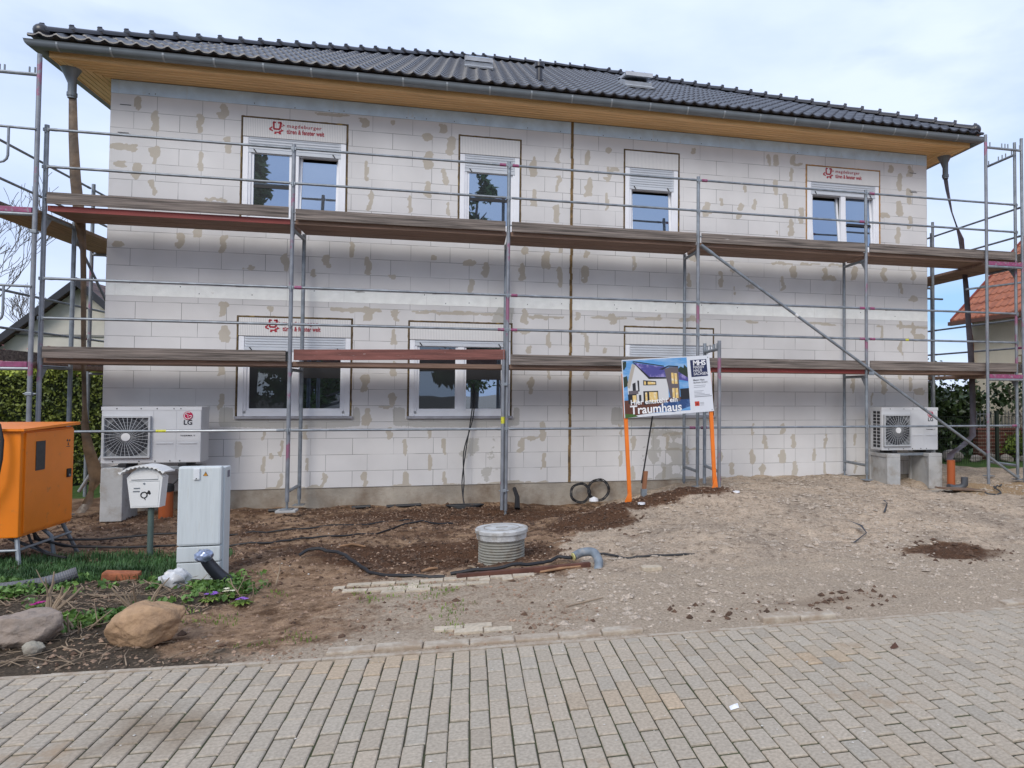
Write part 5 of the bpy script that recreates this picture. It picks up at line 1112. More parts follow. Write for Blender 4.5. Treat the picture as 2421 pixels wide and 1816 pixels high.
flat('picture_trim', (.015, .015, .02), [[(.115, .955), (.13, .945), (.3, .68), (.505, .655), (.505, .63), (.29, .645)], [(.115, .955), (.13, .97), (.47, .86), (.47, .845)], [(.41, .80), (.52, .86), (.63, .84), (.63, .82), (.52, .84), (.45, .79)], [(.05, .4), (.052, .24), (.145, .23), (.145, .41)], [(.22, .44), (.385, .43), (.385, .22), (.22, .2)], [(.635, .44), (B, .44), (B, .25), (.635, .25)], [(.225, .63), (.37, .60), (.37, .53), (.225, .54)], [(.105, .58), (.14, .60), (.14, .44), (.105, .44)], [(.16, .63), (.18, .63), (.18, .44), (.165, .44)], [(.17, .38), (.195, .38), (.195, .22), (.17, .22)]], .003)
flat('picture_dormer', (.12, .10, .11), [[(.47, .80), (.53, .83), (.63, .82), (.625, .22), (.525, .24), (.5, .5)]], .0033)
flat('picture_porch', (.12, .10, .11), [[(.06, .46), (.165, .46), (.165, .40), (.06, .40)]], .0033)
flat('picture_lit_windows', (.72, .50, .17), [[(.1, .38), (.14, .38), (.14, .26), (.1, .26)], [(.24, .415), (.262, .415), (.262, .25), (.24, .25)], [(.285, .42), (.375, .41), (.375, .24), (.285, .25)], [(.545, .73), (.572, .725), (.572, .53), (.545, .54)], [(.58, .72), (.61, .715), (.61, .53), (.58, .53)], [(.545, .46), (.572, .46), (.572, .28), (.545, .28)], [(.58, .455), (.61, .455), (.61, .28), (.58, .28)], [(.235, .61), (.255, .605), (.255, .55), (.235, .55)], [(.275, .60), (.36, .585), (.36, .545), (.275, .55)]], .0036, dirt=(.8, .75, .6), dscale=20)
mb = MB(); text_mb(mb, 'Hier entsteht ein', SM(.0042), .099, .018, 1.0); 
mb.v = [tuple(Vector(p)) for p in mb.v]
o = mb.build('headline_lettering', mat('white_print', (.8, .8, .8), .5), plate, fix=False); o.location = Vector((.085, 0, .175))+Vector((0, 0, .008))
mb = MB(); text_mb(mb, 'Traumhaus', SM(.0042), .168, .02, .99); o = mb.build('main_lettering', mat('white_print_large', (.8, .8, .8), .5), plate, fix=False); o.location = Vector((.085, 0, .055))
flat('firm_square', (.012, .02, .075), [[(.775, .63), (.965, .635), (.962, .935), (.772, .93)]], .002)
def sgtext(name, s, u, v, size, bold, sx, m, par=plate, d=.004, sp=1):
    mb = MB(); text_mb(mb, s, SM(d), size, bold, sx, sp=sp); o = mb.build(name, m, par, fix=False); a_ = sp_(u, v)-sp_(0, 0); o.location = a_; return o
Mw = mat('white_print_small', (.78, .78, .8), .5); Mk = mat('grey_print', (.10, .10, .12), .5)
sgtext('firm_initials', 'MHS', .80, .835, .098, .03, 1.05, Mw, sp=.9)
for i, t_ in enumerate(('MASSIV', 'HAUS', 'SACHSEN')): sgtext('firm_lettering', t_, .80, .775-.058*i, .056, .004, .92, Mw)
sgtext('address_heading', 'Massiv Haus', .79, .56, .034, .02, 1, Mk); sgtext('address_heading', 'Sachsen GmbH', .79, .515, .034, .008, 1, Mk)
for i, (v, wd, h) in enumerate(((.47, .14, .008), (.44, .13, .008), (.375, .11, .007), (.35, .09, .007), (.325, .12, .007), (.30, .18, .009), (.27, .20, .014))): 
    flat('address_line', (.30, .31, .34), [[(.792, v), (.792+wd, v), (.792+wd, v+h), (.792, v+h)]], .002)
flat('red_square_mark', (.50, .045, .02), [[(.79, .115), (.842, .115), (.842, .195), (.79, .195)]], .002)
flat('mark_roof', (.18, .02, .02), [[(.806, .135), (.826, .135), (.826, .155), (.816, .168), (.806, .155)]], .003)
for v in (.165, .145, .12): flat('mark_line', (.35, .36, .38), [[(.85, v), (.895, v), (.895, v+.008), (.85, v+.008)]], .002)
for u, v in ((.98, .965), (.02, .965), (.98, .03), (.66, .955)):
    mb = MB(); c = sp_(u, v, .004); mb.tube([c, c+Vector((0, .004, 0))], .007, 8); mb.build('screw', M_galv, plate)
# pole and stake beside the sign
mb = MB(); mb.tube([(7.493, -1.8, .35), (7.665, -1.8, 1.4)], .0115, 8); tag(mb.build('thin_pole', M_black, smooth=True), 'thin black pole leaning behind the billboard', 'pole')
st_ = empty('survey_stake', (7.5, -1.9, gz(7.5, -1.9)), 'short brown wooden stake with a grey metal foot left of the billboard soil', 'stake')
mb = MB(); mb.add([Vector(q) for q in ((7.475, -1.93, .27), (7.53, -1.93, .27), (7.53, -1.88, .27), (7.475, -1.88, .27), (7.50, -1.93, .53), (7.555, -1.93, .53), (7.555, -1.88, .53), (7.50, -1.88, .53))], [(0, 1, 2, 3), (7, 6, 5, 4), (0, 4, 5, 1), (1, 5, 6, 2), (2, 6, 7, 3), (3, 7, 4, 0)]); P(mb, 'wooden_handle', mat('reddish_wood', (.26, .11, .05), .7, var=.2, stretch=(9, 9, 1)), st_)
mb = MB(); mb.add([Vector(q) for q in ((7.46, -1.94, 0), (7.53, -1.94, 0), (7.53, -1.86, 0), (7.46, -1.86, 0), (7.465, -1.94, .285), (7.54, -1.94, .285), (7.54, -1.86, .285), (7.465, -1.86, .285))], [(0, 1, 2, 3), (7, 6, 5, 4), (0, 4, 5, 1), (1, 5, 6, 2), (2, 6, 7, 3), (3, 7, 4, 0)]); P(mb, 'metal_foot', M_galv, st_)

# ------------------------------------------------------------------ inspection shaft
sh_ = empty('inspection_shaft', (5.44, -4.15, -.1), 'round plastic inspection shaft with a concrete lid ring, half dug out of the soil', 'inspection shaft')
cx, cy = 5.44, -4.15; zt = .235
mb = MB(); prof_ = [(-.25, .225)]; z = -.2
while z < zt-.11: prof_ += [(z, .222), (z+.010, .236), (z+.018, .236), (z+.026, .222)]; z += .028
mb.tube([(cx, cy, z) for z, _ in prof_], [r_ for _, r_ in prof_], 40); o = mb.build('ribbed_pipe', mat('grey_ribbed_plastic', (.30, .29, .25), .7, var=.2, scale=6, dirt=(.16, .12, .08), dscale=6, dlo=.5, dhi=.7), sh_, smooth=True); o.location = -Vector(sh_.location)
mb = MB(); mb.tube([(cx, cy, zt-.11), (cx, cy, zt-.10), (cx, cy, zt-.045), (cx, cy, zt-.04), (cx, cy, zt-.04), (cx, cy, zt-.008), (cx, cy, zt)], [.24, .252, .256, .258, .268, .270, .262], 44)
M_lid = mat('shaft_lid_concrete', (.50, .50, .49), .85, var=.2, scale=8, dirt=(.27, .24, .2), dscale=7, dlo=.5, dhi=.66, bump=.3)
o = mb.build('lid', M_lid, sh_, smooth=True); o.location = -Vector(sh_.location)
mb = MB(); mb.tube([(cx+.18*math.cos(a_), cy+.18*math.sin(a_), zt+.002) for a_ in np.linspace(0, 6.283, 30)], .004, 5, cap=False); mb.tube([(cx-.06, cy, zt+.003), (cx+.06, cy+.01, zt+.003)], .006, 5)
o = mb.build('lid_groove', M_conc, sh_); o.location = -Vector(sh_.location)

# ------------------------------------------------------------------ loose things on the ground
def ground_path(pts, r_, off=None): return [(x, y, gz(x, y)+(off if off is not None else r_*.9)+z) for x, y, z in pts]
def smooth_path(pts, n_=6):
    P_ = [Vector(p) for p in pts]; out_ = []
    for i in range(len(P_)-1):
        p0, p1, p2, p3 = P_[max(i-1, 0)], P_[i], P_[i+1], P_[min(i+2, len(P_)-1)]
        for j in range(n_):
            t_ = j/n_; out_.append(.5*((2*p1)+(-p0+p2)*t_+(2*p0-5*p1+4*p2-p3)*t_*t_+(-p0+3*p1-3*p2+p3)*t_**3))
    return out_+[P_[-1]]
def cable(pts, r_, label, cat='cable', m=None, name='cable'):
    q = smooth_path(pts); q = [(p.x, p.y, gz(p.x, p.y)+r_*.8+p.z) for p in q]; mb = MB(); mb.tube(q, r_, 8); return tag(mb.build(name, m or M_rubber, smooth=True), label, cat)
cable([(3.53, -4.25, .02), (3.62, -4.2, .06), (3.8, -4.25, .07), (4.05, -4.45, .03), (4.3, -4.75, .0), (4.6, -4.95, .0), (4.9, -5.0, -.01)], .016, 'thick black hose arching over the soil left of the inspection shaft', 'hose', name='hose')
cable([(1.9, -2.6, 0), (2.6, -2.75, .01), (3.2, -2.6, .01), (3.9, -2.35, 0), (4.3, -1.9, .01), (4.9, -1.7, 0)], .011, 'thin black cable lying across the bare soil in front of the wall')
cable([(2.0, -2.0, 0), (2.8, -1.95, .01), (3.5, -1.8, 0), (4.4, -1.5, .0)], .010, 'black cable nearest the wall, running along the soil')
cable([(4.95, -4.95, .0), (5.3, -4.92, .03), (5.7, -4.85, .05), (5.95, -4.72, .04), (6.08, -4.8, .05)], .017, 'black cable passing in front of the inspection shaft')
cable([(6.35, -4.55, .03), (6.7, -4.6, .0), (7.1, -4.7, 0), (7.35, -4.72, -.01)], .012, 'black cable end running out over the beige gravel')
mb = MB(); q = smooth_path([(6.1, -4.80, .05), (6.17, -4.77, .075), (6.25, -4.78, .085), (6.30, -4.83, .075), (6.32, -4.93, .02), (6.3, -5.0, -.05)]); mb.tube(q, .042, 14)
el_ = tag(mb.build('pipe_elbow', mat('dusty_grey_pipe', (.17, .20, .23), .6, var=.3, scale=12, dirt=(.36, .33, .29), dscale=9), smooth=True), 'dusty grey plastic pipe elbow sticking out of the gravel', 'pipe elbow')
mb = MB(); mb.tube([(6.09, -4.803, .047), (6.10, -4.80, .05)], .038, 12); mb.build('pipe_mouth', mat('yellow_foam', (.55, .5, .2), .8), el_)
mb = MB(); mb.box(5.0, 6.25, -5.02, -4.97, gz(5.3, -5)-.03, gz(5.3, -5)+.02, M=Matrix.Translation((5.6, -5, 0)) @ Matrix.Rotation(R(9), 4, 'Z') @ Matrix.Translation((-5.6, 5, .03)))
tag(mb.build('rusty_strip', mat('rusty_edge', (.11, .045, .03), .9, var=.4)), 'rusty dark edging strip along the dug out hole', 'edging strip')
# cables hanging from the window and the two coils by the wall
for i, dx in enumerate((0, .03)):
    q = smooth_path([(5.13+dx*.6, .0, 1.75), (5.16+dx*.5, -.06, 1.6), (5.12+dx, -.1, 1.2), (5.05-dx, -.14, .7), (5.0+dx, -.2, .25), (5.02, -.3, .0), (5.05, -.36, -.12)]); mb = MB(); mb.tube(q, .0095, 8)
    if i == 0: hc = mb.build('hanging_cable', M_rubber, smooth=True); tag(hc, 'pair of black cables hanging out of the ground floor window', 'cable')
    else: mb.build('second_strand', M_rubber, hc, smooth=True)
mb = MB()
for k in range(4): mb.tube([(5.05+(.22+.02*k)*math.cos(a_), -.45+.09*math.sin(a_), gz(5.05, -.45)+.012+.012*k) for a_ in np.linspace(0, 6.28, 30)], .0095, 6, cap=False)
mb.build('coil_on_ground', M_rubber, hc)
def coil(cx, cz, r_, label, turns=5):
    mb = MB(); pts = []
    for i in range(turns*28+1):
        a_ = 2*math.pi*i/28; rr_ = r_*(1+.10*math.sin(i*.37)); pts.append((cx+rr_*math.cos(a_), -.14-.012*math.sin(i*.9)+.02*math.sin(a_), cz+rr_*math.sin(a_)*.96))
    mb.tube(pts, .0085, 6); return tag(mb.build('cable_coil', M_rubber, smooth=True), label, 'cable coil')
coil(6.87, .0, .155, 'left coil of black hose leaning on the wall base'); coil(7.17, .045, .17, 'right, larger coil of black hose leaning on the wall base', 4)
mb = MB(); mb.tube([(7.03, -.5, -.08), (7.03, -.5, -.04), (7.03, -.49, -.02)], [.075, .07, .02], 16); tag(mb.build('paper_cup_lid', M_white, smooth=True), 'small white lid on the soil below the hose coils', 'lid')
for (x, y, l_, an, lab) in ((4.15, -.3, .5, 4, 'longer black pipe offcut lying at the foot of the wall'), (3.55, -.35, .26, -4, 'shorter black pipe offcut lying at the foot of the wall'), (2.45, -.4, .3, 3, 'flat black offcut on the soil near the left scaffold post')):
    mb = MB(); q = [(x-l_/2, y, gz(x, y)+.025), (x+l_/2, y+l_*math.tan(R(an))*.3, gz(x, y)+.035)]; mb.tube(q, .026, 8); tag(mb.build('pipe_offcut', M_rubber, smooth=True), lab, 'pipe offcut')
mb = MB(); mb.tube([(5.83, -.55, -.16), (5.84, -.4, .0), (5.8, -.25, .12)], [.045, .035, .03], 8); tag(mb.build('black_pipe_stub', M_rubber, smooth=True), 'black pipe stub poking out beside the third scaffold post', 'pipe stub')
for (x, y, lab) in ((7.36, -2.35, 'small white tin lid beside the left orange post'), (8.75, -2.25, 'small white tin lid right of the brown soil heap')):
    mb = MB(); z = gz(x, y); mb.tube([(x, y, z), (x, y, z+.022)], .05, 18); tag(mb.build('tin_lid', M_white, smooth=False), lab, 'lid')
# grey ribbed duct at left, brick, corrugated pipe wrapped in foil
mb = MB(); q = smooth_path([(.9, -5.0, .06), (1.4, -4.98, .05), (1.75, -4.92, .07), (1.95, -4.82, .12)], 30); rs = [.045+.004*(i % 2) for i in range(len(q))]; mb.tube(q, rs, 14)
tag(mb.build('ribbed_duct', mat('ribbed_grey_duct', (.13, .13, .14), .6, var=.2), smooth=False), 'dark grey ribbed duct lying in the grass at the left edge', 'duct')
mb = MB(); mb.bbox(-.13, .13, -.06, .06, 0, .065, .014, M=Matrix.Translation((2.27, -4.82, gz(2.27, -4.8)+.03)) @ Matrix.Rotation(R(8), 4, 'Z') @ Matrix.Rotation(R(6), 4, 'Y')); tag(mb.build('brick', mat('orange_brick', (.33, .11, .05), .9, var=.3, scale=20, bump=.5)), 'lone orange brick in the greenery below the mailbox', 'brick')
mb = MB(); q = smooth_path([(3.15, -4.85, -.05), (3.05, -4.87, .03), (2.97, -4.9, .14), (2.93, -4.92, .22)]); mb.tube(q, [.058-.0008*i for i in range(len(q))], 14)
wp = tag(mb.build('wrapped_pipe', mat('black_pipe', (.02, .022, .03), .35), smooth=True), 'black pipe stub wrapped in blue foil in front of the utility cabinet', 'pipe')
bm = bmesh.new(); bmesh.ops.create_icosphere(bm, subdivisions=3, radius=.068)
for v in bm.verts: v.co *= 1+.16*math.sin(v.co.x*90+v.co.z*70)*math.cos(v.co.y*80); v.co.z *= .8; v.co += Vector((2.925, -4.93, .235))
mb = MB(); mb.add([v.co for v in bm.verts], [[v.index for v in f.verts] for f in bm.faces]); bm.free(); mb.build('foil_wrap', mat('silver_blue_foil', (.30, .35, .48), .25, .5, var=.4, scale=25), wp, smooth=True)
# plastic bag
bm = bmesh.new(); bmesh.ops.create_icosphere(bm, subdivisions=3, radius=.1)
for v in bm.verts: v.co *= 1+.28*math.sin(v.co.x*55+v.co.z*40)*math.cos(v.co.y*60+1); v.co.z *= .75; v.co += Vector((2.78, -5.12, gz(2.78, -5.12)+.07))
mb = MB(); mb.add([v.co for v in bm.verts], [[v.index for v in f.verts] for f in bm.faces]); bm.free(); tag(mb.build('plastic_bag', mat('pale_film', (.52, .52, .52), .3, var=.25, scale=20), smooth=True), 'crumpled pale plastic bag in the greenery before the utility cabinet', 'plastic bag')
# boulders
def boulder(x, y, sx_, sy_, sz_, seed, col, col2, label, rot=0, name='boulder', sub=5):
    bm = bmesh.new(); bmesh.ops.create_icosphere(bm, subdivisions=sub, radius=1); r_ = np.random.default_rng(seed)
    dirs = [Vector(r_.normal(size=3)).normalized() for _ in range(9)]; offs = r_.uniform(.70, .9, 9)
    from mathutils import noise as nn
    for v in bm.verts:
        n_ = v.co.normalized(); r1 = 1.0
        for d, o in zip(dirs, offs):
            c = n_.dot(d)
            if c > 0: r1 = min(r1, o/c) if c > o else r1
        r1 += .10*nn.noise(n_*2.2+Vector((seed, 0, 0)))+.045*abs(nn.noise(n_*5+Vector((0, seed, 0))))+.02*nn.noise(n_*14)
        v.co = n_*r1
        v.co = Vector((v.co.x*sx_, v.co.y*sy_, v.co.z*sz_))
    Mr = Matrix.Rotation(R(rot), 4, 'Y')
    mb = MB(); mb.add([Mr @ v.co for v in bm.verts], [[v.index for v in f.verts] for f in bm.faces]); bm.free()
    o = mb.build(name, mat('stone_'+str(seed), col, .9, var=.25, scale=7, bump=.9, bscale=22, dirt=col2, dscale=6, dlo=.42, dhi=.62, detail=10), smooth=True); o.location = (x, y, gz(x, y)+sz_*.72)
    return tag(o, label, 'boulder')
boulder(3.08, -6.42, .225, .16, .155, 17, (.44, .28, .16), (.27, .17, .10), 'rounded tan boulder at the kerb, right of the other stones', -10)
boulder(2.37, -6.38, .235, .17, .13, 8, (.33, .26, .21), (.22, .18, .15), 'large grey brown boulder cut by the left picture edge', -14)
boulder(2.53, -6.58, .062, .05, .05, 11, (.36, .33, .26), (.25, .22, .18), 'fist sized pale stone between the two boulders', 0, 'stone', 4)
# dead leaf and scrap on the paving
mb = MB(); mb.add([(0, 0, .0), (.05, .01, .004), (.055, .045, .012), (.005, .04, .002), (.025, .02, .02)], [(0, 1, 4), (1, 2, 4), (2, 3, 4), (3, 0, 4)]); mb.v = [(x+6.43, y-8.2, z+.004) for x, y, z in mb.v]
tag(mb.build('paper_scrap', M_white), 'small white paper scrap on the paving', 'litter')
mb = MB(); mb.add([(0, 0, .0), (.06, .015, .004), (.05, .04, .03), (.005, .03, .002), (.03, .02, .03)], [(0, 1, 4), (1, 2, 4), (2, 3, 4), (3, 0, 4)]); mb.v = [(x+7.75, y-7.6, z+.004) for x, y, z in mb.v]
tag(mb.build('dead_leaf', mat('dead_leaf_brown', (.09, .04, .025), .8)), 'curled brown dead leaf on the paving at right', 'leaf')
# boards and scraps at the right
def sheet(x, y, sx_, sy_, an, m, label, name='board', tilt=4, cat='board'):
    mb = MB(); z = gz(x, y)+.03; mb.bbox(-sx_/2, sx_/2, -sy_/2, sy_/2, 0, .02, .005, M=Matrix.Translation((x, y, z)) @ Matrix.Rotation(R(an), 4, 'Z') @ Matrix.Rotation(R(tilt), 4, 'Y')); return tag(mb.build(name, m), label, cat)
M_bd = mat('muddy_board', (.17, .105, .07), .9, var=.4, scale=7, dirt=(.34, .28, .2), dscale=3, bump=.5)
sheet(12.75, -1.75, .75, .3, 4, M_bd, 'muddy brown board lying on the sand in front of the right heat pump'); sheet(12.45, -1.45, .6, .3, -6, mat('dusty_board', (.3, .26, .21), .9, var=.3, bump=.5), 'dusty board half buried behind the muddy one', tilt=-5)
cable([(13.0, -2.0, .02), (13.15, -2.08, .0), (13.3, -2.0, .02), (13.5, -1.6, .03), (13.9, -1.3, .03)], .012, 'bent dark strip on the sand at the far right', m=mat('dark_strip', (.04, .045, .05), .6), name='plastic_strip')
M_strip = mat('black_film_strip', (.05, .055, .065), .6, var=.3)
for i, (pts, lab) in enumerate((([(10.35, -3.4, .0), (10.55, -3.15, .03), (10.62, -2.95, .04), (10.72, -3.0, .02)], 'dark plastic strip on the gravel, farther from the street'), ([(9.25, -4.55, .0), (9.55, -4.3, .02), (9.6, -4.1, .05), (9.5, -3.95, .06)], 'bent dark plastic strip on the gravel left of the red brown patch'))):
    q = [(x, y, gz(x, y)+.02+z) for x, y, z in pts]; o = ribbon('plastic_strip', q, [(.05, 20), (.06, 60), (.05, 30), (.03, 80)], M_strip, None, .006); tag(o, lab, 'plastic strip')
print('p4')
# ------------------------------------------------------------------ vegetation helpers
def leafcloud(name, centers, sizes, m, parent=None, seed=1, elong=1.6, droop=0.0):
    r = np.random.default_rng(seed); n = len(centers); a_ = r.normal(size=(n, 3)); a_ /= np.linalg.norm(a_, axis=1)[:, None]
    a_[:, 2] -= droop; a_ /= np.linalg.norm(a_, axis=1)[:, None]
    b_ = np.cross(a_, r.normal(size=(n, 3))); b_ /= np.linalg.norm(b_, axis=1)[:, None]; c_ = np.cross(a_, b_)
    s = sizes[:, None]; C_ = centers
    V = np.stack([C_-a_*s*elong*.5, C_+b_*s*.5+c_*s*.1, C_+a_*s*elong*.5, C_-b_*s*.5+c_*s*.1], 1).reshape(-1, 3)
    F = np.arange(4*n).reshape(-1, 4)
    o = npmesh(name, V, F, m, parent); return o
def blob_points(n, blobs, seed, shell=.45):
    r = np.random.default_rng(seed); w_ = np.array([b[3]*b[4]*b[5] for b in blobs])**.8; w_ = w_/w_.sum(); k = r.choice(len(blobs), n, p=w_)
    B_ = np.array(blobs)[k]; d = r.normal(size=(n, 3)); d /= np.linalg.norm(d, axis=1)[:, None]; rad = (shell+(1-shell)*r.random(n))**.8
    rad *= 1+.18*r.normal(size=n)
    return B_[:, :3]+d*B_[:, 3:6]*rad[:, None]
def branch_tree(parent, name, base_, h, seed, m, spread=.55, depth=5, r0=.09, lean=(0, 0), up=.35, n0=4, minr=.004, seglen=.3):
    r = random.Random(seed); mb = MB()
    def grow(p, d, L_, rad, dep):
        pts = [p]; rs = [rad]; n_ = 4
        for i in range(n_):
            d = (d+Vector((r.gauss(0, .12), r.gauss(0, .12), r.gauss(.03, .08)))).normalized(); p = p+d*L_/n_; pts.append(p); rs.append(max(minr, rad*(1-.45*(i+1)/n_)))
        mb.tube(pts, rs, 6 if dep > 2 else 4)
        if dep > 0:
            for k in range(r.choice((2, 3, 3)) if dep > 1 else 3):
                i = r.choice((2, 3, 4)) if k else 4
                dd = (d+Vector((r.gauss(0, spread), r.gauss(0, spread), r.gauss(up*.5, .25)))).normalized(); grow(pts[i], dd, L_*r.uniform(.6, .85), rs[i]*.72, dep-1)
    grow(Vector(base_), Vector((lean[0], lean[1], 1)).normalized(), h*.3, r0, depth)
    return mb.build(name, m, parent, fix=False)
M_bark = mat('grey_bark', (.11, .095, .08), .9, var=.3); M_twig = mat('dead_twig', (.27, .20, .135), .85, var=.3, scale=9)
M_leafd = treemat('dark_leaf', (.012, .028, .008), (.035, .075, .018)); M_leafm = treemat('mid_leaf', (.035, .08, .012), (.11, .18, .03)); M_leafl = treemat('yellow_green_leaf', (.09, .16, .02), (.22, .30, .05), scale=3)  # leaf tones from dark green to yellow green, one per kind of plant

# clipped hedge left of the house
hg = empty('hedge', (-4, 3.9, gz(-4, 3.9)), 'clipped evergreen hedge with light green tips, left of the house', 'hedge')
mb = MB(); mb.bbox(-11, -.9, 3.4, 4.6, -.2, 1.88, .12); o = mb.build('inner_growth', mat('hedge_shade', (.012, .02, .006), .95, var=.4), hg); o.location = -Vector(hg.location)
r = np.random.default_rng(31); n = 48000
P_ = np.stack([r.uniform(-11, -.8, n), np.where(r.random(n) < .75, r.normal(3.36, .06, n), r.uniform(3.3, 4.6, n)), r.uniform(-.1, 1.95, n)], 1)
top = P_[:, 1] > 3.6; P_[top, 2] = r.normal(1.93, .05, top.sum()); P_[:, 2] += .05*np.sin(P_[:, 0]*2.1)+.03*np.sin(P_[:, 0]*5)
lo = leafcloud('foliage', P_, r.uniform(.02, .05, n), treemat('hedge_green', (.045, .072, .010), (.19, .225, .035), scale=5), hg, 3, 1.9); lo.location = -Vector(hg.location)
n = 20000; P_ = np.stack([r.uniform(-11, -.8, n), r.uniform(3.25, 4.5, n), r.normal(1.97, .055, n)], 1); P_[:, 2] += .05*np.sin(P_[:, 0]*2.1)+.03*np.sin(P_[:, 0]*5)
lo = leafcloud('young_tips', P_, r.uniform(.02, .05, n), treemat('hedge_tips', (.33, .42, .05), (.52, .58, .12), scale=5), hg, 4, 1.9); lo.location = -Vector(hg.location)
mb = MB(); mb.bbox(-.04, .04, -.03, .03, 0, 1.25, .01); o = tag(mb.build('garden_post', mat('old_wood_post', (.27, .2, .12), .9, var=.3)), 'weathered wooden post in front of the hedge at the left edge', 'post'); o.location = (-1.73, 1.7, -.2)
# pink blossom shrub behind the hedge
ps = empty('flowering_shrub', (-5.4, 7.5, 0), 'shrub with pink blossom showing above the hedge', 'shrub')
o = branch_tree(ps, 'stems', (0, 0, 0), 2.6, 4, M_bark, depth=4, r0=.05)
P_ = blob_points(2600, [(0, 0, 1.8, 1.5, .8, .75), (1.2, 0, 1.9, .9, .6, .5), (-1.2, 0, 1.7, .9, .6, .6)], 5, .3); leafcloud('blossom', P_, np.random.default_rng(2).uniform(.03, .09, 2600), treemat('pink_blossom', (.40, .10, .11), (.62, .28, .26), scale=3), ps, 6, 1.2)
# bare trees and a conifer at the far left
for i, (x, y, h, sd_, ln, lab) in enumerate(((-8.6, 12, 8.2, 12, .16, 'tall bare tree reaching in from the left edge'), (-9.6, 17, 5.5, 3, .1, 'lower bare tree behind the conifer at the left edge'))):
    t_ = empty('bare_tree', (x, y, 0), lab, 'tree'); branch_tree(t_, 'trunk', (0, 0, 0), h, sd_, M_bark, .42, 6, .13, (ln, 0), .55, minr=.007)
cf = empty('conifer', (-8.7, 12.5, 0), 'dark conifer at the left edge below the bare tree', 'tree')
mb = MB(); mb.tube([(0, 0, 0), (0, 0, 3.5)], [.1, .04], 8); mb.build('trunk', M_bark, cf)
P_ = blob_points(4200, [(0, 0, .6+.42*k, 1.15-.13*k, 1.1-.13*k, .36) for k in range(7)], 8, .2); leafcloud('needles', P_, np.random.default_rng(3).uniform(.05, .14, 4200), treemat('conifer_green', (.008, .014, .008), (.03, .045, .02)), cf, 9, 2.4, .3)

# ------------------------------------------------------------------ neighbour houses
nh = empty('house', (-7.15, 15, 0), 'white gabled house with dark verges far behind the left scaffold', 'house')
M_rend = mat('white_render', (.64, .60, .52), .9, var=.1, scale=2, bump=.2); M_dark = mat('dark_stained_wood', (.02, .022, .03), .6)
hw_ = 2.9; ez, rz_ = 2.35, 5.05
mb = MB(); mb.prism([(-hw_, -.2), (hw_, -.2), (hw_, ez), (0, rz_), (-hw_, ez)], 0, 9, M=Matrix()); mb.build('wall', M_rend, nh)
mb = MB()
for s_ in (-1, 1):
    a_ = Vector((0, 0, rz_+.16)); e_ = Vector((s_*(hw_+.45), 0, ez-.42+.16)); 
    mb.add([a_+Vector((0, -.45, 0)), e_+Vector((0, -.45, 0)), e_+Vector((0, 9.3, 0)), a_+Vector((0, 9.3, 0)), a_+Vector((0, -.45, -.12)), e_+Vector((0, -.45, -.12)), e_+Vector((0, 9.3, -.12)), a_+Vector((0, 9.3, -.12))], [(0, 1, 2, 3), (4, 7, 6, 5), (0, 4, 5, 1), (1, 5, 6, 2), (2, 6, 7, 3)])
M_rt = mat('brown_roof_tile', (.15, .09, .075), .8, var=.15, stretch=(.1, .1, 14), scale=3, dirt=(.05, .03, .03), dscale=2.4, dlo=.5, dhi=.55)
mb.build('roof', M_rt, nh)
for s_ in (-1, 1):
    mb = MB(); a_ = Vector((0, -.46, rz_+.17)); e_ = Vector((s_*(hw_+.47), -.46, ez-.26)); mb.add([a_, e_, e_+Vector((0, 0, -.24)), a_+Vector((0, 0, -.28)), a_+Vector((0, .04, 0)), e_+Vector((0, .04, 0)), e_+Vector((0, .04, -.24)), a_+Vector((0, .04, -.28))], [(0, 1, 2, 3), (7, 6, 5, 4), (0, 4, 5, 1), (1, 5, 6, 2), (2, 6, 7, 3)]); mb.build('verge_board', M_dark, nh)
mb = MB(); mb.box(-.35, 1.35, -.03, .02, 2.05, 2.8); wn = mb.build('window', M_darkglass, nh); mb = MB(); mb.box(-.4, 1.4, -.04, -.028, 2.8, 2.87); mb.box(-.4, 1.4, -.04, -.028, 1.98, 2.05); mb.build('window_trim', mat('brown_trim', (.12, .05, .03), .7), wn)
mb = MB(); mb.box(-1.9, 1.6, -.05, -.01, 3.35, 3.41); mb.build('facade_strip', mat('grey_strip', (.25, .24, .22), .8), nh)
# climbing stems on its wall
cb_ = empty('climbing_shrub', (-9.0, 14.8, 0), 'tangle of bare stems growing up the white gable wall', 'shrub')
branch_tree(cb_, 'stems', (0, 0, 0), 3.4, 21, mat('pale_stem', (.18, .15, .12), .9), .8, 5, .04, (.3, 0), .1, minr=.006)

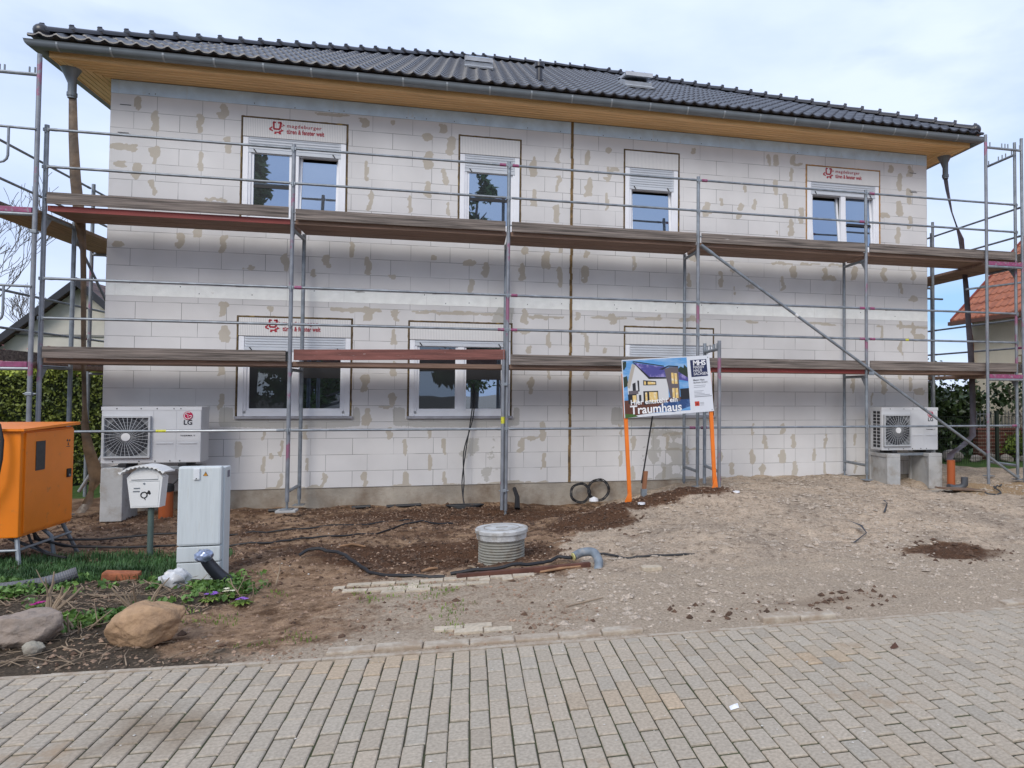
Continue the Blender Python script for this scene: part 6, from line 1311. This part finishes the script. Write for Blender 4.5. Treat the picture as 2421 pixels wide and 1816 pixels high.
rh = empty('house', (18.2, .5, 0), 'cream house with an orange red tile roof beyond the right scaffold', 'house')
M_cream = mat('cream_render', (.80, .73, .58), .9, var=.08, scale=1.3, bump=.3, bscale=50)
def Rr(mb, n, m, par=None): o = mb.build(n, m, par or rh, fix=True); o.location = -Vector(rh.location) if par is None else (0, 0, 0); return o
mb = MB(); mb.box(18.25, 27, -6, 4.9, -.3, 3.75); mb.add([(18.25, 4.9, 3.75), (27, 4.9, 3.75), (22.6, 4.9, 8.2)], [(0, 1, 2)]); Rr(mb, 'wall', M_cream)
M_rtile = mat('terracotta_tile', (.36, .125, .065), .75, var=.2, scale=7, dirt=(.22, .06, .03), dscale=3)
V = []; F = []; k = 0; ex, ez_ = 17.85, 3.62; sl_ = 1.0; nr = 17; step = .30
ncol = int(11.3/.05); 
for r_ in range(nr):
    x0, x1 = ex+r_*step*.707*1.0, ex+(r_+1)*step*.707
    prev = None
    for i in range(ncol+1):
        y = 5.2-i*.05; w_ = .035*math.exp(-(((y/.22) % 1-.3)/.16)**2)
        V += [(x0, y, ez_+(x0-ex)*sl_+w_-.02), (x0, y, ez_+(x0-ex)*sl_+w_+.03), (x1, y, ez_+(x1-ex)*sl_+w_)]
        if prev is not None: F += [(prev, k, k+1, prev+1), (prev+1, k+1, k+2, prev+2)]
        prev = k; k += 3
V += [(ex, 5.2, ez_-.06), (ex, -6.2, ez_-.06), (ex+4.9, -6.2, ez_+4.84), (ex+4.9, 5.2, ez_+4.84), (ex+9.8, -6.2, ez_-.06), (ex+9.8, 5.2, ez_-.06)]; F += [(k, k+1, k+2, k+3), (k+3, k+2, k+4, k+5)]
orr = npmesh('roof', V, F, M_rtile, rh, smooth=False); orr.location = -Vector(rh.location)
mb = MB(); mb.box(17.74, 17.86, -6.2, 5.22, 3.50, 3.60); mb.box(17.86, 18.24, -6.1, 5.1, 3.56, 3.60); Rr(mb, 'gutter', mat('brown_gutter', (.12, .045, .025), .5))
mb = MB(); mb.add([Vector(q) for q in ((17.84, 5.2, 3.5), (17.84, 5.26, 3.5), (22.8, 5.26, 8.46), (22.8, 5.2, 8.46), (17.84, 5.2, 3.68), (17.84, 5.26, 3.68), (22.8, 5.26, 8.64), (22.8, 5.2, 8.64))], [(0, 3, 2, 1), (4, 5, 6, 7), (0, 1, 5, 4), (1, 2, 6, 5), (2, 3, 7, 6), (3, 0, 4, 7)]); Rr(mb, 'verge', mat('red_verge', (.22, .05, .035), .7))
mb = MB(); mb.tube([(17.9, 4.6, 3.5), (18.1, 4.75, 3.2), (18.17, 4.8, 3.0), (18.17, 4.8, .2)], .05, 10); Rr(mb, 'downpipe', mat('copper_downpipe', (.28, .11, .04), .45, .3))
mb = MB(); mb.box(18.2, 18.26, 3.05, 3.25, 2.40, 2.62); bxo = Rr(mb, 'wall_lamp_box', mat('box_beige', (.30, .24, .14), .7)); mb = MB(); mb.box(18.19, 18.2, 3.09, 3.21, 2.44, 2.58); o = mb.build('box_cover', M_rend, bxo)
bw = empty('garden_wall', (17.2, 2.9, 0), 'low dark red brick wall in front of the cream house', 'wall')
mb = MB(); mb.bbox(16.9, 22, 3.0, 3.2, -.2, .78, .01); o = mb.build('brickwork', None or M_black, bw); 
mbr = D.materials.new('dark_red_brickwork'); mbr.use_nodes = True; t_ = mbr.node_tree; b_ = t_.nodes.new('ShaderNodeTexBrick'); b_.inputs['Scale'].default_value = 1; b_.inputs['Brick Width'].default_value = .25; b_.inputs['Row Height'].default_value = .083; b_.inputs['Mortar Size'].default_value = .009
b_.inputs['Color1'].default_value = (.12, .03, .022, 1); b_.inputs['Color2'].default_value = (.07, .02, .016, 1); b_.inputs['Mortar'].default_value = (.22, .18, .15, 1)
c_ = t_.nodes.new('ShaderNodeTexCoord'); s_ = t_.nodes.new('ShaderNodeSeparateXYZ'); q_ = t_.nodes.new('ShaderNodeCombineXYZ'); a2 = t_.nodes.new('ShaderNodeMath'); a2.operation = 'ADD'
t_.links.new(c_.outputs['Object'], s_.inputs[0]); t_.links.new(s_.outputs[0], a2.inputs[0]); t_.links.new(s_.outputs[1], a2.inputs[1]); t_.links.new(a2.outputs[0], q_.inputs[0]); t_.links.new(s_.outputs[2], q_.inputs[1]); t_.links.new(q_.outputs[0], b_.inputs['Vector']); t_.links.new(b_.outputs[0], t_.nodes['Principled BSDF'].inputs['Base Color'])
o.data.materials.clear(); o.data.materials.append(mbr); o.location = -Vector(bw.location)
mb = MB(); mb.bbox(16.87, 22, 2.97, 3.23, .78, .83, .01); o = mb.build('coping', mat('wall_coping', (.16, .06, .05), .8), bw); o.location = -Vector(bw.location)
mb = MB(); mb.box(16.9, 22, 3.05, 3.07, 1.16, 1.18)
for i in range(50): mb.box(16.9+i*.1, 16.91+i*.1, 3.05, 3.07, .83, 1.24)
o = mb.build('rail_grille', M_galv, bw); o.location = -Vector(bw.location)
# mesh fence
fe = empty('mesh_fence', (15, 2.2, 0), 'dark green wire mesh fence at the edge of the right garden', 'fence')
M_fe = mat('dark_green_coating', (.008, .018, .012), .6)
for x in (14.3, 16.75, 19.2):
    mb = MB(); mb.bbox(x-.035, x+.035, 2.17, 2.23, -.1, 1.27, .006); o = mb.build('post', M_fe, fe); o.location = -Vector(fe.location)
mb = MB()
for i in range(100): x = 13.6+i*.06; mb.box(x, x+.005, 2.2, 2.205, 0, 1.15)
for i in range(8): z = .05+i*.155; mb.box(13.6, 19.6, 2.195, 2.2, z, z+.007)
o = mb.build('mesh_panel', M_fe, fe); o.location = -Vector(fe.location)
# shrubs by the right corner
sr = empty('ivy_shrub', (16.6, 4.2, 0), 'large dark leafy evergreen shrub between the wall corner and the cream house', 'shrub')
branch_tree(sr, 'stems', (0, 0, 0), 3, 14, M_bark, .6, 4, .07)
P_ = blob_points(9000, [(-.4, 0, 1.0, 1.4, .8, 1.1), (.6, .1, .9, .9, .7, 1.0), (-1.3, .2, .8, .8, .6, .9), (.9, 0, 1.5, .5, .5, .5), (-.7, .1, 1.7, .8, .6, .45)], 15, .35); leafcloud('foliage', P_, np.random.default_rng(5).uniform(.05, .13, 9000), treemat('ivy_leaf', (.010, .022, .008), (.06, .095, .03), .35, 2.5), sr, 16, 1.3)
wr = empty('wiry_shrub', (16.4, 5.6, 0), 'wiry climbing shrub with sparse leaves against the sky right of the wall', 'shrub')
branch_tree(wr, 'stems', (-.3, 0, 1.2), 2.9, 9, mat('dark_stem', (.03, .03, .02), .9), .9, 5, .045, (.2, 0), .05, minr=.007)
P_ = blob_points(1100, [(-.3, 0, 2.4, 1.4, .6, .55), (.6, 0, 2.2, .9, .5, .6)], 25, .1); leafcloud('leaves', P_, np.random.default_rng(6).uniform(.04, .11, 1100), M_leafd, wr, 17, 1.5)
sc_ = empty('climbing_shrub', (18.1, 2.2, 0), 'leafy climber throwing shade on the cream wall', 'shrub')
branch_tree(sc_, 'stems', (-.5, 0, 0), 2.2, 33, M_bark, .5, 4, .03)
P_ = blob_points(500, [(-.6, .6, 1.6, .5, .7, .5), (-.4, -.6, 1.3, .4, .6, .3)], 26, .1); leafcloud('leaves', P_, np.random.default_rng(7).uniform(.05, .12, 500), M_leafd, sc_, 18, 1.5)
for i, (x, y, s_) in enumerate(((16.0, 2.75, .20), (16.5, 2.6, .12), (17.0, 2.7, .11), (17.35, 2.6, .13), (17.8, 2.65, .1), (15.7, 2.9, .1))):
    o = boulder(x, y, s_*1.3, s_, s_*.8, 50+i, (.34, .31, .28), (.2, .18, .16), ['largest pale garden rock behind the mesh fence', 'garden rock right of the largest one', 'middle garden rock of the row behind the fence', 'garden rock below the diagonal brace foot', 'last garden rock at the right picture edge', 'small garden rock left of the largest one'][i], 0, 'garden_rock', 3); o['group'] = 'rocks edging the neighbour garden'
gs_ = empty('garden_bush', (17.9, 2.75, 0), 'small yellow green bush above the garden rocks at right', 'bush')
P_ = blob_points(1800, [(0, 0, .45, .45, .3, .3), (.5, 0, .35, .4, .3, .25)], 27, .3); leafcloud('foliage', P_, np.random.default_rng(8).uniform(.03, .08, 1800), M_leafl, gs_, 19, 1.5)
branch_tree(gs_, 'stems', (0, 0, 0), .6, 6, M_bark, .6, 3, .02)

# ------------------------------------------------------------------ left bed: grass, weeds, primroses, pruned shrubs, twigs
def blades(name, xy, hmin, hmax, m, seed, label, cat='grass', w_=.004, lean=.5):
    r = np.random.default_rng(seed); n = len(xy); z = height(xy[:, 0], xy[:, 1]); h = r.uniform(hmin, hmax, n); an = r.uniform(0, 6.28, n); ln = r.uniform(.1, lean, n)
    dx = np.cos(an)*ln*h; dy = np.sin(an)*ln*h; px = -np.sin(an)*w_; py = np.cos(an)*w_
    b0 = np.stack([xy[:, 0]-px, xy[:, 1]-py, z-.005], 1); b1 = np.stack([xy[:, 0]+px, xy[:, 1]+py, z-.005], 1)
    m0 = np.stack([xy[:, 0]+dx*.4-px*.7, xy[:, 1]+dy*.4-py*.7, z+h*.6], 1); m1 = np.stack([xy[:, 0]+dx*.4+px*.7, xy[:, 1]+dy*.4+py*.7, z+h*.6], 1); t_ = np.stack([xy[:, 0]+dx, xy[:, 1]+dy, z+h*(1-.3*ln)], 1)
    V = np.stack([b0, b1, m1, m0, t_], 1).reshape(-1, 3); i = 5*np.arange(n)[:, None]
    F = (i+np.array([[0, 1, 2, 3]])).tolist()+(i+np.array([[3, 2, 4]])).tolist()
    o = npmesh(name, V, F, m); return tag(o, label, cat, kind='stuff')
r = np.random.default_rng(77)
def pts(n, f, box):
    x = r.uniform(box[0], box[1], n*8); y = r.uniform(box[2], box[3], n*8); k = r.random(n*8) < f(x, y); return np.stack([x[k], y[k]], 1)[:n]
gf = lambda x, y: np.clip(1.3*ell(x+.4*fbm(x, y, 2, 300), y+.4*fbm(x, y, 2, 310), 1.1, -4.0, 1.5, .85, .5)-.0+.2*fbm(x, y, 5, 320), 0, 1)*(1-.85*ell(x, y, 1.5, -2.9, 1.2, .35, .6))
blades('grass', pts(20000, gf, (-1, 2.75, -4.95, -3.05)), .03, .10, treemat('grass_green', (.018, .055, .014), (.065, .15, .04), scale=2.2), 41, 'dark green grass round the power cabinet and the mailbox post')
wf = lambda x, y: np.clip(sm(.06, .2, fbm(x, y, 2.2, 400)+.12*ell(x, y, 3.05, -5.15, .6, .35, .7)+.05), 0, 1)*zones(x, y)[2]*(y > -6.3)
xy = pts(5200, wf, (.2, 3.9, -6.3, -4.6)); z = height(xy[:, 0], xy[:, 1]); n = len(xy)
P_ = np.stack([xy[:, 0], xy[:, 1], z+r.uniform(.005, .06, n)], 1)
o = leafcloud('ground_cover', P_, r.uniform(.018, .05, n), treemat('weed_green', (.04, .10, .015), (.16, .28, .06), scale=4), None, 42, 1.2); tag(o, 'low light green weeds spread over the flower bed', 'weeds', kind='stuff')
tf_ = pts(700, lambda x, y: 0*x+.5*(fbm(x, y, 3, 500) > .12), (3, 5.2, -6.6, -5.2)); blades('weed_tufts', tf_, .01, .035, M_leafl, 43, 'tiny yellow green weed tufts on the bare ground right of the bed', 'weeds')
bl_ = pts(1800, lambda x, y: 1-sm(.0, .05, np.abs(y+7.02))*1.0+0*x, (1, 12, -7.06, -6.95)); 
# dry straw and twigs, uncountable litter
mb = MB(); rr_ = random.Random(5)
for i in range(900):
    x = rr_.uniform(.3, 3.7); y = rr_.uniform(-6.85, -4.9)
    if zones(np.array([x]), np.array([y]))[2][0] < .4: continue
    L_ = rr_.uniform(.04, .26); a_ = rr_.uniform(0, 3.14); z = gz(x, y)+.008; q = Vector((math.cos(a_), math.sin(a_), rr_.gauss(0, .12)))
    p0 = Vector((x, y, z)); p1 = p0+q*L_*.5+Vector((rr_.gauss(0, .012), rr_.gauss(0, .012), .012)); p2 = p0+q*L_; p2.z = max(p2.z, gz(p2.x, p2.y)+.003)
    mb.tube([p0, p1, p2], [.0035*rr_.uniform(.6, 1.5), .003, .0018], 5)
tag(mb.build('twig_litter', M_twig, fix=False), 'dry cut twigs and straw strewn over the flower bed', 'twigs', kind='stuff')
# pruned shrubs: a few thick stubs each
def pruned(x, y, seed, n_, h, label, rad=.013):
    r_ = random.Random(seed); e_ = empty('pruned_shrub', (x, y, gz(x, y)), label, 'shrub')
    for i in range(n_):
        a_ = r_.uniform(0, 6.28); d = Vector((math.cos(a_)*r_.uniform(.15, .9), math.sin(a_)*.5, 1)).normalized(); L_ = h*r_.uniform(.45, 1); p = Vector((math.cos(a_)*.03, math.sin(a_)*.03, -.03)); P_ = [p]; rs = [rad*r_.uniform(.5, 1.1)]
        for k in range(4):
            d = (d+Vector((r_.gauss(0, .16), r_.gauss(0, .12), .0))).normalized(); p = p+d*L_/4; P_.append(p); rs.append(rs[0]*(1-.14*(k+1)))
        mb = MB(); mb.tube(P_, rs, 7)
        if r_.random() < .6:
            q = P_[2]; d2 = (d+Vector((r_.gauss(0, .6), r_.gauss(0, .4), .1))).normalized(); mb.tube([q, q+d2*L_*.35, q+d2*L_*.6+Vector((0, 0, .02))], [rs[2]*.6, rs[2]*.45, rs[2]*.3], 6)
        mb.build('stem', M_twig, e_, smooth=True)
    return e_
pruned(2.86, -5.9, 3, 7, .36, 'pruned shrub with pale branching stubs behind the tan boulder', .011)
pruned(2.2, -5.75, 8, 6, .32, 'pruned shrub with thick grey stubs between the ribbed duct and the left boulder', .018)
pruned(1.65, -5.7, 5, 5, .42, 'pruned shrub with long stubs at the left picture edge', .017)
pruned(3.45, -5.5, 6, 4, .3, 'pruned shrub of thin dark stubs right of the primroses', .008)
pruned(2.62, -6.25, 11, 5, .22, 'small pruned shrub of straw coloured stems left of the tan boulder', .009)
pruned(3.5, -5.0, 13, 4, .26, 'reddish twiggy stump right of the wrapped pipe', .008)
# primroses
def primrose(x, y, col, seed, label):
    e_ = empty('primrose', (x, y, gz(x, y)), label, 'flower'); r_ = random.Random(seed); mb = MB()
    for i in range(16):
        a_ = i*2.4; L_ = r_.uniform(.06, .10); c, s_ = math.cos(a_), math.sin(a_); w2 = .018
        mb.add([(0, 0, .005), (c*L_*.5-s_*w2, s_*L_*.5+c*w2, .035), (c*L_, s_*L_, .02), (c*L_*.5+s_*w2, s_*L_*.5-c*w2, .035), (c*L_*.5, s_*L_*.5, .026)], [(0, 3, 4), (0, 4, 1), (1, 4, 2), (4, 3, 2)])
    mb.build('leaves', M_leafl, e_, smooth=True); m_ = mat('petal_'+str(seed), col, .6, var=.1)
    for k in range(5):
        cx_, cy_, cz_ = r_.gauss(0, .025), r_.gauss(0, .02), .055+r_.gauss(0, .006); mb = MB()
        for j in range(5):
            a_ = j*1.257; c, s_ = math.cos(a_), math.sin(a_); mb.add([(cx_, cy_, cz_), (cx_+c*.017-s_*.01, cy_+s_*.017+c*.01, cz_+.008), (cx_+c*.024, cy_+s_*.024, cz_+.006), (cx_+c*.017+s_*.01, cy_+s_*.017-c*.01, cz_+.008)], [(0, 1, 2, 3)])
        mb.build('blossom', m_, e_)
    return e_
primrose(3.20, -5.62, (.26, .10, .50), 1, 'pale violet primrose, left one of the pair right of the tan boulder')
primrose(3.40, -5.58, (.30, .13, .52), 2, 'pale violet primrose, right one of the pair by the thin stubs')
primrose(2.08, -5.60, (.42, .01, .22), 3, 'magenta primrose in the bed behind the left boulder')
primrose(1.98, -6.02, (.22, .01, .22), 4, 'dark purple primrose close behind the left boulder')
primrose(3.25, -5.45, (.75, .72, .55), 5, 'creamy white primrose just behind the violet pair')

# grit on the paving, and scraps of wood round the shaft
r = np.random.default_rng(9); n = 420; x = r.uniform(2, 10, n); y = -7.05-r.random(n)**1.5*2.2; s_ = .0025+.006*r.random(n)**3
P_ = np.stack([x, y, s_*.4], 1); base = np.array([(1, 0, 0), (-1, 0, 0), (0, 1, 0), (0, -1, 0), (0, 0, 1), (0, 0, -1)], float); v = base[None]*(1+r.uniform(-.4, .4, (n, 6, 1)))*s_[:, None, None]*np.array([1, 1, .6])+P_[:, None]
f_ = np.array([(0, 2, 4), (2, 1, 4), (1, 3, 4), (3, 0, 4), (2, 0, 5), (1, 2, 5), (3, 1, 5), (0, 3, 5)]); Fc = (f_[None]+6*np.arange(n)[:, None, None]).reshape(-1, 3)
tag(npmesh('grit', v.reshape(-1, 3), Fc, M_whitest), 'pale grit and crumbs scattered over the street paving', 'grit', kind='stuff')
for (x, y, L_, an, rad, lab) in ((3.9, -3.55, .28, -8, .014, 'broken branch on the soil left of the inspection shaft'), (5.95, -4.98, .4, 12, .013, 'thin brown stick beside the rusty edging strip'), (6.0, -6.1, .35, 25, .006, 'thin dry twig on the dusty ground near the kerb'), (4.75, -4.6, .16, 30, .014, 'short splintered wood piece in front of the inspection shaft'), (5.15, -4.75, .14, -50, .012, 'pale wood splinter touching the dug out soil')):
    mb = MB(); dx, dy = math.cos(R(an))*L_/2, math.sin(R(an))*L_/2
    mb.tube([(x-dx, y-dy, gz(x-dx, y-dy)+rad), (x, y+.01, gz(x, y)+rad*1.6), (x+dx, y+dy, gz(x+dx, y+dy)+rad)], [rad*.8, rad, rad*.6], 7); tag(mb.build('wood_scrap', M_twig if rad < .013 else mat('raw_wood_scrap', (.30, .17, .09), .85, var=.3), smooth=True), lab, 'wood scrap')

# ------------------------------------------------------------------ trees across the street (seen mirrored in the panes)
def far_tree(x, y, h, seed, label, conifer=False, n=6500):
    e_ = empty('street_tree', (x, y, 0), label, 'tree', 'trees across the street'); mb = MB(); mb.tube([(0, 0, -.1), (.1, 0, h*.4), (0, 0, h*.9)], [.24, .17, .04], 8)
    r_ = random.Random(seed)
    for k in range(16):
        z = h*r_.uniform(.12, .8); a_ = r_.uniform(0, 6.28); L_ = (h-z)*.38; mb.tube([(0, 0, z), (math.cos(a_)*L_*.6, math.sin(a_)*L_*.6, z+L_*.15), (math.cos(a_)*L_, math.sin(a_)*L_, z+L_*.3)], [.07, .045, .015], 5)
    mb.build('trunk', M_bark, e_)
    bl = []
    for k in range(34):
        z = h*(.10+.9*k/34) if conifer else h*r_.uniform(.15, .98); rad = max(.25, (h-z)*.26) if conifer else h*.22*math.sin(math.pi*min(1, (z/h)*.93+.05))
        a_ = r_.uniform(0, 6.28); bl.append((math.cos(a_)*rad*.7, math.sin(a_)*rad*.7, z, max(.3, rad*.55), max(.3, rad*.55), .45))
    P_ = blob_points(n, bl, seed, .2); leafcloud('crown', P_, np.random.default_rng(seed).uniform(.10, .32, n), M_leafm if not conifer else treemat('spruce_green_'+str(seed), (.03, .06, .01), (.13, .17, .03)), e_, seed, 2.0, .2)
far_tree(-4.9, -25, 13.2, 61, 'tall spruce across the street behind the viewer, left', True); far_tree(5.3, -25, 12.9, 62, 'lone leafy tree across the street behind the viewer', False, 11000)
far_tree(-9.5, -30, 10.3, 63, 'lower spruce across the street behind the viewer', True); far_tree(-1.4, -20, 6.5, 64, 'small tree across the street behind the viewer', False, 2600); far_tree(-7, -26, 9.5, 65, 'spruce far left across the street behind the viewer', True, 4000)
print('p5')
